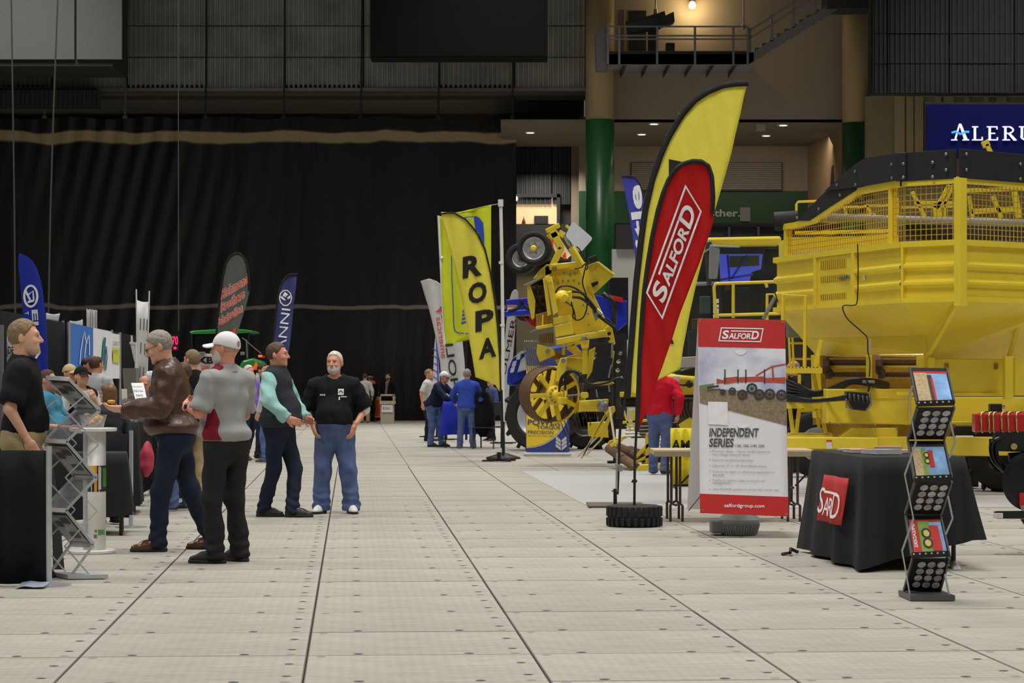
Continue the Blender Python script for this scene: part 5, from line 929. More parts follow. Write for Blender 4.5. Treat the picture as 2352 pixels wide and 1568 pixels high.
draped_table('black draped table behind the silver brochure rack and the white pedestal', [(XW(118, 23.0), 23.0), (XW(290, 23.0), 23.0), (XW(292, 23.7), 23.7), (XW(120, 23.7), 23.7)], .77, CLOTHB, (.12, .2, .2, .2), .05)
draped_table('black draped counter in front of the seated woman and the white card', [(XW(175, 26.6), 26.6), (XW(312, 26.6), 26.6), (XW(318, 27.5), 27.5), (XW(185, 27.5), 27.5)], 1.0, CLOTHB, (.1, .1, .1, .1), .05)
# white pedestal with bowl of sweets
pd = thing('pedestal', (XW(211, 20.7), 20.7, 0), 'white round display pedestal with aluminium edge post and picture band', 'pedestal'); pc0 = Vector((XW(222, 20.7), 20.7, 0)); PWH = M('pedestal_white', (232, 230, 226), .45, var=.02)
m = MB(); m.lathe((XW(211, 20.7), 20.7, 0), [(.195, 0), (.2, .008), (.2, .025), (.19, .03)], 40); m.build('base', PWH, pd); m = MB(); m.lathe((XW(214, 20.7), 20.7, ZW(990, 20.7)), [(.19, 0), (.2, .006), (.2, .026), (.195, .03)], 40); m.build('top', PWH, pd)
arcs = [math.radians(a) for a in range(-100, 101, 10)]
def onped(a, z, e=0.): return pc0 + Vector(((.075 + e) * math.sin(a), -(.1 + e) * math.cos(a), z))
m = MB(); m.grid([[onped(a, z) for a in arcs] for z in (.03, ZW(990, 20.7))]); m.build('wrap_panel', PWH, pd, smooth=True, solid=.004)
m = MB(); m.tube([pc0 + Vector((-.085, -.02, .03)), pc0 + Vector((-.085, -.02, 1.03))], .026, 10); m.build('edge_post', PIPE, pd)
for a0, a1, z0, z1, c in ((-60, 90, .52, .74, (40, 40, 40)), (-60, 0, .64, .74, (228, 190, 30)), (0, 14, .52, .74, (235, 160, 30)), (22, 40, .54, .73, (210, 205, 200)), (50, 90, .56, .72, (70, 150, 60))):
    m = MB(); m.grid([[onped(math.radians(a0 + (a1 - a0) * k / 6), z, .004 if c[0] == 40 else .006) for k in range(7)] for z in (z0, z1)]); m.build('picture_print', M('pedestal_print_%d' % c[0], c, .6), pd)
m = MB(); v, f, _ = text2d('BRI', .03); m.add([onped(math.radians(22 + 44 * x), .155 + .045 * y, .005) for x, y in v], f); m.build('lettering', M('logo_green', (52, 150, 62), .6), pd); m = MB(); m.grid([[onped(math.radians(-5 + 20 * k / 3), z, .005) for k in range(4)] for z in (.13, .16)]); m.grid([[onped(math.radians(0 + 15 * k / 3), z, .005) for k in range(4)] for z in (.18, .2)]); m.build('logo_mark', M('logo_grey', (120, 118, 116), .6), pd)
bc = Vector((XW(214, 20.7), 20.7, ZW(982, 20.7) + .006)); bo = thing('snack_bowl', bc, 'clear plastic bowl of wrapped sweets on the white pedestal', 'bowl')
m = MB(); m.lathe(bc, [(.085, 0), (.09, .005), (.115, .1), (.12, .105), (.112, .1), (.086, .012), (.0, .01)], 24, closed=False); m.build('bowl', M('clear_plastic', (235, 238, 240), .05, trans=.92), bo, smooth=True)
SW = [M('sweet_%d' % k, c, .3) for k, c in enumerate(((214, 50, 44), (226, 180, 60), (232, 130, 40), (190, 150, 80)))]
for k in range(34):
    a, r = random.uniform(0, 6.28), .085 * math.sqrt(random.random()); cpos = bc + Vector((r * math.cos(a), r * math.sin(a), .025 + random.random() * .07)); m = MB(); m.lathe(cpos, [(.004, -.02), (.016, -.01), (.018, 0), (.016, .01), (.004, .02)], 7, axis=(random.uniform(-1, 1), random.uniform(-1, 1), random.uniform(-.4, .4))); o = m.build('wrapped_sweet', SW[k % 4]); tag(o, ('red', 'golden', 'orange', 'tan')[k % 4] + ' wrapped sweet among the others in the clear pedestal bowl', 'sweet', 'sweets in the clear bowl')
m = MB(); m.bb(P(255, 982, 20.68), P(258, 982, 20.72)) if False else None
# silver zigzag brochure rack
near = [(158, 870), (229, 942), (152, 1014), (222, 1096), (151, 1172), (215, 1250), (153, 1336)]; cross = [(194, 910), (153, 944), (227, 1021), (151, 1096), (224, 1173), (149, 1254), (219, 1334)]
zr = thing('literature_rack', (XW(180, 18), 18.1, 0), 'silver folding zigzag brochure rack standing beside the low drape', 'rack'); Nn = lambda p: P(p[0], p[1], 18.0); Ff = lambda p: P(p[0] - 51, p[1] - 3, 18.22)
ACR = M('frosted_acrylic', (112, 116, 118), .3, .1, var=.1); PAPG = M('brochure_grey_print', (168, 172, 172), .5, var=.2, scale=12)
for i in range(6):
    a, b = near[i], near[i + 1]
    for fn, nm in ((Nn, 'side_bar'), (Ff, 'side_bar')): m = MB(); m.bar(fn(a), fn(b), .02, .012, up=(0, 1, 0)); m.build(nm, ALU, zr)
    if i < 5:
        c0, c1, c2, c3 = Nn(a), Ff(a), Ff(b), Nn(b); m = MB(); m.prism([c0.lerp(c3, .03), c1.lerp(c2, .03), c2.lerp(c1, .03), c3.lerp(c0, .03)], (0, .004, -.004)); sh = m.build('shelf_panel', ACR if i % 2 == 0 else M('clear_panel', (150, 156, 160), .15, alpha=.4), zr)
        if i % 2 == 0:
            m = MB(); e = Vector((-.006, -.006, -.007)); L_ = lambda u, v: (c0.lerp(c3, v)).lerp(c1.lerp(c2, v), u) + e; m.add([L_(.08, .12), L_(.92, .12), L_(.92, .9), L_(.08, .9)], [(0, 1, 2, 3)]); br = m.build('brochure', PAPG, zr)
            for (u0, v0, u1, v1, c) in ((.15, .2, .5, .36, (70, 72, 74)), (.55, .3, .85, .46, (70, 130, 64)), (.2, .62, .6, .78, (92, 90, 92)), (.12, .14, .9, .17, (120, 124, 126))): m = MB(); e2 = e * 1.5; K_ = lambda u, v: (c0.lerp(c3, v)).lerp(c1.lerp(c2, v), u) + e2; m.add([K_(u0, v0), K_(u1, v0), K_(u1, v1), K_(u0, v1)], [(0, 1, 2, 3)]); m.build('print', M('brochure_print_%d' % c[0], c, .6), br)
            m = MB(); m.bar(c2, c3, .012, .05, up=(0, 0, 1)); m.build('shelf_lip', ALU, zr); m = MB(); m.bar(c0, c1, .016, .03); m.build('top_bar', WHITE, zr)
for i in range(6):
    for fn in (Nn, Ff): m = MB(); m.bar(fn(cross[i]) - Vector((0, .014, 0)), fn(cross[i + 1]) - Vector((0, .014, 0)), .009, .014, up=(0, 1, 0)); m.build('scissor_link', ALU, zr)
m = MB(); m.prism([Vector((XW(156, 17.9), 17.9, .006)), Vector((XW(246, 17.9), 17.95, .006)), Vector((XW(200, 18.2), 18.25, .006)), Vector((XW(112, 18.2), 18.25, .006))], (0, 0, .03)); m.build('foot', ALU, zr)
m = MB(); m.prism([P(116, 1040, 18.9), P(122, 1330, 18.9), P(149, 1328, 18.9), P(135, 1170, 18.9)], (0, .02, 0)); o = m.build('carry_case', M('dark_case', (52, 52, 54), .7)); tag(o, 'dark flat carry case leaning behind the silver brochure rack', 'case')
# hand-lettered card, cup, laptop, bottle, chair on the counter
cd = thing('table_card', P(321, 945, 27.2), 'white counter card with green lettering held up on the black counter', 'sign'); m = MB(); q = [P(301, 879, 27.1), P(329, 879, 27.1), P(338, 920, 26.9), P(312, 922, 26.9)]; m.prism(q, (0, .02, 0)); m.build('card', WP, cd)
m = MB(); S6 = lambda x, y: P(x + (y - 900) * .24, y, 26.9); 
for t_, y, w_, h_ in (('Inquire about our', 888, 22, 4.5), ('W36 4 Row', 897.5, 21, 6), ('Axle Kit', 907.5, 16, 6), ('Prototype', 915, 16, 3.5)): textpx(m, t_, 318.5, y, w_, h_, 0, S6, .02)
m.build('lettering', M('card_green', (50, 110, 90), .8), cd); m = MB(); m.bb((q[2].x - .13, 26.85, 1.004), (q[2].x + .03, 27.15, q[2].z)); m.build('card_stand', M('clear_plastic', (235, 238, 240), .05, trans=.92), cd)
m = MB(); m.prism([P(279, 893, 26.95), P(289, 893, 26.95), Vector((XW(292, 26.95), 26.95, 1.005)), Vector((XW(281, 26.95), 26.95, 1.005))], (0, .08, 0)); o = m.build('paper_carton', M('cream_paper', (226, 218, 200), .7)); tag(o, 'cream paper carton standing on the counter beside the white card', 'carton')
m = MB(); m.lathe(Vector((XW(273, 27.0), 27.0, 1.005)), [(.03, 0), (.035, .02), (.035, .11), (.012, .16), (.014, .18)], 12); o = m.build('red_bottle', M('red_label', (214, 40, 40), .4)); tag(o, 'small red labelled bottle on the counter behind the brown-haired woman', 'bottle')
lt = thing('laptop', P(253, 905, 27.5), 'open grey laptop behind the brown-haired woman', 'laptop'); m = MB(); m.prism([P(243, 890, 27.5), P(262, 890, 27.4), Vector((XW(264, 27.4), 27.4, 1.02)), Vector((XW(247, 27.5), 27.45, 1.02))], (0, .015, 0)); m.build('screen', GREYP, lt); m = MB(); m.bb((XW(246, 27.2), 27.2, 1.005), (XW(268, 27.2), 27.45, 1.022)); m.build('keyboard', GREYP, lt)
m = MB(); m.prism([P(281, 845, 36), P(312, 845, 36), Vector((XW(320, 36), 36, 0)), Vector((XW(298, 36), 36, 0))], (0, .3, 0)); o = m.build('grey_cabinet_panel', M('cabinet_taupe', (118, 112, 104), .6)); tag(o, 'slanting taupe display panel behind the white counter card', 'panel')
tr_ = thing('light_stand', (XW(305, 37), 37, 0), 'small white bracket light stand against the drape beside the tall white banner', 'stand'); m = MB(); m.bar(P(298, 787, 37), P(314, 789, 37), .04); m.tube([P(302, 770, 37), P(303, 787, 37)], .015); m.build('crossbar', WHITE, tr_)
for k in range(4): m = MB(); m.tube([P(301 + 3 * k, 790, 37), P(310 + 1.5 * k, 830, 37)], .012, 6); m.build('strut', WHITE, tr_)
m = MB(); m.tube([P(312, 789, 37), Vector((XW(312, 37), 37, 0))], .018, 8); m.build('stem', WHITE, tr_)
ch = thing('red_bag', P(336, 1095, 23.6), 'soft red bag hanging beside the leather jacket at the black drape', 'bag'); cc = P(337, 1055, 23.6)
ch.children; o_ = np_mesh('bag_body', [nets(lambda p: smin(d_ell(p, (0, 0, -.02), (.065, .1, .15)), d_ell(p, (.01, 0, .08), (.045, .07, .1)), .05) + fold(p, .006, 1.), A3(-.16, -.2, -.26), A3(.16, .2, .26), .014)], [M('raspberry_fabric', (176, 52, 74), .7)]); ob = bpy.data.objects.new('bag_body', o_); link(ob, ch); ob.location = cc - Vector(ch.location)
m = MB(); m.tube([cc + Vector((-.03, 0, .15)), cc + Vector((0, 0, .22)), cc + Vector((.04, 0, .15))], .008, 6); m.build('handle', BLK, ch)
# the blue balloon-like lamp behind the leather jacket's chin
m = MB(); gz = P(346, 868, 33); m.lathe(Vector((gz.x, gz.y, 0)), [(.14, 0), (.14, .02), (.015, .03), (.015, gz.z - .1), (.05, gz.z - .09), (.1, gz.z), (.05, gz.z + .09), (.001, gz.z + .1)], 18); o = m.build('globe', M('pale_blue_globe', (190, 206, 216), .3), smooth=True); tag(o, 'pale blue globe on a display behind the leather jacket', 'globe')
# red lit digit sign
ld_ = thing('led_sign', P(401, 805, 60), 'narrow red lit digit sign glowing beside the leather jacket collar', 'sign'); m = MB(); m.bb(P(392, 804, 60), P(410, 768, 60.15)); m.build('case', BLK, ld_); m = MB(); S7 = lambda x, y: P(x, y, 59.97); textpx(m, '70', 402, 782, 13, 19, 0, S7, .0); textpx(m, 'o', 402, 799, 7, 6, 0, S7, .05); m.build('digits', M('led_red', (255, 30, 80), emit=3), ld_)
# ================================================================= right-hand foreground
# A-frame banner with base
BW = M('banner_white', (228, 226, 228), .5, var=.01); BR = M('banner_red', (190, 32, 30), .45, var=.02)
ab = thing('banner_stand', (XW(1698, 23.1), 23.1, 0), 'white and red product banner on a grey water base in front of the folding table', 'banner')
TLc, TRc, BRc, BLc = (1603, 731), (1803, 735), (1811, 1186), (1608, 1178)
def SB(u, v, o=.0):                                   # u across, v down, 0..1
    x = (TLc[0] * (1 - u) + TRc[0] * u) * (1 - v) + (BLc[0] * (1 - u) + BRc[0] * u) * v; y = (TLc[1] * (1 - u) + TRc[1] * u) * (1 - v) + (BLc[1] * (1 - u) + BRc[1] * u) * v
    return P(x, y, 23.1 - .4 * v - .05 * u + .012 * math.sin(u * 6.3) * (1 - v) - o)
def inv(px, py):                                      # pixel in the photograph to banner coordinates
    v = (py - 733) / 449.; 
    for _ in range(3): xl = TLc[0] + (BLc[0] - TLc[0]) * v; xr = TRc[0] + (BRc[0] - TRc[0]) * v; u = (px - xl) / (xr - xl); yt = TLc[1] + 4 * u; yb = BLc[1] + 8 * u; v = (py - yt) / (yb - yt)
    return u, v
SP = lambda o: (lambda x, y: SB(*inv(x, y), o))
def sheet(u0, u1, v0, v1, mat, nm, o, n=10): m = MB(); m.grid([[SB(u0 + (u1 - u0) * i / n, v0 + (v1 - v0) * j / n, o) for i in range(n + 1)] for j in range(n + 1)]); return m.build(nm, mat, ab, smooth=True)
m = MB(); m.grid([[SB(i / 10, j / 10) for i in range(11)] for j in range(11)]); m.build('front_sheet', BW, ab, smooth=True, solid=.002)
sheet(0, 1, 0, .145, BR, 'header_print', .004); sheet(0, 1, .9, 1, BR, 'footer_print', .004)
def sky_mat():
    m = bpy.data.materials.new('printed_sky'); m.use_nodes = True; nt = m.node_tree; b = nt.nodes['Principled BSDF']; tc = nt.nodes.new('ShaderNodeTexCoord'); n = nt.nodes.new('ShaderNodeTexNoise'); n.inputs['Scale'].default_value = 3.2; n.inputs['Detail'].default_value = 5
    r = nt.nodes.new('ShaderNodeValToRGB'); r.color_ramp.elements[0].position = .38; r.color_ramp.elements[0].color = (*L(172, 172, 204), 1); r.color_ramp.elements[1].position = .62; r.color_ramp.elements[1].color = (*L(226, 226, 232), 1)
    nt.links.new(tc.outputs['Object'], n.inputs['Vector']); nt.links.new(n.outputs[0], r.inputs[0]); nt.links.new(r.outputs[0], b.inputs['Base Color']); b.inputs['Roughness'].default_value = .5; return m
def pol(pts, mat, nm, o, par=None):
    m = MB(); S_ = SP(o)
    if len(pts) == 4: a, b, c, d = [np.array(p, float) for p in pts]; m.grid([[S_(*((a + (b - a) * i / 12) * (1 - j / 6) + (d + (c - d) * i / 12) * j / 6)) for i in range(13)] for j in range(7)])
    else: poly2(m, pts, S_)
    return m.build(nm, mat, par or ab)
pol([(1605, 797), (1804, 799), (1806, 905), (1606, 902)], sky_mat(), 'sky_print', .003); pol([(1606, 885), (1640, 880), (1640, 890), (1606, 896)], M('printed_green', (104, 130, 84), .6), 'hedge_print', .0045)
pol([(1606, 890), (1806, 905), (1808, 977), (1607, 925)], M('printed_soil', (134, 118, 92), .7, var=.3, scale=40), 'field_print', .004)
RM = M('printed_red_machine', (176, 70, 48), .6, var=.2); DM = M('printed_dark', (52, 48, 44), .7, var=.3, scale=40)
m = MB(); S8 = SP(.006)
for pts in ([(1646, 869), (1662, 873), (1662, 879), (1646, 881)], [(1662, 868), (1696, 864), (1700, 876), (1662, 882)], [(1698, 866), (1754, 864), (1756, 876), (1700, 878)], [(1756, 868), (1804, 866), (1804, 880), (1758, 878)], [(1772, 842), (1776, 842), (1779, 870), (1774, 870)]): poly2(m, pts, S8)
strip(m, [(1736, 863), (1772, 842), (1804, 836)], 3.2, S8); m.build('machine_print', RM, ab)
m = MB(); S9 = SP(.008)
for x, y, r in ((1660, 900, 7), (1682, 898, 9), (1705, 906, 12), (1727, 892, 13), (1744, 906, 13), (1768, 905, 13), (1795, 907, 13)): strip(m, ring(x, y, r * .8, r * .8, 14), r * .35, S9, closed=True); [strip(m, [(x, y), (x + r * math.cos(a), y + r * math.sin(a))], 1.6, S9) for a in (0, .78, 1.57, 2.36, 3.14, 3.93, 4.71, 5.5)]
for x in (1665, 1695, 1713, 1756): strip(m, [(x, 848), (x, 880)], 3, S9)
poly2(m, [(1624, 888), (1650, 884), (1652, 888), (1626, 892)], S9); strip(m, [(1624, 897), (1655, 893)], 2, S9); m.build('wheel_print', DM, ab)
m = MB(); salford(m, SP(.008), 1702, 768.5, 98, 32, 1.2, .16); m.build('logo_print', WP, ab); m = MB(); textpx(m, 'salfordgroup.com', 1709.5, 1162, 92, 11, .8, SP(.008), .01); m.build('white_lettering', WP, ab)
m = MB(); GRT = M('grey_lettering', (74, 76, 78), .7); textpx(m, 'INDEPENDENT', 1686, 993, 114, 20, .5, SP(.006), .03, shear=.12); textpx(m, 'SERIES', 1657, 1016.5, 57, 20, .5, SP(.006), .03, shear=.12); textpx(m, '1100, 1200, 2100, 2200', 1722, 1024, 67, 7, .5, SP(.006), .01, shear=.12); m.build('title_lettering', GRT, ab)
m = MB(); S10 = SP(.006)
for t_, y, w_, x0 in (('Precision tillage - i-Series model options to', 1037, 133, 1636), ('meet tillage intensity needs', 1044.5, 86, 1636), ('Superior seedbed preparation', 1057, 94, 1636), ('Optional 15" or 30" SwitchBlade shanks', 1070, 124, 1637), ('Convert to ripper or anhydrous applicators in', 1084, 141, 1637), ('seconds', 1090, 26, 1637), ('FlexFinish options adapt to match soil', 1104, 119, 1637), ('management', 1110, 42, 1637), ('Add VALMAR seeders to almost any i-series tool', 1124.5, 152, 1637)): textpx(m, t_, x0 + w_ / 2, y, w_, 7, .8, S10, -.005, res=2) if False else textpx(m, t_, x0 + w_ / 2, y, w_, 7, .8, S10, -.004)
for y in (1037, 1056, 1069, 1082, 1102, 1123): strip(m, [(1628, y), (1629.5, y + 2), (1632.5, y - 3)], .8, S10)
m.build('small_lettering', M('pale_grey_lettering', (150, 150, 152), .7), ab)
pol([(1626, 922), (1671, 923), (1672, 976), (1627, 974)], M('card_white', (232, 230, 230), .5), 'blank_card_print', .007)
pol(ring(1701, 803, 14, 12, 12, 0, 180), M('card_white', (232, 230, 230), .5), 'wind_flap', .006); pol(ring(1706, 972, 15, 11, 12, 0, 180), M('card_white', (232, 230, 230), .5), 'wind_flap', .009)
for x, y in ((1608, 736), (1797, 739), (1614, 1172), (1806, 1181)): m = MB(); m.lathe(SP(.004)(x, y), [(.005, .004), (.011, .006), (.013, 0)], 12, axis=(0, -1, 0), closed=False); m.build('grommet', M('brass', (190, 160, 90), .3, .8), ab)
m = MB(); m.add([P(1603, 733, 23.12), P(1804, 737, 23.12), P(1786, 1176, 23.75), P(1578, 1168, 23.75)], [(0, 1, 2, 3)]); m.build('back_sheet', BW, ab, solid=.002); m = MB(); m.tube([P(1608, 1140, 23.0), P(1582, 1172, 23.7)], .006, 6); m.tube([P(1698, 735, 23.12), P(1698, 1190, 23.1)], .014, 8); m.build('support_rod', BLKM, ab)
m = MB(); gb = Vector((XW(1698, 23.1), 23.1, 0)); m.lathe(gb, [(.15, 0), (.16, .02), (.185, .1), (.198, .125), (.2, .15), (.15, .2), (.06, .215)], 40); m.build('water_base', GREYP, ab, smooth=False)
for k in range(44): a = 2 * math.pi * k / 44; m = MB(); R = Matrix.Rotation(a, 3, 'Z'); m.bar(gb + R @ Vector((.162, 0, .01)), gb + R @ Vector((.19, 0, .105)), .01, .012); m.build('base_rib', GREYP, ab)
m = MB(); m.bb((gb.x - .27, 23.0, .02), (gb.x - .1, 23.25, .15)); m.build('base_spout', M('grey_plastic_dark', (118, 120, 122), .5), ab, bevel=.02)
# folding table
ft_ = thing('folding_table', (XW(1680, 25.6), 25.6, 0), 'tan folding table with brown metal legs behind the product banner', 'table'); zt = ZW(1032, 25.3)
m = MB(); m.bb((XW(1500, 25.3), 25.2, zt - .055), (XW(1866, 25.3), 25.95, zt)); m.build('tabletop', M('tan_tabletop', (196, 178, 142), .5), ft_, bevel=.006); LEGB = M('brown_leg_metal', (70, 54, 46), .4, .3)
m = MB(); m.bb((XW(1501, 25.3), 25.19, zt - .07), (XW(1865, 25.3), 25.22, zt - .02)); m.build('edge_band', M('tan_edge', (150, 138, 112), .6), ft_)
for sx in (1552, 1822):
    x = XW(sx, 25.3)
    for yy in (25.3, 25.85): m = MB(); m.tube([(x - .045, yy, zt - .06), (x - .045, yy, .19), (x - .055, yy, .165), (x - .055, yy, 0)], .014, 8); m.tube([(x + .045, yy, zt - .06), (x + .045, yy, .19), (x + .07, yy, .165), (x + .07, yy, 0)], .014, 8); m.tube([(x - .045, yy, .19), (x, yy, .17), (x + .045, yy, .19)], .012, 8); m.build('leg', LEGB, ft_)
    m = MB(); m.bar((x, 25.3, .35), (x, 25.85, .35), .02); m.bar((x + .05, 25.55, .36), (x + .35, 25.55, zt - .07), .018); m.build('leg_brace', BLKM, ft_)
# yellow cloth table with letters
yt = thing('yellow_table', (XW(1572, 34), 34, 0), 'small table under a bright yellow cloth with black letters behind the folding table', 'table'); m = MB(); m.grid([[P(x, y, 33.7 + .03 * math.sin(x * .3) * (y > 1000)) for x in np.linspace(1540, 1606, 14)] for y in (985, 1020, 1060, 1112)]); m.grid([[P(x, 985, 33.7) for x in (1540, 1606)], [P(x, 983, 34.3) for x in (1541, 1606)]]); m.build('cloth', M('bright_yellow_cloth', (238, 216, 30), .7), yt, smooth=True, solid=.006)
m = MB(); textpx(m, 'AM', 1563, 1022, 42, 24, 2, lambda x, y: P(x, y, 33.62), .03); m.build('lettering', BP, yt); m = MB(); m.bb((XW(1545, 34), 33.8, 0), (XW(1602, 34), 34.3, ZW(986, 34))); m.build('table_frame', BLKM, yt)
# black cloth table with red square
bt = draped_table('black cloth covered table with red lettered square and brochures on top', [(2.69, 18.75), (3.50, 18.95), (3.36, 20.85), (2.53, 20.7)], .865, CLOTHB, (.02, .24, .12, .03), .17, .05, n=22)
def side(u, v):                                       # long left side of the cloth, u from far to near, v down
    a = Vector((2.53, 20.7, 0)).lerp(Vector((2.69, 18.75, 0)), u); return a + Vector((-.022 - .135 * v, .0, .855 - .83 * v))
m = MB(); m.grid([[side(.44 + .44 * i / 10, .19 + .44 * j / 6) + Vector((-.028 - .012 * math.sin(i * 1.1), 0, 0)) for i in range(11)] for j in range(7)]); m.build('red_square_print', M('faded_red_print', (186, 46, 44), .8), bt, smooth=True, solid=.002)
m = MB(); SS = lambda x, y: side(.44 + .44 * x, .19 + .44 * y) + Vector((-.046 - .004 * math.sin(x * 11), 0, 0))
for t_, a0, a1, b0, b1 in (('S', .06, .28, .27, .83), ('A', .28, .5, .47, .86), ('R', .48, .7, .47, .86), ('D', .66, .93, .33, .88)): v, f, _ = text2d(t_, .0); m.add([SS(a0 + (a1 - a0) * x, b1 + (b0 - b1) * y) for x, y in v], f)
m.grid([[SS(.26 + .4 * k / 6, b) for k in range(7)] for b in (.33, .38)]); m.build('lettering', WP, bt)
BRC = [M('brochure_red', (190, 40, 36), .4), M('brochure_sky', (150, 180, 210), .4), M('brochure_soil', (170, 150, 110), .4), M('brochure_white', (220, 218, 214), .4)]
for k, (x, y, yw_, hh, c, lbl) in enumerate(((2.84, 20.3, .2, .012, 3, 'white topped brochure stack at the far corner of the black table'), (2.82, 19.85, .1, .02, 0, 'red edged brochure stack near the far side of the black table'), (2.93, 19.45, .3, .03, 1, 'thickest brochure stack with sky picture in the middle of the black table'), (3.1, 20.2, -.2, .035, 0, 'red and white brochure stack lying askew on the black table'), (3.13, 19.8, .15, .018, 2, 'tan pictured brochure stack beside the askew stack'), (3.3, 19.5, .0, .015, 3, 'pale brochure stack behind the black rack on the table'))):
    br = thing('brochure_stack', (x, y, .872), lbl, 'brochures', 'brochures on the black table'); R = Matrix.Rotation(yw_, 3, 'Z'); m = MB(); m.box((x, y, .874 + hh / 2), (.22, .29, hh), R=R); m.build('pages', M('paper_edge', (205, 200, 194), .7), br); m = MB(); m.box((x, y, .876 + hh), (.22, .29, .003), R=R); m.build('cover', BRC[c], br); m = MB(); m.box(Vector((x, y, .8785 + hh)) + R @ Vector((0, -.1, 0)), (.22, .07, .003), R=R); m.build('title_band', BRC[(c + 1) % 4 if c else 3], br)
m = MB(); m.tube([P(2181, 1277, 19.3), P(2199, 1310, 18.9)], .032, 16); o = m.build('paper_tube', WP); tag(o, 'white paper roll leaning on the floor beside the black rack', 'roll')
m = MB(); m.bb((XW(2076, 19.6), 19.6, .005), (XW(2100, 19.6), 19.9, .28)); o = m.build('cardboard_box', M('cardboard', (160, 124, 90), .8)); tag(o, 'brown cardboard box under the black table behind the rack', 'box')
m = MB(); m.tube([(XW(1800, 20.3), 20.4, .012), (XW(1815, 20.3), 20.3, .03), (XW(1822, 20.3), 20.5, .05), (XW(1840, 20.3), 20.5, .02)], .014, 8); o = m.build('black_strap', BLK); tag(o, 'black strap end lying on the floor at the far corner of the cloth table', 'strap')
# black front-facing brochure rack
kr = thing('literature_rack', (XW(2130, 16.3), 16.3, 0), 'black folding zigzag brochure rack with tractor brochures beside the cloth table', 'rack')
pan = [((2089, 844), (2174, 845), (2192, 924), (2106, 927)), ((2107, 935), (2192, 934), (2168, 1009), (2085, 1009)), ((2085, 1012), (2168, 1012), (2186, 1096), (2100, 1099)), ((2102, 1105), (2186, 1105), (2161, 1181), (2079, 1179)), ((2080, 1184), (2160, 1184), (2180, 1271), (2094, 1275)), ((2096, 1282), (2180, 1281), (2158, 1360), (2076, 1356))]
RKG = M('rack_black_steel', (34, 34, 35), .4, .3, bump=.05)
def rk(i, u, v, o=0.):
    a, b, c, d = pan[i]; x = (a[0] * (1 - u) + b[0] * u) * (1 - v) + (d[0] * (1 - u) + c[0] * u) * v; y = (a[1] * (1 - u) + b[1] * u) * (1 - v) + (d[1] * (1 - u) + c[1] * u) * v
    t = v if i % 2 == 0 else 1 - v; return P(x, y, 16.45 - .2 * t - o)
for i in range(6):
    m = MB(); c = [rk(i, u, v) for u, v in ((0, 0), (1, 0), (1, 1), (0, 1))]; m.prism(c, (0, .006, 0)); pn = m.build('shelf_panel', RKG, kr)
    for u in (0, 1): m = MB(); m.bar(rk(i, u, 0), rk(i, u, 1), .012, .022); m.build('side_bar', M('rack_grey_steel', (96, 96, 96), .4, .5), kr)
    if i % 2 == 0:
        m = MB(); m.add([rk(i, .07, .14, .012), rk(i, .96, .14, .012), rk(i, .96, .98, .012), rk(i, .07, .98, .012)], [(0, 1, 2, 3)]); bc_ = m.build('brochure', M('printed_sky_blue', (138, 178, 224), .3, var=.35, scale=9), kr)
        def pr(u0, v0, u1, v1, mat, o, nm='print'): m = MB(); m.add([rk(i, u0, v0, o), rk(i, u1, v0, o), rk(i, u1, v1, o), rk(i, u0, v1, o)], [(0, 1, 2, 3)]); m.build(nm, mat, bc_)
        PR = M('printed_red', (196, 44, 36), .4); DK = M('printed_black', (40, 38, 36), .5, var=.4, scale=60); GRS = M('printed_grass', (120, 160, 60), .5, var=.2)
        if i == 0: pr(.07, .14, .42, .98, M('printed_straw', (190, 166, 122), .5, var=.25, scale=60), .014); pr(.42, .2, .54, .98, DK, .016); pr(.5, .3, .56, .95, PR, .018)
        if i == 2: pr(.07, .2, .36, .98, M('printed_straw', (190, 166, 122), .5, var=.25, scale=60), .014); pr(.3, .2, .44, .98, GRS, .015); pr(.48, .25, .62, .7, PR, .018); pr(.42, .3, .5, .62, DK, .017)
        if i == 4: pr(.07, .14, .3, .98, PR, .014); pr(.3, .14, .62, .98, GRS, .015); pr(.6, .25, .86, .9, PR, .018)
        pr(.07, .1, .98, .16, PR if i != 2 else DK, .013, 'header_print'); 
        cs_ = ((.5, .45, .085), (.5, .7, .085)) if i == 4 else ((.44, .38, .05), (.44, .54, .05)) if i == 2 else ()
        for u, v, r in cs_:
            for rr, mt, o in ((r * 1.6, DK, .02), (r, M('printed_yellow_wheel', (210, 205, 90), .5), .022)): m = MB(); m.add([rk(i, u + rr * math.cos(a), v + rr * math.sin(a), o) for a in [2 * math.pi * k / 16 for k in range(16)]], [tuple(range(16))]); m.build('wheel_print', mt, bc_)
        if i == 4: m = MB(); v_, f_, _ = text2d('SPREADERS', .02); m.add([rk(4, .11 + .1 * (1 - y), .9 - .7 * x if False else .2 + .6 * x, .02) for x, y in v_], f_); m.build('lettering', WP, bc_)
        m = MB(); m.bar(rk(i, 0, 1, .02), rk(i, 1, 1, .02), .02, .04); m.build('shelf_lip', RKG, kr)
        for k in range(12): m = MB(); c = rk(i, .06 + .08 * k, .97, .035); m.box(c, (.012, .004, .01)); m.build('lip_slot', M('pale_slot', (190, 188, 180), .6), kr) if k % 2 == 0 else None
    else:
        for r_ in range(4):
            for c_ in range(3):
                m = MB(); u, v = (.3 + .27 * c_), (.2 + .2 * r_); m.add([rk(i, u + .11 * math.cos(a), v + .088 * math.sin(a), .008) for a in [2 * math.pi * k / 18 for k in range(18)]], [tuple(range(18))]); m.build('round_opening', M('opening_pale_%d' % ((r_ + c_) % 3), [(176, 176, 182), (166, 160, 152), (182, 180, 186)][(r_ + c_) % 3], .5, var=.3, scale=30), pn)
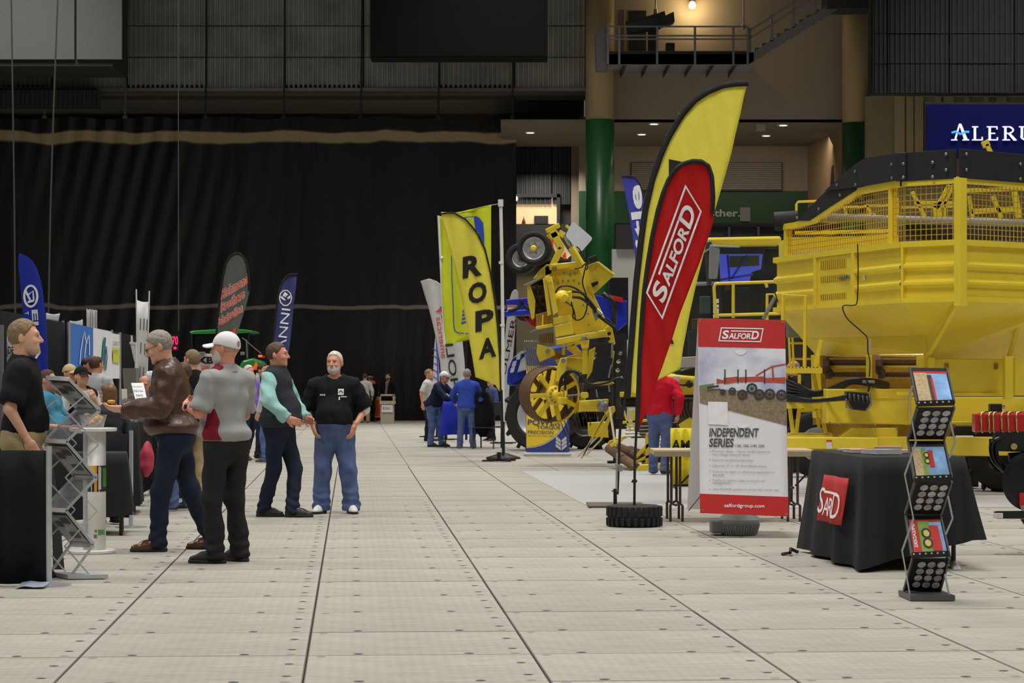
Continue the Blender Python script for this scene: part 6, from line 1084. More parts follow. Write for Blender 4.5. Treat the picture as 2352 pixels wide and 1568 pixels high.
for pl in (((2096, 885), (2085, 920), (2104, 1014), (2091, 1053), (2078, 1090), (2098, 1190), (2085, 1227), (2072, 1264), (2090, 1366)), ((2183, 970), (2194, 1016), (2180, 1051)), ((2177, 1138), (2188, 1190), (2172, 1227)), ((2170, 1318), (2180, 1366))):
    for k in range(len(pl) - 1): m = MB(); m.bar(P(*pl[k], 16.2), P(*pl[k + 1], 16.2), .008, .012); m.build('scissor_link', STEEL, kr)
m = MB(); m.prism([Vector((XW(2066, 16.5), 16.55, .005)), Vector((XW(2166, 16.5), 16.55, .005)), Vector((XW(2197, 16.1), 16.15, .005)), Vector((XW(2094, 16.1), 16.15, .005))], (0, 0, .035)); m.build('foot', M('rack_grey_steel', (96, 96, 96), .4, .5), kr)
# ================================================================= far things on the aisle
wb_ = thing('waste_bin', (XW(892, 83.5), 83.5, 0), 'beige square waste bin with hooded top in front of the black curtain', 'bin'); BIN = M('bin_beige', (176, 168, 146), .7)
m = MB(); m.bb(P(874, 973.2, 83.5), P(906, 928, 84.1)); m.build('body', BIN, wb_); m = MB(); m.bb(P(872, 928, 83.45), P(909, 920, 84.1)); m.build('rim', BIN, wb_)
for a, b_ in (((873, 920), (877, 906)), ((902, 920), (907, 906)), ((873, 909), (907, 905))): m = MB(); m.bb(P(*a, 83.45), P(*b_, 84.1)); m.build('hood_frame', BIN, wb_)
m = MB(); m.bb(P(877, 920, 83.9), P(902, 909, 84)); m.build('opening', BLK, wb_); m = MB(); m.bb(P(877, 946, 83.46), P(902, 930, 83.5)); m.build('label_panel', WP, wb_); m = MB(); textpx(m, 'ESC', 889.5, 937, 20, 7, 0, lambda x, y: P(x, y, 83.44), 0); m.build('lettering', GRT, wb_)
m = MB(); m.lathe(P(869, 958, 87.5), [(.3, 0), (.22, .05), (.12, .5), (.04, .9)], 16); o = m.build('orange_cone', M('cone_orange', (226, 96, 30), .6)); tag(o, 'orange cone behind the beige waste bin', 'cone')
draped_table('tall table under a royal blue cloth where the navy sweater leans', [(XW(1018, 53.3), 53.3), (XW(1092, 53.3), 53.3), (XW(1092, 54.0), 54.0), (XW(1018, 54.0), 54.0)], 1.0, cloth('royal_tablecloth', (40, 58, 176)), (.28, .3, .3, .28), .1, .05)
for k, (x, lbl) in enumerate(((1110, 'black folding chair with dark coat over its back, nearest the white pole'), (1128, 'black folding chair behind the coat-covered one'))):
    Yc = 52.6 + .9 * k; fc = thing('folding_chair', (XW(x, Yc), Yc, 0), lbl, 'chair'); bx_ = XW(x, Yc)
    for sx in (-.22, .22): m = MB(); m.tube([(bx_ + sx, Yc - .2, .0), (bx_ + sx, Yc + .02, .45), (bx_ + sx, Yc + .18, .85 if k else 1.0)], .014, 8); m.build('frame_leg', BLKM, fc); m = MB(); m.tube([(bx_ + sx, Yc + .25, .0), (bx_ + sx, Yc - .15, .45)], .014, 8); m.build('frame_leg', BLKM, fc)
    m = MB(); m.bb((bx_ - .22, Yc - .22, .44), (bx_ + .22, Yc + .15, .47)); m.build('seat', BLK, fc, bevel=.01); m = MB(); m.prism([(bx_ - .22, Yc + .12, .7), (bx_ + .22, Yc + .12, .7), (bx_ + .22, Yc + .19, 1.0), (bx_ - .22, Yc + .19, 1.0)], (0, .02, 0)); m.build('backrest', BLK, fc, bevel=.01)
    if k == 0:
        co = thing('dark_coat', (bx_, Yc + .1, .3), 'dark coat draped over the black folding chair by the blue table', 'coat'); m = MB(); m.grid([[P(x_ + 2 * math.sin(y * .03 + i), y, Yc - .0 - .14 * math.sin(math.pi * i / 8) - .03 * math.sin(i * 2.2)) for i, x_ in enumerate(np.linspace(xa, xb, 9))] for y, xa, xb in ((898, 1098, 1114), (903, 1090, 1124), (925, 1086, 1132), (955, 1088, 1136), (985, 1094, 1130), (1003, 1106, 1120))]); m.build('coat_cloth', cloth('dark_coat_cloth', (20, 20, 22)), co, smooth=True, solid=.03)
        m = MB(); m.lathe(P(1104, 917, Yc - .2), [(.05, 0), (.05, .01)], 12, axis=(0, -1, 0)); m.build('patch', BLUPR, co)
# poster stand: power torque precision
ps = thing('roll_up_poster', (XW(1258, 47.6), 47.6, 0), 'yellow and blue roll-up poster standing before the blue tractor wheel', 'poster'); SY = lambda x, y, o=0.: P(x, y, 47.6 - o)
m = MB(); poly2(m, [(1209, 800), (1308, 800), (1308, 1041), (1208, 1041)], SY); m.build('sheet', M('poster_blue', (52, 62, 124), .5, var=.02), ps, solid=.004)
m = MB(); arcp = [(1209, 1031)] + [(1209 + 100 * math.sin(math.radians(a)), 931 + 98 * math.cos(math.radians(a)) * 1.) for a in range(0, 84, 6)]; poly2(m, [(1209, 840)] + [(1209, 1033)] + [(x, y) for x, y in arcp[1:]] + [(1306, 840)], lambda x, y: SY(x, y, .006)); m.build('pale_edge_print', M('poster_silver', (190, 190, 186), .5), ps)
m = MB(); poly2(m, [(1209, 840)] + [(1209, 1029)] + [(1209 + 95 * math.sin(math.radians(a)), 931 + 95 * math.cos(math.radians(a))) for a in range(0, 84, 6)] + [(1304, 840)], lambda x, y: SY(x, y, .012)); m.build('yellow_print', M('poster_yellow', (236, 200, 50), .5, var=.06, scale=2), ps)
m = MB(); S11 = lambda x, y: SY(x, y, .02); textpx(m, 'POWER', 1250, 970, 76, 13, 1, S11, .02); textpx(m, 'TORQUE', 1260, 982, 54, 9, 1, S11, .02); textpx(m, 'PRECISION', 1242, 992.5, 59, 7.5, 1, S11, .01); textpx(m, 'Get the job done right', 1242, 1001, 59, 5, 1, S11, -.004); m.build('lettering', M('poster_slate', (64, 72, 110), .5), ps)
m = MB(); LF = M('poster_silver', (190, 190, 186), .5)
for sx in (-1, 1):
    for k in range(3): y = 1034 - k * 8.5; poly2(m, [(1289 + sx * 1, y), (1289 + sx * 13, y - 9), (1289 + sx * (12.5 - k), y - 15.5), (1289 + sx * 1, y - 6.5)], S11)
m.build('leaf_emblem', LF, ps); m = MB(); m.bb((XW(1203, 47.6), 47.4, .0), (XW(1311, 47.6), 47.7, .07)); m.build('base', ALU, ps, bevel=.02)
# ================================================================= machines
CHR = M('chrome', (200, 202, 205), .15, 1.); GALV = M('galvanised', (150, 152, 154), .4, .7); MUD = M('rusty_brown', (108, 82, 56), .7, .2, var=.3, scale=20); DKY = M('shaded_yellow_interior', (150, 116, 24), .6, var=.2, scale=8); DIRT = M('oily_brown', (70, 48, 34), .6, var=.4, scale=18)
SILV = M('wheel_silver', (188, 190, 192), .35, .15); STK = M('sticker_white', (226, 222, 216), .5); STKR = M('sticker_red', (206, 60, 46), .5); HOSE = M('hydraulic_hose', (18, 18, 19), .45)
def pt(mb, pts, Y, dep): mb.prism([P(x, y, Y) for x, y in pts], (0, dep, 0))
def part(nm, pts, Y, dep, mat, root, bev=.01): m = MB(); pt(m, pts, Y, dep); return m.build(nm, mat, root, bevel=bev)
def rect(x0, y0, x1, y1): return [(x0, y0), (x1, y0), (x1, y1), (x0, y1)]
def hose(nm, pts, Y, r, mat, root, n=5):
    p = np.array([(*q, Y) if len(q) == 2 else q for q in pts], float); out = []
    for i in range(len(p) - 1):
        a, b, c, d = p[max(i - 1, 0)], p[i], p[i + 1], p[min(i + 2, len(p) - 1)]
        for k in range(n): t = k / n; out.append(.5 * (2 * b + (c - a) * t + (2 * a - 5 * b + 4 * c - d) * t * t + (3 * b - a - 3 * c + d) * t ** 3))
    out.append(p[-1]); m = MB(); m.tube([P(*q) for q in out], r, 7); return m.build(nm, mat, root, smooth=True)
def barpx(nm, a, b, wpx, Y, mat, root, dep=None, bev=.006):
    wd = wpx / FX * Y; m = MB(); m.bar(P(*a, Y), P(*b, Y), dep or wd, wd, up=(0, 0, 1) if abs(a[0] - b[0]) > abs(a[1] - b[1]) * .2 else (1, 0, 0)); return m.build(nm, mat, root, bevel=bev)
def bolts(root, pts, Y, rpx, mat=GALV):
    r = rpx / FX * Y
    for x, y in pts: m = MB(); m.lathe(P(x, y, Y), [(r, .0), (r, r * .5), (r * .5, r * .9)], 8, axis=(0, -1, 0)); m.build('bolt', mat, root)
# ---------------------------------------------------------------- the big yellow bunker machine
bk = thing('beet_loader', (5.2, 33, 0), 'huge yellow beet loading machine with ribbed bunker, wire mesh and black rubber rim', 'machine')
PL = {'a': Vector((XW(1785, 34.2), 34.2, 0)), 'b': Vector((XW(2075, 30.3), 30.3, 0)), 'c': Vector((XW(2203, 29.8), 29.8, 0)), 'd': Vector((XW(2470, 31.2), 31.2, 0)), 'e': Vector((XW(1822, 35.8), 35.8, 0))}
def fac(p, q):
    p, q = PL[p], PL[q]; d = (q - p).normalized(); n = Vector((d.y, -d.x, 0)); n = n if n.y < 0 else -n
    return p, q, n
def onf(f, t, z, o=0.): p, q, n = f; return p.lerp(q, t) + n * o + Vector((0, 0, z))
def tpx(f, px):                                       # fraction along a facet where it crosses a picture column
    p, q, n = f; k = (px - CX) / FX; d = q - p; return (k * p.y - p.x) / (d.x - k * d.y)
FA, FB_, FC, FE = fac('a', 'b'), fac('b', 'c'), fac('c', 'd'), fac('e', 'a'); ZT, ZB, ZR = 3.17, 2.43, 3.885
prof = [(0, 2.47), (0, 2.59), (.055, 2.635), (.055, 2.66), (0, 2.70), (0, 2.80), (.055, 2.845), (.055, 2.87), (0, 2.91), (0, 3.11)]
def wall(f, t0, t1, nm='ribbed_panel'):
    m = MB(); m.grid([[onf(f, t0, z, o), onf(f, t1, z, o)] for o, z in prof]); return m.build(nm, YEL, bk, solid=.006)
tD0, tD1 = tpx(FA, 1880), tpx(FA, 1968)
wall(FA, .0, tD0); wall(FA, tD1, 1); wall(FB_, 0, 1); wall(FC, 0, 1); wall(FE, 0, 1)
for f in (FA, FB_, FC, FE):
    for z0, z1, nm in ((3.1, 3.17, 'top_flange'), (2.415, 2.475, 'bottom_flange')): m = MB(); m.prism([onf(f, 0, z0, .06), onf(f, 1, z0, .06), onf(f, 1, z1, .06), onf(f, 0, z1, .06)], -f[2] * .12); m.build(nm, YEL, bk)
def post(f, t, w_, z0, z1, o=.065, nm='post'): m = MB(); d = (f[1] - f[0]).normalized() * w_ / 2; c = onf(f, t, 0, o); m.prism([c - d + Vector((0, 0, z0)), c + d + Vector((0, 0, z0)), c + d + Vector((0, 0, z1)), c - d + Vector((0, 0, z1))], -f[2] * .1); return m.build(nm, YEL, bk, bevel=.006)
post(FC, .0, .13, 2.36, 3.92, .07); post(FA, tD0, .07, 2.43, 3.15); post(FA, tD1, .07, 2.43, 3.15); post(FA, tpx(FA, 2047), .07, 3.17, 3.9, .03); post(FA, tpx(FA, 1806), .06, 3.17, 3.58, .03); post(FB_, .02, .03, 2.43, 3.15)
# door with wire grille and latch
m = MB(); t0, t1 = tpx(FA, 1884), tpx(FA, 1962); A = lambda u, z, o: onf(FA, t0 + (t1 - t0) * u, z, o)
m.prism([A(0, 2.47, .035), A(1, 2.47, .035), A(1, 3.1, .035), A(0, 3.1, .035)], -FA[2] * .03); dr = m.build('hatch_door', YEL, bk, bevel=.006)
for z0, z1 in ((2.53, 2.60), (2.76, 2.84), (2.93, 3.04)):
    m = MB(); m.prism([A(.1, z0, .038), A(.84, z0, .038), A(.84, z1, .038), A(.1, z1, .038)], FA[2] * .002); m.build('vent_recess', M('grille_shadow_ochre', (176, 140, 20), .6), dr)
    for k in range(13): m = MB(); m.bar(A(.1 + .74 * k / 12, z0, .045), A(.1 + .74 * k / 12, z1, .045), .008); m.build('grille_wire', YEL, dr)
m = MB(); m.bar(A(.7, 2.79, .06), A(.95, 2.80, .06), .02, .03); m.lathe(A(.93, 2.8, .04), [(.03, 0), (.03, .03)], 10, axis=FA[2]); m.build('latch', GALV, dr)
for px, z0, z1 in ((1983, 2.74, 2.9),): t = tpx(FA, px); m = MB(); m.prism([onf(FA, t, z0, .01), onf(FA, t + .02, z0, .01), onf(FA, t + .02, z1, .01), onf(FA, t, z1, .01)], FA[2] * .003); m.build('warning_sticker', STK, bk)
# rim, mesh and rubber
def rimz(px): return float(np.interp(px, [1785, 1830, 1868, 1975, 2000, 2600], [3.57, 3.57, 3.60, 3.88, 3.885, 3.885]))
def mesh(f, px0, px1, step=.072):
    m = MB(); ln = (f[1] - f[0]).length; ta, tb = tpx(f, px0), tpx(f, px1); n = int((tb - ta) * ln / step)
    pxof = lambda t: CX + FX * f[0].lerp(f[1], t).x / f[0].lerp(f[1], t).y
    for k in range(n + 1): t = ta + (tb - ta) * k / n; m.bar(onf(f, t, ZT, -.01), onf(f, t, rimz(pxof(t)), -.01), .009, .009, up=(1, 0, 0))
    z = ZT + step
    while z < 3.86:
        tt = [t for t in np.linspace(ta, tb, 60) if rimz(pxof(t)) >= z]
        if len(tt) > 2: m.bar(onf(f, tt[0], z, -.015), onf(f, tt[-1], z, -.015), .009)
        z += step
    return tag(m.build('wire_mesh', M('mesh_ochre', (196, 160, 40), .5), bk), kind='stuff')
mesh(FA, 1800, 2074); mesh(FB_, 2078, 2200); mesh(FC, 2212, 2400); mesh(FE, 1790, 1800) if False else None
pts = [1800, 1830, 1868, 1900, 1940, 1975, 2000, 2040, 2074]
m = MB(); up = []
for px in pts: t = tpx(FA, px); z = rimz(px); up.append([onf(FA, t, z - .03, .04), onf(FA, t, z + .05, .04), onf(FA, t, z + .05, -.05), onf(FA, t, z - .03, -.05)])
m.grid(up, closed=True); m.build('rim_rail', YEL, bk)
for f, t0, t1 in ((FB_, 0, 1), (FC, 0, 1)): m = MB(); m.prism([onf(f, t0, ZR - .03, .04), onf(f, t1, ZR - .03, .04), onf(f, t1, ZR + .05, .04), onf(f, t0, ZR + .05, .04)], -f[2] * .09); m.build('rim_rail', YEL, bk)
RBG = M('dusty_rubber', (29, 29, 31), .7, var=.2, bump=.1)
def rub(f, pl, o=.055, nm='rubber_rim'): m = MB(); m.prism([onf(f, tpx(f, px), z, o) for px, z in pl], -f[2] * .02); return m.build(nm, RBG, bk, bevel=.004)
def zf(f, px, py): t = tpx(f, px); return ZW(py, f[0].lerp(f[1], t).y)
rub(FA, [(px, zf(FA, px, py)) for px, py in ((1836, 507), (1866, 507), (1912, 476), (1975, 436), (1975, 422), (1906, 437))], .05); rub(FA, [(px, zf(FA, px, py)) for px, py in ((1906, 438), (1978, 430), (2074, 414), (2074, 351), (2000, 362), (1975, 378))], .075)
rub(FB_, [(2076, 3.91), (2200, 3.91), (2200, 4.265), (2076, 4.265)]); rub(FC, [(2195, 3.91), (2440, 3.91), (2440, 4.265), (2195, 4.265)], .07); rub(FB_, [(2066, 3.915), (2088, 3.915), (2088, 4.26), (2066, 4.26)], .085, 'rubber_lap')
for f, L_ in ((FA, ((1844, 500), (1894, 480), (1943, 448), (1978, 394), (1979, 424), (2062, 378), (2063, 409), (1936, 425))), (FB_, ((2083, 377), (2083, 408), (2150, 374), (2150, 407), (2181, 355), (2181, 391))), (FC, ((2207, 355), (2207, 391), (2331, 378), (2331, 412)))):
    for px, py in L_: t = tpx(f, px); m = MB(); m.lathe(onf(f, t, zf(f, px, py), .08), [(.02, 0), (.02, .012), (.012, .018)], 10, axis=f[2]); m.build('bolt', GALV, bk)
m = MB(); m.lathe(P(1810, 508, 34.0) + Vector((-.19, 0, 0)), [(.118, 0), (.122, .01), (.122, .32), (.118, .33)], 20, axis=(1, -.12, .06), closed=False); m.build('rubber_roll', RBG, bk, smooth=True, solid=.01); part('rubber_roll_flap', [(1783, 515), (1828, 512), (1828, 528), (1783, 531)], 33.9, .02, RBG, bk)
# tapered underside
zA, zL = 2.04, 1.80; a_, b_, c_, d_, e_ = [PL[k] for k in 'abcde']
V3 = lambda v, z: Vector((v.x, v.y, z)); a1, b1 = Vector((XW(1850, 33.8), 33.8, 0)), Vector((XW(2128, 31.3), 31.3, 0)); d1 = Vector((XW(2480, 33.2), 33.2, 0)); a2 = Vector((XW(1874, 33.75), 33.75, 0)); e1 = Vector((XW(1880, 36.5), 36.5, 0))
for nm, q in (('taper_panel', [V3(a_, ZB), V3(b_, ZB), V3(b1, zA), V3(a1, zA)]), ('taper_panel', [V3(b_, ZB), V3(c_, ZB), V3(b1, zA + .0)]), ('taper_panel', [V3(c_, ZB), V3(d_, ZB), V3(d1, zL - .1), V3(b1, zL - .06), V3(b1, zA)]), ('apron_panel', [V3(a1, zA), V3(b1, zA), V3(b1, zL), V3(a2, zL)]), ('taper_panel', [V3(e_, ZB), V3(a_, ZB), V3(a1, zA), V3(a2, zL), V3(e1, zL)])):
    m = MB(); m.add(q, [tuple(range(len(q)))]); m.build(nm, YEL, bk, solid=.012)
m = MB(); m.bar(V3(c_, ZB), V3(b1, zL - .05), .05, .05); m.build('ridge_strut', YEL, bk); m = MB(); m.bar(P(2352, 700, 31.2), P(2318, 820, 31.6), .05); m.build('ridge_strut', YEL, bk)
hose('cable', [(1970, 560), (1971, 620), (1969, 690), (1960, 701), (1936, 703), (1945, 730), (1975, 758), (1992, 776), (1993, 805), (1998, 830), (1997, 865)], 31.0, .008, HOSE, bk)
part('warning_sticker', rect(1992, 778, 2001, 806), 32.3, .004, STK, bk, 0)
# roller slot
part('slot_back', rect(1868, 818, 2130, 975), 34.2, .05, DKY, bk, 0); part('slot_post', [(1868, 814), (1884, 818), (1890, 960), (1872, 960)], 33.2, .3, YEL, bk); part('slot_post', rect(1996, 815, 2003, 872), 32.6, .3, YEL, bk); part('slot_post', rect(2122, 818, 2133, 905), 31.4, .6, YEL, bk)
for x0, x1 in ((1884, 1994), (2005, 2122)):
    for y, r, mt, nm in ((817, .03, M('pale_roller', (206, 178, 120), .35, .3), 'cleaning_roller'), (833, .045, DIRT, 'cleaning_roller'), (841, .028, YEL, 'roller_rod'), (860, .035, DIRT, 'cleaning_roller')): m = MB(); m.tube([P(x0 + 14, y, 33.3), P(x1, y, 33.0)], r, 10); m.build(nm, mt, bk, smooth=False)
    m = MB(); m.lathe(P(x0 + 6, 840, 33.2), [(.1, 0), (.12, .03), (.12, .07), (.08, .1)], 8, axis=(1, -.1, 0)); m.build('roller_hub', DIRT, bk); m = MB(); m.lathe(P(x0 + 12, 858, 33.2), [(.07, 0), (.09, .05), (.05, .1)], 8, axis=(1, -.1, 0)); m.build('roller_hub', DIRT, bk)
# chassis front box with valve block and hoses
part('valve_housing', [(1898, 893), (2095, 893), (2093, 975), (1899, 972)], 31.6, .5, YEL, bk, .015); part('housing_lip', rect(1897, 912, 2085, 915), 31.58, .05, YEL, bk); part('housing_lip', rect(2080, 915, 2084, 976), 31.58, .05, YEL, bk); bolts(bk, ((1905, 970), (1930, 974), (1968, 976), (2010, 977), (2060, 984)), 31.58, 3)
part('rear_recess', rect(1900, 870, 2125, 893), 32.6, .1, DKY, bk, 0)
vb = part('valve_block', [(1944, 898), (1995, 902), (2000, 925), (1990, 944), (1958, 940), (1948, 920)], 31.3, .25, BLKM, bk, .02)
for k in range(5): m = MB(); m.lathe(P(1952 + 10 * k, 905 + 1.5 * k, 31.15), [(.02, 0), (.026, .02), (.026, .07), (.016, .1)], 10, axis=(0, -.6, -.8)); m.build('valve_coil', BLK, vb)
m = MB(); m.tube([P(1944, 915, 31.2), P(1943, 935, 31.2), P(1958, 941, 31.2)], .01, 6); m.tube([P(1998, 900, 31.2), P(2001, 930, 31.2), P(1990, 940, 31.2)], .01, 6); m.build('guard_loop', GALV, vb)
for k in range(5): hose('hydraulic_hose', [(1800, 870 + 9 * k, 32.3), (1835, 884 + 6 * k, 32.2), (1875, 900 + 2 * k, 32), (1920, 885 + 4 * k, 31.8), (1955, 872 + 2 * k, 31.6), (2000, 872 + 3 * k, 31.6), (2040, 880 + 3 * k, 31.9)], 32, .022, HOSE, bk)
for k in range(3): hose('hydraulic_hose', [(1800, 905 + 7 * k, 32.3), (1860, 918 + 2 * k, 31.9), (1910, 915 + 2 * k, 31.5), (1946, 908 + 4 * k, 31.3)], 32, .018, HOSE, bk)
hose('hydraulic_hose', [(1990, 872), (1996, 888), (1994, 900)], 31.3, .012, HOSE, bk); part('hose_clamp', rect(1982, 873, 2010, 880), 31.45, .1, GALV, bk)
# right side panels
part('side_panel', [(2133, 824), (2305, 824), (2305, 908), (2060, 908), (2060, 900), (2133, 900)], 31.2, .08, YEL, bk, .01); part('panel_flange', rect(2133, 820, 2148, 900), 31.15, .05, YEL, bk); part('panel_flange', rect(2060, 902, 2310, 909), 31.15, .1, YEL, bk)
for x in (2170, 2283): part('square_hole', rect(x, 834, x + 9, 847), 31.18, .01, DKY, bk, 0)
part('post', rect(2308, 818, 2328, 916), 30.9, .15, YEL, bk); part('side_panel', rect(2330, 822, 2460, 908), 31.2, .08, YEL, bk); part('rear_beam', rect(2050, 912, 2460, 977), 33.2, .2, YEL, bk); part('panel_flange', rect(2060, 968, 2240, 978), 32.8, .1, YEL, bk)
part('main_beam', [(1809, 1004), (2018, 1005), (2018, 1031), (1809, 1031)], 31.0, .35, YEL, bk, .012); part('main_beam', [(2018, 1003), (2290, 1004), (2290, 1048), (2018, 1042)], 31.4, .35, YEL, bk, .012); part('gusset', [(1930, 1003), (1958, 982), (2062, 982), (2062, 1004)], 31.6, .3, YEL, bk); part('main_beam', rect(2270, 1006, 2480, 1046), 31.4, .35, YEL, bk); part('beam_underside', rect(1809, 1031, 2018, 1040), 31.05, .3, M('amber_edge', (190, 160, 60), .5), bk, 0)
st_ = part('warning_sticker', rect(1898, 1010, 1911, 1030), 30.985, .004, STK, bk, 0); part('sticker_header', rect(1898, 1010, 1911, 1014), 30.98, .004, STKR, st_, 0)
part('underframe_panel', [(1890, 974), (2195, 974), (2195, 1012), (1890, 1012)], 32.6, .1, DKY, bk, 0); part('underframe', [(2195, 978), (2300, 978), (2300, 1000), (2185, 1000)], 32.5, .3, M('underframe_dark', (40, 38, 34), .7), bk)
# support wheels of the loader (partly hidden) stand on the floor
def tyre(root, c, R, r_in, wd, axis, lugs=0, nm='tyre', rimm=SILV, lug=.05, ang=.5):
    ax = Vector(axis).normalized(); h = wd / 2; m = MB(); m.lathe(c, [(r_in, -h * .7), (r_in * 1.1, -h * .95), (R * .93, -h), (R, -h * .8), (R, h * .8), (R * .93, h), (r_in * 1.1, h * .95), (r_in, h * .7), (r_in, -h * .7)], 40, axis=ax, closed=False); ty = m.build(nm, RUB, root, smooth=not lugs)
    u = ax.orthogonal().normalized(); v = ax.cross(u)
    for k in range(lugs):
        a = 2 * math.pi * k / lugs; s_ = 1 if k % 2 else -1; rad = u * math.cos(a) + v * math.sin(a); tan = -u * math.sin(a) + v * math.cos(a); m = MB(); d = (ax * s_ + tan * ang).normalized(); mid = Vector(c) + rad * (R + lug * .35) + ax * s_ * h * .45; m.bar(mid - d * h * .5, mid + d * h * .5, lug * .9, lug * 1.2, up=rad); m.build('lug', RUB, ty)
    m = MB(); m.lathe(c, [(r_in * 1.02, -h * .7), (r_in * .95, -h * .55), (r_in * .8, -h * .35), (r_in * .45, -h * .3), (r_in * .3, -h * .45), (0.001, -h * .45)], 32, axis=ax, closed=False); m.lathe(c, [(r_in * 1.03, h * .75), (r_in * .95, h * .72), (r_in * .88, h * .3), (r_in * .72, h * .2), (r_in * .66, h * .42), (r_in * .5, h * .46), (r_in * .36, h * .3), (.001, h * .3)], 32, axis=ax, closed=False); rm = m.build('wheel_rim', rimm, root, smooth=True)
    return ty, rm
for px, Yt in ((2285, 32.2),): tyre(bk, Vector((XW(2310, Yt), Yt, .47)), .46, .22, .4, (-.55, -.83, 0), 22, lug=.05, rimm=BLKM)
tyre(bk, Vector((XW(1880, 37), 37, .5)), .5, .25, .4, (-.3, -.95, 0), 0); part('axle_block', rect(2195, 1048, 2248, 1118), 33, .4, M('underframe_dark', (40, 38, 34), .7), bk)
# ladder, platform and hand rails
LY = 32.4
for pts_ in ([(1802, 845), (1882, 845)], [(1806, 926), (1894, 926)], [(1812, 996), (1906, 996)]):
    (x0, y), (x1, _) = pts_; m = MB(); m.bb(P(x0, y + 12, LY - .18), P(x1, y, LY + .12)); tr = m.build('ladder_tread', YEL, bk)
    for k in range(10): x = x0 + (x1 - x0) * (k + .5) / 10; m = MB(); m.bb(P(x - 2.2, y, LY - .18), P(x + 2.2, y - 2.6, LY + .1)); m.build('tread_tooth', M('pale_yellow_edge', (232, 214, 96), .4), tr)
for a, b_ in (((1804, 857), (1822, 1000)), ((1868, 857), (1898, 1000)), ((1838, 920), (1828, 1000)), ((1886, 780), (1872, 850))): barpx('ladder_stringer', a, b_, 9, LY, YEL, bk, .05)
for a, b_ in (((1836, 860), (1836, 938)), ((1875, 938), (1882, 985)), ((1832, 944), (1876, 940)), ((1838, 1000), (1828, 1004))): barpx('step_frame', a, b_, 7, LY + .3, YEL, bk, .04)
for pl in ([(1798, 735), (1798, 677), (1850, 679), (1848, 845)],): m = MB(); m.tube([P(x, y, LY + .2) for x, y in pl], .026, 8); m.build('hand_rail', YEL, bk)
m = MB(); m.tube([P(1762, 735, 33.4), P(1762, 676, 33.4), P(1800, 674, 33.4), P(1800, 735, 33.4)], .022, 8); m.build('hand_rail', YEL, bk); m = MB(); m.tube([P(1753, 732, 33.2), P(1779, 684, 33.2)], .026, 8); m.build('gas_strut', GALV, bk); m = MB(); m.tube([P(1775, 655, 33.2), P(1787, 695, 33.2)], .008, 6); m.build('cable', HOSE, bk)
for x in (1812, 1820): barpx('ladder_stringer', (x, 775), (x + 4, 860), 5, 34, YEL, bk, .03)
for y in (788, 824): barpx('ladder_rung', (1812, y), (1862, y), 5, 34.1, YEL, bk, .03)
part('side_cover', [(1806, 705), (1842, 745), (1838, 775), (1808, 775)], 35, .1, GREYP, bk)
# things seen through the mesh
m = MB(); m.tube([P(1900, 499, 34), P(2190, 508, 33.6), P(2420, 514, 33.5)], .055, 12); m.build('grey_roller_tube', GREYP, bk, smooth=True); part('conveyor_belt', [(2080, 514), (2420, 520), (2420, 552), (2080, 550)], 33.8, .6, M('belt_black', (40, 40, 42), .7), bk)
part('floor_grate', [(1810, 545), (2080, 540), (2080, 556), (1810, 580)], 34.6, 1.2, YEL, bk, 0)
for a, b_, w_ in (((1829, 470), (1833, 463), 4), ((1833, 463), (1892, 461), 5), ((1829, 468), (1829, 500), 5), ((1895, 478), (2060, 470), 5), ((1930, 500), (2010, 492), 5), ((2062, 455), (2062, 500), 6), ((1990, 470), (2008, 505), 6), ((2095, 440), (2125, 500), 8), ((2100, 466), (2190, 466), 8), ((2150, 480), (2180, 425), 9), ((2168, 470), (2190, 425), 7), ((2150, 466), (2155, 505), 18), ((2070, 476), (2190, 474), 5), ((2170, 472), (2170, 500), 5), ((2214, 438), (2400, 432), 9), ((2230, 486), (2330, 480), 12), ((2280, 450), (2300, 500), 10), ((2330, 440), (2340, 500), 14), ((2226, 450), (2236, 520), 8), ((1826, 535), (2060, 530), 8), ((1845, 560), (2040, 540), 6), ((1900, 483), (1900, 505), 5), ((1940, 478), (1945, 505), 5)): barpx('inner_frame_bar', a, b_, w_, 35.5, YEL, bk, .06)
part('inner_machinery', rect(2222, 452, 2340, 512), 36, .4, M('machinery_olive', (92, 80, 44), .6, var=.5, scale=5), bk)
part('lamp_housing', [(1957, 452), (1962, 440), (2004, 440), (2012, 455), (1990, 458), (1985, 472), (1968, 470)], 31.9, .15, BLK, bk, .02); m = MB(); m.lathe(P(1975, 462, 31.8), [(.06, 0), (.055, .05), (.02, .09)], 14, axis=(0, -1, -.1)); m.build('lamp', BLK, bk)
m = MB(); m.bar(P(2265, 330, 33), P(2276, 352, 33), .06); m.bar(P(2256, 334, 33), P(2272, 327, 33), .06, .09); m.build('boom_tip', YEL, bk, bevel=.01)
# ---------------------------------------------------------------- cab behind
cb_ = thing('harvester_cab', (XW(1700, 39), 39, 0), 'dark glazed driver cab under a yellow roof bar behind the product banner', 'machine')
part('roof_bar', [(1585, 546), (1795, 542), (1795, 562), (1585, 566)], 38.6, .5, YEL, cb_, .04); part('cab_shell', [(1560, 566), (1790, 564), (1790, 842), (1560, 842)], 39.6, 1.2, M('cab_interior_dark', (48, 50, 44), .7, var=.5, scale=3), cb_, 0)
BLS = M('blue_reflection_glow', (92, 110, 246), .4, var=.12, scale=2, emit=.45)  # glowing blue stands in for an LED board reflected in the cab glass
part('blue_reflection', [(1650, 583), (1752, 583), (1748, 618), (1726, 625), (1722, 648), (1652, 648)], 39.05, .02, BLS, cb_, 0); part('grey_reflex', [(1676, 588), (1744, 586), (1744, 610), (1676, 614)], 39.02, .01, M('grey_green_sheet', (112, 118, 112), .5), cb_, 0)
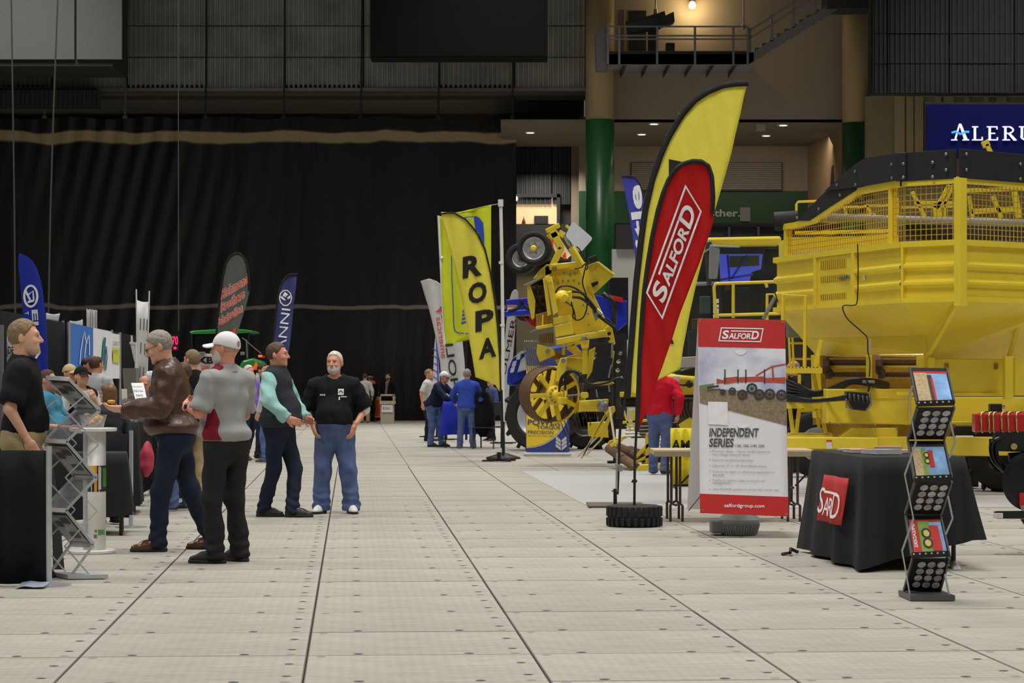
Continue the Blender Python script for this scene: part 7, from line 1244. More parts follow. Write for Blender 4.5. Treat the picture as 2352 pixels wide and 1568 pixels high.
for a, b_ in (((1671, 585), (1676, 645)), ((1680, 640), (1716, 586)), ((1655, 642), (1730, 630))): barpx('cab_strut', a, b_, 5, 39.0, M('strut_blue', (60, 92, 230), .4), cb_, .03)
part('side_pillar', rect(1756, 570, 1788, 700), 39.2, .1, M('pillar_navy', (26, 30, 54), .4), cb_); part('door_pillar', [(1630, 600), (1652, 600), (1660, 730), (1640, 730)], 38.7, .1, M('pillar_grey', (50, 50, 52), .5), cb_)
m = MB(); m.bb(P(1568, 838, 38.9), P(1786, 566, 38.93)); m.build('windscreen', M('cab_glass', (60, 70, 70), .03, alpha=.18), cb_)
for x, y, w_, h_, c in ((1610, 745, 40, 26, (96, 84, 20)), (1700, 690, 40, 60, (40, 40, 36)), (1735, 605, 22, 28, (130, 120, 30)), (1620, 700, 24, 40, (90, 112, 96)), (1760, 690, 20, 30, (60, 58, 40)), (1596, 790, 30, 60, (60, 70, 62)), (1672, 660, 10, 12, (130, 60, 40))): part('cab_fitting', rect(x - w_ / 2, y - h_ / 2, x + w_ / 2, y + h_ / 2), 39.2 + .02 * (x % 7), .15, M('cab_fitting_%d_%d' % c[:2], c, .5), cb_)
part('mirror', [(1630, 562), (1645, 560), (1654, 572), (1652, 600), (1648, 640), (1628, 640)], 38.4, .08, GREYP, cb_, .02); part('mirror_frame', [(1618, 556), (1632, 552), (1638, 562), (1634, 655), (1624, 655)], 38.5, .06, M('mirror_dark', (70, 70, 72), .4), cb_, .02)
m = MB(); m.tube([P(1616, 580, 38.5), P(1640, 565, 38.4), P(1699, 567, 38.4)], .018, 8); m.build('wiper_arm', GALV, cb_); m = MB(); m.tube([P(1596, 652, 38.6), P(1650, 650, 38.6)], .03, 8); m.build('mirror_arm', GREYP, cb_)
for pl in ([(1644, 730), (1640, 660), (1643, 652), (1650, 651), (1778, 647), (1786, 650), (1790, 660)], [(1684, 650), (1684, 730)], [(1644, 724), (1790, 720)], [(1758, 648), (1762, 660)]): m = MB(); m.tube([P(x, y, 37.2) for x, y in pl], .024, 8); m.build('guard_rail', YEL, cb_)
[part('decal_block', rect(1638, y, 1651, y + h), 38.65, .01, WP, cb_, 0) for y, h in ((686, 10), (699, 7), (708, 11), (722, 8))]
part('lower_skirt', [(1560, 820), (1606, 818), (1606, 842), (1560, 845)], 38.5, .3, M('skirt_pale', (172, 170, 164), .5), cb_); m = MB(); m.bb((XW(1570, 39.5), 39.5, .5), (XW(1785, 40.5), 40.6, ZW(840, 39.6))); m.build('chassis', BLKM, cb_); tyre(cb_, Vector((XW(1770, 39.4), 39.5, .62)), .62, .3, .5, (-.2, -1, 0), 0); tyre(cb_, Vector((XW(1620, 39.8), 39.9, .62)), .62, .3, .5, (-.2, -1, 0), 0)
# yellow machinery between red flag and banner
ym = thing('yellow_toolframe', (XW(1575, 39), 38.9, 0), 'yellow hydraulic tool frame seen between the red sweater and the banner', 'machine')
m = MB(); m.tube([P(1530, 868, 38.9), P(1596, 874, 38.9)], .07, 14); m.tube([P(1530, 868, 38.9), P(1550, 870, 38.9)], .08, 14); m.build('hydraulic_cylinder', YEL, ym, smooth=False); part('label_sticker', rect(1546, 864, 1561, 876), 38.8, .004, STK, ym, 0); part('tool_block', [(1547, 890), (1600, 884), (1604, 906), (1548, 908)], 38.9, .4, YEL, ym)
for x in (1557, 1563): part('block_hole', rect(x - 2.3, 897, x + 2.3, 907), 38.88, .01, BLK, ym, 0)
part('cross_tube', [(1535, 912), (1604, 912), (1604, 925), (1535, 925)], 38.8, .2, BLKM, ym, .03); m = MB(); m.lathe(P(1583, 882, 38.75), [(.05, 0), (.06, .03), (.02, .07)], 12, axis=(0, -1, 0)); m.build('work_lamp', BLK, ym)
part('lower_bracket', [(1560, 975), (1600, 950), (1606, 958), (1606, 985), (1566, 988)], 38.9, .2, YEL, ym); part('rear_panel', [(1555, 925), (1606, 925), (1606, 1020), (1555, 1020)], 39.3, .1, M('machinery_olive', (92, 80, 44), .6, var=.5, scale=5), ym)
for k in range(4): hose('hydraulic_hose', [(1560 + 9 * k, 915), (1556 + 8 * k, 935), (1562 + 9 * k, 960)], 38.7, .018, HOSE, ym)
for y in (1052, 1064, 1076): m = MB(); m.lathe(P(1576, y, 35.8), [(.04, 0), (.045, .03), (.02, .06)], 12, axis=(0, -1, 0)); m.build('round_lamp', GALV, ym)
part('support_leg', rect(1574, 985, 1592, 1090), 38.9, .12, YEL, ym); part('lower_guard', [(1556, 1100), (1606, 1092), (1606, 1112), (1556, 1112)], 35.9, .05, YEL, ym)
part('dark_linkage', [(1560, 850), (1600, 838), (1604, 862), (1562, 866)], 39.1, .2, BLKM, ym, .03)
# roller header on the floor
rh = thing('roller_header', (XW(1460, 40), 40, 0), 'yellow cleaning roller header with muddy brown roller lying on the floor', 'machine')
m = MB(); m.tube([P(1399, 1030, 41.0), P(1463, 1075, 39.6)], .078, 16); m.build('front_roller', MUD, rh, smooth=False)
for k in range(3): m = MB(); m.tube([P(1420 + 28 * k, 1028 + 7 * k, 41.2), P(1470 + 24 * k, 1050 + 5 * k, 40.2)], .085, 12); m.build('inner_roller', M('muddy_dark_brown', (88, 60, 38), .8, var=.3, scale=12), rh)
part('tray_edge', [(1452, 1068), (1545, 1063), (1545, 1083), (1452, 1086)], 39.6, .2, YEL, rh); part('end_plate', [(1392, 1024), (1400, 1012), (1436, 1000), (1440, 1006), (1402, 1020), (1397, 1040)], 41.2, .1, YEL, rh)
for a, b_, w_ in (((1487, 1000), (1487, 1062), 10), ((1485, 1000), (1510, 985), 9), ((1460, 1050), (1490, 1020), 8), ((1462, 1060), (1492, 1046), 7), ((1433, 943), (1448, 990), 5), ((1450, 940), (1460, 985), 8), ((1430, 970), (1530, 961), 6), ((1402, 1024), (1430, 1008), 7)): barpx('frame_bar', a, b_, w_, 40.2, YEL, rh, .06)
for y in (1004, 1012, 1020, 1028): barpx('side_slat', (1490, y + 2), (1520, y), 3.4, 40.1, YEL, rh, .03)
for y in (980, 988, 996, 1003): barpx('scraper_bar', (1436, y), (1500, y - 2), 2.5, 40.5, GALV, rh, .02)
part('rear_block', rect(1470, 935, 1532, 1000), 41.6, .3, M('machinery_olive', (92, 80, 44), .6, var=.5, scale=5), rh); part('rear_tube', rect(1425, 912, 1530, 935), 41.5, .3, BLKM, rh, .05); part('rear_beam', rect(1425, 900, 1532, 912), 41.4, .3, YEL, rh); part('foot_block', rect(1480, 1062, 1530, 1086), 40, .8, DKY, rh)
m = MB(); m.tube([P(1400, 935, 40.8), P(1414, 1025, 40.4)], .02, 8); m.build('wooden_stick', M('pale_wood', (200, 180, 140), .7), rh)
# ---------------------------------------------------------------- folded-up harvesting head in the middle
hd = thing('folded_harvest_head', (XW(1300, 42), 42, 0), 'tall folded yellow harvesting head with two small wheels up and a spoked drum below', 'machine'); HY0 = 42.0
def wheel(c, R, ri, wd, ax, hubm, nm): 
    tyre(hd, c, R, ri, wd, ax, 0, nm, SILV); a = Vector(ax).normalized(); m = MB(); m.lathe(c + a * wd * .25, [(ri * .28, 0), (ri * .28, wd * .2), (ri * .15, wd * .28)], 14, axis=a); m.build('wheel_hub', hubm, hd)
    u = a.orthogonal().normalized(); v = a.cross(u)
    for k in range(5): t = 2 * math.pi * k / 5; m = MB(); m.lathe(c + a * wd * .2 + (u * math.cos(t) + v * math.sin(t)) * ri * .5, [(.018, 0), (.018, .025)], 6, axis=a); m.build('wheel_nut', GALV, hd)
wheel(P(1228, 571, 41.9), .29, .19, .2, (-.22, -.97, .05), YEL, 'tyre'); wheel(P(1198, 594, 43.2), .275, .15, .2, (-.22, -.97, .05), DIRT, 'tyre')
m = MB(); m.tube([P(1228, 571, 42), P(1198, 594, 43.2)], .035, 8); m.build('wheel_axle', DIRT, hd); m = MB(); m.bar(P(1235, 565, 42.1), P(1264, 540, 42.1), .08); m.build('axle_bracket', YEL, hd)
for a, b_, w_ in (((1268, 530), (1290, 572), 17), ((1290, 568), (1266, 616), 15), ((1254, 532), (1285, 517), 11), ((1262, 545), (1282, 535), 14)): barpx('wheel_yoke', a, b_, w_, 41.9, YEL, hd, .14, .012)
for a, b_, w_ in (((1283, 533), (1296, 541), 13), ((1300, 518), (1308, 524), 6)): barpx('yoke_bracket', a, b_, w_, 41.9, YEL, hd, .1)
m = MB(); m.tube([P(1312, 568, 41.8), P(1337, 610, 41.8)], .062, 12); m.build('cylinder_body', YEL, hd, smooth=False); m = MB(); m.tube([P(1296, 540, 41.8), P(1313, 570, 41.8)], .03, 10); m.build('cylinder_rod', CHR, hd); m = MB(); m.tube([P(1303, 541, 41.7), P(1334, 570, 41.7)], .012, 6); m.build('support_strut', YEL, hd)
def rsq(pts, r=5):
    out = []
    for i in range(len(pts)):
        p, a, b_ = np.array(pts[i], float), np.array(pts[i - 1], float), np.array(pts[(i + 1) % len(pts)], float); u = (a - p) / np.linalg.norm(a - p) * r; v = (b_ - p) / np.linalg.norm(b_ - p) * r
        for t in (0, .33, .66, 1): out.append(tuple((1 - t) ** 2 * (p + u) + 2 * t * (1 - t) * p + t * t * (p + v)))
    return out
part('reflector_plate', rsq([(1316, 507), (1362, 547), (1334, 580), (1298, 541)], 7), 41.6, .02, M('reflector_pale_blue', (236, 243, 252), .3), hd, 0)
wbd = part('warning_board', [(1263, 549), (1285, 546), (1312, 586), (1303, 594), (1296, 594), (1276, 580)], 42.3, .02, WP, hd, 0)
part('red_stripe', [(1263, 549), (1270, 548), (1271, 572), (1268, 570)], 42.28, .01, M('signal_red', (236, 70, 40), .5), wbd, 0); part('red_stripe', [(1291, 588), (1299, 578), (1301, 594), (1294, 593)], 42.28, .01, M('signal_red', (236, 70, 40), .5), wbd, 0)
part('upper_plate', [(1250, 612), (1266, 604), (1300, 606), (1348, 602), (1352, 625), (1362, 672), (1404, 760), (1398, 772), (1350, 778), (1330, 690), (1322, 640), (1268, 640), (1258, 660), (1250, 640)], HY0, .5, YEL, hd, .02)
part('side_plate', [(1268, 622), (1332, 616), (1345, 650), (1382, 735), (1392, 768), (1330, 775), (1284, 735), (1272, 660)], HY0 - .06, .06, YEL, hd, .012)
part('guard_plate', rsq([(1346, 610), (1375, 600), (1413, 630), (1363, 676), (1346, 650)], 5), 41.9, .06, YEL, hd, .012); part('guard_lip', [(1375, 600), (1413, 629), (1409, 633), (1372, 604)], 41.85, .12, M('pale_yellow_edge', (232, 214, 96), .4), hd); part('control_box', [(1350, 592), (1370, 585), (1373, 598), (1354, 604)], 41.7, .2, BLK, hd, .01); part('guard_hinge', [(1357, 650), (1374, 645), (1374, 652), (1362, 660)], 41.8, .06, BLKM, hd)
part('cross_beam', [(1262, 606), (1330, 600), (1330, 614), (1262, 620)], 41.8, .16, YEL, hd, .02); part('left_bracket', [(1238, 622), (1256, 606), (1272, 610), (1268, 630), (1236, 640), (1224, 640)], 42.0, .3, YEL, hd, .02); m = MB(); m.lathe(P(1273, 616, 41.7), [(.05, 0), (.05, .05), (.03, .06)], 16, axis=(0, -1, 0)); m.build('pivot_pin', DKY, hd)
m = MB(); m.lathe(P(1280, 634, 41.85), [(.035, 0), (.03, .02)], 14, axis=(0, -1, 0)); m.build('amber_reflector', M('amber', (250, 180, 20), .3), hd)
bolts(hd, ((1268, 650), (1282, 650), (1293, 645), (1310, 631), (1320, 628), (1305, 645), (1318, 644), (1296, 627), (1330, 650), (1345, 690), (1350, 720), (1370, 760), (1358, 762), (1340, 700), (1352, 745)), 41.92, 2.4)
part('frame_bar', [(1247, 640), (1255, 636), (1266, 722), (1258, 726)], 41.6, .12, YEL, hd); part('frame_bar', [(1256, 640), (1268, 634), (1282, 716), (1271, 724)], 41.55, .12, YEL, hd); part('frame_cap', [(1250, 637), (1262, 632), (1268, 648), (1258, 650)], 41.5, .15, YEL, hd)
part('roller_cavity', [(1214, 650), (1252, 640), (1266, 725), (1234, 760), (1224, 720)], 42.3, .1, M('cavity_dark', (46, 34, 26), .8, var=.4, scale=12), hd, 0); part('left_guard', [(1211, 658), (1218, 654), (1230, 690), (1228, 730), (1222, 734), (1212, 690)], 41.9, .2, YEL, hd); part('ragged_edge', [(1202, 654), (1248, 633), (1250, 637), (1216, 656)], 41.8, .1, M('worn_steel', (150, 140, 110), .5, .5), hd)
for y, k in ((664, 0), (684, 1), (704, 2), (716, 3)):
    m = MB(); m.tube([P(1222, y, 42.1), P(1258, y - 4, 42.1)], .05, 10); rl_ = m.build('spiked_roller', DIRT, hd)
    for j in range(6): m = MB(); c = P(1226 + 5.5 * j, y - 1, 42.06); m.bar(c, c + Vector((random.uniform(-.03, .03), -.06, random.choice((-.07, .07)))), .02); m.build('spike', DIRT, rl_)
part('lower_tray', [(1230, 722), (1268, 712), (1270, 745), (1240, 757), (1232, 752)], 41.8, .25, DKY, hd); part('tray_rib', [(1245, 724), (1249, 722), (1248, 754), (1244, 755)], 41.75, .1, YEL, hd); part('tray_front', [(1230, 750), (1270, 742), (1270, 750), (1232, 757)], 41.7, .1, YEL, hd)
m = MB(); m.lathe(P(1290, 684, 41.75), [(.13, 0), (.13, .06), (.09, .1), (.08, .22), (.05, .24)], 20, axis=(.2, -1, 0)); m.build('hydraulic_motor', YEL, hd, smooth=False); part('motor_flange', [(1284, 672), (1312, 667), (1316, 695), (1290, 700)], 41.6, .1, YEL, hd, .02)
for pts_, r in (([(1276, 672), (1284, 660), (1301, 656), (1322, 662), (1340, 676), (1350, 694)], .016), ([(1314, 669), (1335, 672), (1352, 688), (1366, 706), (1370, 716)], .024), ([(1314, 682), (1332, 684), (1348, 694), (1362, 708), (1368, 718)], .024), ([(1312, 692), (1317, 715), (1316, 728), (1326, 735), (1340, 728), (1348, 706), (1347, 680), (1338, 650), (1342, 625), (1346, 600), (1332, 574), (1324, 566)], .012), ([(1298, 693), (1310, 700), (1318, 712), (1322, 736)], .01), ([(1374, 724), (1392, 738), (1410, 752), (1418, 768)], .03), ([(1320, 617), (1335, 614), (1345, 605), (1350, 612), (1346, 620)], .012), ([(1388, 730), (1402, 738), (1414, 752)], .016)): hose('hydraulic_hose', pts_, 41.45, r, HOSE, hd)
part('motor_mount', [(1360, 713), (1372, 706), (1378, 728), (1368, 738)], 41.5, .1, GALV, hd, .01); part('hose_coupling', [(1372, 706), (1386, 720), (1382, 726), (1369, 712)], 41.4, .06, CHR, hd)
part('toolbox', [(1272, 748), (1312, 738), (1318, 766), (1274, 774)], 41.6, .4, YEL, hd, .015); part('pale_ledge', [(1270, 729), (1312, 722), (1314, 738), (1272, 746)], 41.62, .3, YEL, hd); part('pivot_beam', [(1274, 778), (1392, 757), (1394, 768), (1278, 793)], 41.5, .2, YEL, hd, .015); part('box_edge', [(1270, 748), (1273, 748), (1278, 793), (1274, 793)], 41.45, .1, GALV, hd)
m = MB(); m.lathe(P(1342, 776, 41.45), [(.045, 0), (.045, .03), (.025, .04)], 14, axis=(0, -1, 0)); m.build('pivot_bolt', GALV, hd); part('hook_plate', [(1390, 752), (1404, 742), (1414, 790), (1408, 792), (1400, 790), (1394, 772)], 41.6, .15, YEL, hd, .015); bolts(hd, ((1399, 766), (1397, 778)), 41.5, 4.5, BLKM)
part('vertical_post', [(1337, 783), (1350, 782), (1350, 858), (1337, 860)], 41.55, .15, YEL, hd, .012); part('post_collar', [(1332, 782), (1354, 780), (1352, 800), (1336, 800)], 41.5, .2, YEL, hd); part('left_post', rect(1291, 790, 1298, 815), 41.9, .1, YEL, hd); part('bracket_plate', [(1300, 800), (1318, 788), (1336, 808), (1318, 814)], 41.8, .1, YEL, hd)
part('mid_beam', [(1300, 820), (1338, 822), (1338, 855), (1300, 842)], 41.9, .35, YEL, hd, .015); part('drum_arm', [(1280, 842), (1287, 822), (1302, 820), (1303, 835), (1292, 876), (1276, 876)], 41.5, .1, YEL, hd, .02); m = MB(); m.lathe(P(1294, 828, 41.42), [(.045, 0), (.04, .04)], 16, axis=(0, -1, 0)); m.build('arm_pivot', GALV, hd)
part('tine_bracket', [(1234, 790), (1258, 796), (1272, 800), (1276, 815), (1240, 832), (1232, 812)], 41.8, .15, YEL, hd, .012); m = MB(); m.lathe(P(1258, 806, 41.75), [(.04, 0), (.035, .03)], 12, axis=(0, -1, 0)); m.build('bracket_bolt', GALV, hd)
for k in range(8):
    x = 1206 + 4.6 * k; hose('spring_tine', [(x, 782), (x - 2, 800), (x + 1, 818), (x + 4, 840), (x + 9, 862)], 41.7 + .03 * k, .011, GALV, hd, 4)
for k in range(8): hose('tine_finger', [(1238 + 5 * k, 768 - .8 * k), (1240 + 5 * k, 776), (1237 + 5 * k, 788)], 42.1, .014, DKY, hd, 3)
for k in range(7): hose('brush_tine', [(1218 + 7 * k, 764 - 2 * k), (1228 + 6 * k, 757 - 2 * k), (1240 + 5 * k, 752)], 41.9, .008, GALV, hd, 3)
# spoked drum
dc = P(1272, 907, 41.6); dax = Vector((-.42, .9, .06)).normalized(); du = dax.orthogonal().normalized(); dv = dax.cross(du); RD = .46; TA = max((du.z * math.cos(t) + dv.z * math.sin(t), t) for t in np.linspace(0, 6.28, 64))[1]
if (du * math.cos(TA + 1.57) + dv * math.sin(TA + 1.57)).x < 0: TA += math.pi
for k in range(11):
    c = dc + dax * (.02 + .036 * k); m = MB(); m.tube([c + (du * math.cos(t) + dv * math.sin(t)) * RD for t in [2 * math.pi * j / 36 for j in range(37)]], .017 if k else .02, 6, cap=False); m.build('drum_ring', MUD, hd, smooth=True)
for j in range(14): t = 2 * math.pi * j / 14; o = (du * math.cos(t) + dv * math.sin(t)) * RD * .97; m = MB(); m.bar(dc + o, dc + o + dax * .38, .02, .03, up=o); m.build('drum_slat', MUD, hd)
for c_, nm in ((dc, 'spoke'), (dc + dax * .36, 'rear_spoke')):
    for j in range(7): t = 2 * math.pi * (j + .3) / 7; o = (du * math.cos(t) + dv * math.sin(t)); m = MB(); m.bar(c_ + o * .1, c_ + o * RD * .97, .075, .05, up=dax); m.build(nm, YEL2 if nm == 'spoke' else DKY, hd, bevel=.008)
m = MB(); m.tube([dc + dax * .01 + (du * math.cos(t) + dv * math.sin(t)) * (RD + .012) for t in [TA + math.pi * j / 18 for j in range(19)]], .022, 6); m.build('drum_strap', YEL2, hd, smooth=True)
for k in range(9): hose('inner_tine', [(1226 + 3.5 * k, 918 - 2 * k), (1236 + 3.2 * k, 888 - 2 * k), (1240 + 3 * k, 872)], 41.85, .009, GALV if k % 2 else MUD, hd, 3)
for k in range(9): hose('inner_tine', [(1310 + 3.6 * k, 916), (1312 + 3.4 * k, 896), (1318 + 3 * k, 880)], 41.85, .008, GALV if k % 2 else MUD, hd, 3)
part('rear_frame', [(1276, 826), (1346, 806), (1346, 852), (1296, 866)], 42.3, .2, YEL, hd); part('rear_frame', [(1244, 800), (1300, 812), (1300, 826), (1250, 822)], 42.3, .2, DKY, hd); part('side_bracket', [(1352, 806), (1368, 796), (1360, 852), (1348, 872)], 41.8, .1, YEL, hd); part('side_bracket', [(1404, 800), (1412, 808), (1400, 880), (1394, 888)], 41.5, .08, YEL, hd); part('lower_plate', [(1300, 908), (1345, 900), (1345, 945), (1306, 950)], 41.9, .2, YEL, hd); part('cross_link', [(1300, 786), (1330, 780), (1334, 790), (1304, 798)], 41.8, .1, YEL, hd)
for x, y, r in ((1356, 806, 5), (1362, 820, 6), (1354, 828, 4), (1366, 812, 3), (1420, 830, 5), (1424, 812, 4), (1418, 850, 5), (1426, 868, 4)): m = MB(); m.lathe(P(x, y, 42), [(r * .0075, 0), (r * .006, .05), (r * .003, .07)], 10, axis=(.3, -1, .2)); m.build('steel_fitting', CHR if r > 4 else GALV, hd)
m = MB(); m.lathe(dc - dax * .02, [(.17, 0), (.17, -.06), (.15, -.08), (.1, -.1), (.09, -.2), (.05, -.22)], 24, axis=dax); hb_ = m.build('drum_hub', YEL2, hd, smooth=False)
for j in range(12): t = 2 * math.pi * j / 12; m = MB(); m.lathe(dc - dax * .1 + (du * math.cos(t) + dv * math.sin(t)) * .125, [(.016, 0), (.016, -.03)], 6, axis=dax); m.build('hub_bolt', GALV, hb_)
m = MB(); m.box(P(1292, 920, 41.3), (.14, .14, .12), rz=.4); m.build('hub_motor', YEL2, hd, bevel=.02); m = MB(); m.bar(P(1300, 908, 41.3), P(1340, 905, 41.3), .025); m.build('steel_link', CHR, hd); part('link_eye', rsq([(1334, 900), (1352, 900), (1352, 914), (1334, 914)], 5), 41.2, .08, YEL, hd)
for pts_ in ([(1284, 900), (1288, 870), (1300, 856), (1318, 852), (1332, 860)], [(1298, 896), (1300, 868), (1312, 854), (1330, 855)], [(1286, 890), (1294, 862), (1310, 850), (1336, 866)], [(1332, 860), (1350, 880), (1375, 882), (1400, 876)], [(1400, 876), (1420, 868), (1432, 872)]): hose('hydraulic_hose', pts_, 41.2, .02, HOSE, hd)
part('rubber_flap', [(1376, 788), (1409, 787), (1404, 874), (1380, 876), (1356, 868), (1368, 830)], 41.3, .03, M('flap_black', (20, 22, 26), .6), hd, .004); part('rubber_flap', [(1358, 886), (1400, 884), (1404, 906), (1350, 919)], 41.3, .03, M('flap_black', (20, 22, 26), .6), hd, .004)
for pl in ([(1404, 788), (1409, 788), (1407, 822), (1403, 822)], [(1402, 838), (1406, 836), (1400, 868), (1396, 868)], [(1368, 894), (1371, 893), (1374, 912), (1370, 912)], [(1396, 884), (1400, 884), (1402, 900), (1398, 900)]): part('flap_clip', pl, 41.26, .03, GALV, hd, 0)
part('lower_beam', [(1330, 920), (1398, 916), (1396, 945), (1330, 945)], 41.5, .3, YEL, hd, .015); m = MB(); m.lathe(P(1384, 932, 41.4), [(.1, 0), (.1, .05), (.06, .1), (.02, .11)], 16, axis=(0, -1, 0)); m.build('gearbox_cover', GALV, hd, smooth=False); part('upper_linkage', [(1360, 880), (1400, 872), (1412, 880), (1372, 892)], 41.6, .1, YEL, hd)
for a, b_, c in (((1405, 948), (1375, 1000), (1327, 1048)), ((1398, 942), (1365, 1000), (1335, 1053)), ((1392, 950), (1360, 1005), (1340, 1046)), ((1410, 940), (1380, 1010), (1346, 1045))):
    barpx('lifting_finger', a, b_, 4.5, 41.3, YEL2, hd, .04); barpx('finger_tip', b_, c, 4, 41.3, M('worn_pale_steel', (214, 200, 166), .5, .2), hd, .035)
part('finger_carrier', [(1384, 938), (1412, 932), (1414, 944), (1396, 960)], 41.4, .15, YEL, hd)
for k in range(9): hose('dark_tine', [(1285 + 8 * k, 960 - 3 * k), (1292 + 8 * k, 980 - 2 * k), (1300 + 7 * k, 1002 - 3 * k)], 41.9, .008, DIRT, hd, 3)
for k in range(10): hose('dark_tine', [(1338 + 6 * k, 944), (1342 + 6 * k, 952), (1340 + 6 * k, 962)], 41.6, .008, DIRT, hd, 3)
part('low_guard', [(1350, 970), (1395, 968), (1398, 1005), (1352, 1002)], 43, .2, YEL, hd); m = MB(); m.bb((XW(1408, 43.4), 43.3, 0), (XW(1414, 43.4), 43.4, ZW(800, 43.4))); m.bb((XW(1395, 43.4), 43.2, 0), (XW(1440, 43.4), 43.6, .04)); m.build('support_stand', BLKM, hd)
# ---------------------------------------------------------------- blue tractor with loader
tb = thing('blue_tractor', (XW(1300, 52), 52, 0), 'blue and silver tractor with front loader behind the folded yellow head', 'tractor'); NB = M('tractor_blue', (24, 46, 176), .25, coat=.5); NW = M('tractor_silver', (198, 198, 194), .4)
tyre(tb, Vector((XW(1240, 51.2), 51.2, .73)), .71, .43, .5, (-.5, -.86, 0), 26, lug=.08); tyre(tb, Vector((XW(1350, 52.4), 52.4, .62)), .6, .34, .45, (-.5, -.86, 0), 22, lug=.07)
part('hood_nose', [(1164, 884), (1166, 850), (1176, 826), (1194, 810), (1216, 802), (1250, 798), (1332, 786), (1332, 846), (1260, 860), (1205, 872), (1178, 886)], 51.6, 1.0, NB, tb, .05); part('hood_stripe', [(1188, 856), (1196, 826), (1212, 812), (1240, 808), (1240, 842), (1200, 852)], 51.5, .06, NW, tb, .03); part('hood_top_edge', [(1176, 824), (1194, 808), (1230, 798), (1242, 797), (1242, 801), (1214, 806), (1196, 814)], 51.55, .1, NW, tb, .01)
for x, y in ((1190, 820), (1180, 836), (1176, 850)): part('headlamp', rsq([(x - 5, y + 6), (x - 2, y - 6), (x + 7, y - 9), (x + 4, y + 5)], 2), 51.45, .05, M('lamp_glass', (220, 224, 230), .1, .3), tb)
part('hood_underside', [(1178, 886), (1208, 872), (1260, 862), (1300, 900), (1290, 940), (1220, 900)], 51.7, .5, BLK, tb, .03); part('axle_beam', rect(1230, 930, 1370, 980), 52.2, .4, BLKM, tb); part('side_cowl', [(1240, 800), (1345, 784), (1345, 818), (1262, 836)], 52.4, .8, NB, tb, .03); part('decal_band', [(1252, 806), (1300, 800), (1300, 806), (1252, 812)], 52.3, .02, NW, tb, 0)
part('loader_bucket', [(1161, 688), (1235, 680), (1238, 716), (1164, 722)], 51, .5, NB, tb, .02); part('loader_arm', [(1158, 714), (1238, 708), (1238, 720), (1160, 727)], 50.8, .2, NB, tb, .02); part('loader_sticker', rect(1165, 702, 1187, 713), 50.95, .01, STK, tb, 0); part('sticker_header', rect(1165, 700, 1187, 704), 50.94, .01, M('sticker_orange', (224, 130, 50), .5), tb, 0)
for pl in ([(1198, 686), (1190, 706), (1168, 714)], [(1198, 688), (1206, 704), (1232, 712)]): hose('hydraulic_hose', pl, 50.8, .03, HOSE, tb)
part('red_frame', [(1200, 728), (1236, 734), (1238, 756), (1222, 748)], 51.3, .2, REDP, tb); part('worn_frame', [(1182, 726), (1216, 726), (1216, 738), (1196, 736)], 51.4, .2, DIRT, tb)
part('right_loader_arm', [(1360, 676), (1440, 690), (1440, 742), (1420, 760), (1366, 712)], 51.4, .4, NB, tb, .02); part('red_hydraulics', [(1396, 676), (1430, 684), (1432, 694), (1398, 688)], 51.2, .15, REDP, tb)
m = MB(); m.tube([P(1384, 674, 50.9), P(1404, 688, 50.9), P(1411, 700, 50.9), P(1411, 745, 50.9)], [.05, .06, .06, .06], 12); m.build('exhaust_pipe', M('exhaust_dark', (50, 50, 52), .35, .6), tb, smooth=True)
part('engine_block', [(1330, 790), (1345, 764), (1440, 764), (1440, 960), (1330, 960)], 52.2, .3, M('engine_dark', (40, 40, 42), .5, var=.5, scale=6), tb, 0); m = MB(); m.bb(P(1400, 780, 52.8), P(1440, 640, 53.4)); m.build('cab_pillar', BLKM, tb); part('lower_frame', rect(1330, 960, 1440, 985), 52.2, .3, BLKM, tb)
# pale box on the concourse and speakers behind
gbx = thing('grey_plinth', (XW(1438, 82), 82, 0), 'light grey square plinth beside the first green column', 'plinth'); m = MB(); m.bb((XW(1406, 82), 82, 0), (XW(1474, 82), 82.6, ZW(572, 82))); m.build('plinth_body', M('plinth_grey', (176, 174, 168), .7), gbx); m = MB(); m.bb(P(1415, 571, 81.8), P(1470, 518, 82.3)); m.build('dark_case', M('case_dark', (40, 36, 38), .6), gbx)
# ---------------------------------------------------------------- green tractor far at the left, sign board
gt = thing('green_tractor', (XW(505, 73), 73, 0), 'green tractor with dark cab parked before the black curtain', 'tractor'); JG = M('tractor_green', (40, 128, 52), .35, coat=.3)
part('cab_roof', [(434, 762), (445, 759), (495, 756), (560, 756), (579, 759), (580, 763), (560, 765), (440, 767)], 72.5, 2, JG, gt, .06); part('cab_glass', [(438, 766), (574, 764), (566, 862), (444, 862)], 72.8, 1.5, M('cab_black_glass', (14, 18, 18), .1), gt, .05)
for x in (440, 572): barpx('cab_pillar', (x, 766), (x + (4 if x < 500 else -6), 862), 4, 72.6, BLKM, gt, .1)
barpx('wiper_arm', (556, 775), (600, 812), 1.5, 72.4, GALV, gt, .02); barpx('mirror_stem', (566, 780), (568, 822), 3, 72.3, M('stem_olive', (110, 110, 90), .6), gt, .05); part('mirror', rect(552, 808, 562, 815), 72.2, .06, GALV, gt)
part('fender', [(545, 850), (556, 828), (580, 822), (602, 830), (610, 842), (560, 846)], 72.3, .8, JG, gt, .06); part('fender', [(420, 850), (436, 830), (456, 826), (470, 850)], 72.3, .8, JG, gt, .06); part('tail_lamp', rect(593, 815, 602, 820), 72.2, .1, M('orange_lamp', (250, 90, 30), emit=1.2), gt); part('tail_lamp', rect(602, 817, 608, 822), 72.2, .1, M('red_lamp', (180, 30, 20), .4), gt)
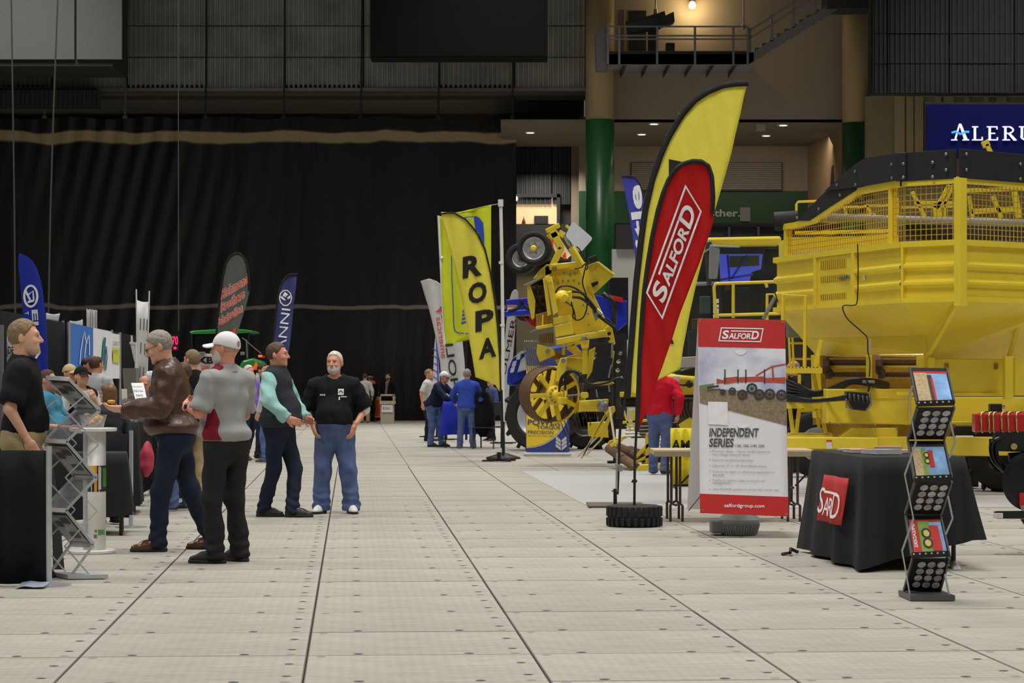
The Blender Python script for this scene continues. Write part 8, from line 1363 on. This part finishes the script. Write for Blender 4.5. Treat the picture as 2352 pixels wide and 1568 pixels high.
part('slow_triangle', rsq([(588, 829), (597, 849), (579, 849)], 2), 72.0, .03, M('triangle_orange', (250, 92, 30), .5, emit=.25), gt, 0); part('rear_body', rect(440, 860, 590, 900), 73, 1.2, JG, gt); part('white_panel', [(588, 856), (604, 858), (604, 880), (588, 880)], 72.1, .03, STK, gt)
for x in (452, 580): tyre(gt, Vector((XW(x, 73), 73, .95)), .93, .5, .6, (.0, -1, 0), 0, rimm=M('tractor_rim_yellow', (220, 200, 40), .5))
sg = thing('white_sign_board', (XW(468, 62), 62, 0), 'white sign board with large black letters between the black jacket and the white cap', 'sign'); m = MB(); m.bb(P(448, 865, 62), P(497, 812, 62.1)); m.build('board', STK, sg); m = MB(); textpx(m, 'XB', 470, 827, 44, 16, 0, lambda x, y: P(x, y, 61.97), .05); m.build('lettering', BP, sg)
for k in range(3): part('red_line', rect(462, 840 + 4 * k, 482, 841.6 + 4 * k), 61.97, .01, M('line_red', (220, 90, 70), .6), sg, 0)
part('top_box', rect(450, 808, 470, 812), 61.9, .2, GALV, sg)
for x in (452, 494): m = MB(); m.tube([P(x, 865, 62.05), Vector((XW(x, 62), 62.05, 0))], .03, 8); m.build('board_leg', GALV, sg)
# ---------------------------------------------------------------- red tillage toolbar at the right edge
rt = thing('red_tillage_bar', (XW(2340, 21), 21, 0), 'red tillage toolbar with brass U-bolts and black coulter at the frame edge', 'machine'); RY = 20.6
part('toolbar', rect(2240, 949, 2460, 992), RY, .16, REDP, rt, .012); part('rear_bar', [(2300, 944), (2460, 944), (2460, 950), (2300, 950)], RY + .3, .1, REDP, rt)
BRS = M('zinc_gold', (206, 186, 120), .25, .8)
for x in (2255, 2273, 2283, 2302, 2317, 2336):
    m = MB(); m.tube([P(x - 1, 990, RY - .015), P(x - 2, 955, RY - .015), P(x, 948, RY - .01), P(x + 6, 946, RY + .04), P(x + 14, 945.5, RY + .16)], .0085, 8); m.tube([P(x - 1, 990, RY - .015), P(x + 3, 993, RY + .0)], .0085, 6); m.build('u_bolt', BRS, rt, smooth=True)
part('clamp_block', rect(2275, 927, 2302, 946), RY + .05, .1, BLKM, rt, .006); m = MB(); m.lathe(P(2303, 934, RY + .05), [(.014, 0), (.014, .02)], 8, axis=(1, 0, 0)); m.build('clamp_bolt', CHR, rt)
part('hanger', [(2288, 992), (2338, 988), (2460, 990), (2460, 1040), (2290, 1036), (2284, 1020)], RY, .14, BLK, rt, .01); m = MB(); m.lathe(P(2328, 1025, RY - .02), [(.028, 0), (.028, .02)], 12, axis=(0, -1, 0)); m.build('brass_bushing', BRS, rt)
for o in (0, 10): hose('spring_shank', [(2296 + o, 1006), (2280 + o, 1015), (2277 + o, 1035), (2284 + o, 1058), (2304 + o, 1078), (2330 + o, 1098)], RY - .02 + .004 * o, .022, M('gloss_black', (14, 14, 15), .2), rt)
m = MB(); m.lathe(P(2362, 1105, RY - .05), [(.001, -.01), (.2, -.012), (.245, 0), (.2, .012), (.001, .02)], 40, axis=(.3, -1, 0)); m.build('coulter_disc', M('coulter_black', (30, 31, 34), .35, .4), rt, smooth=False); part('coulter_arm', [(2316, 1040), (2460, 1030), (2460, 1100), (2330, 1110)], RY + .05, .05, BLK, rt, .01)
part('red_bracket', rsq([(2341, 1132), (2460, 1120), (2460, 1164), (2341, 1164)], 4), RY - .1, .05, REDP, rt, .006); part('pale_lever', rsq([(2343, 1162), (2460, 1140), (2460, 1170), (2350, 1175)], 4), RY - .12, .03, GALV, rt); part('drawbar_foot', [(2284, 1174), (2460, 1172), (2460, 1192), (2288, 1191)], RY - .1, .06, M('gloss_black', (14, 14, 15), .2), rt, .01); part('foot_tip', rect(2284, 1178, 2304, 1190), RY - .11, .04, STK, rt, .004); part('rear_tyre_block', [(2345, 1192), (2460, 1192), (2460, 1225), (2360, 1215)], RY, .05, BLK, rt); m = MB(); m.bb((XW(2420, RY), RY, 0), (XW(2460, RY), RY + .15, 1.1)); m.build('parking_stand', REDP, rt)
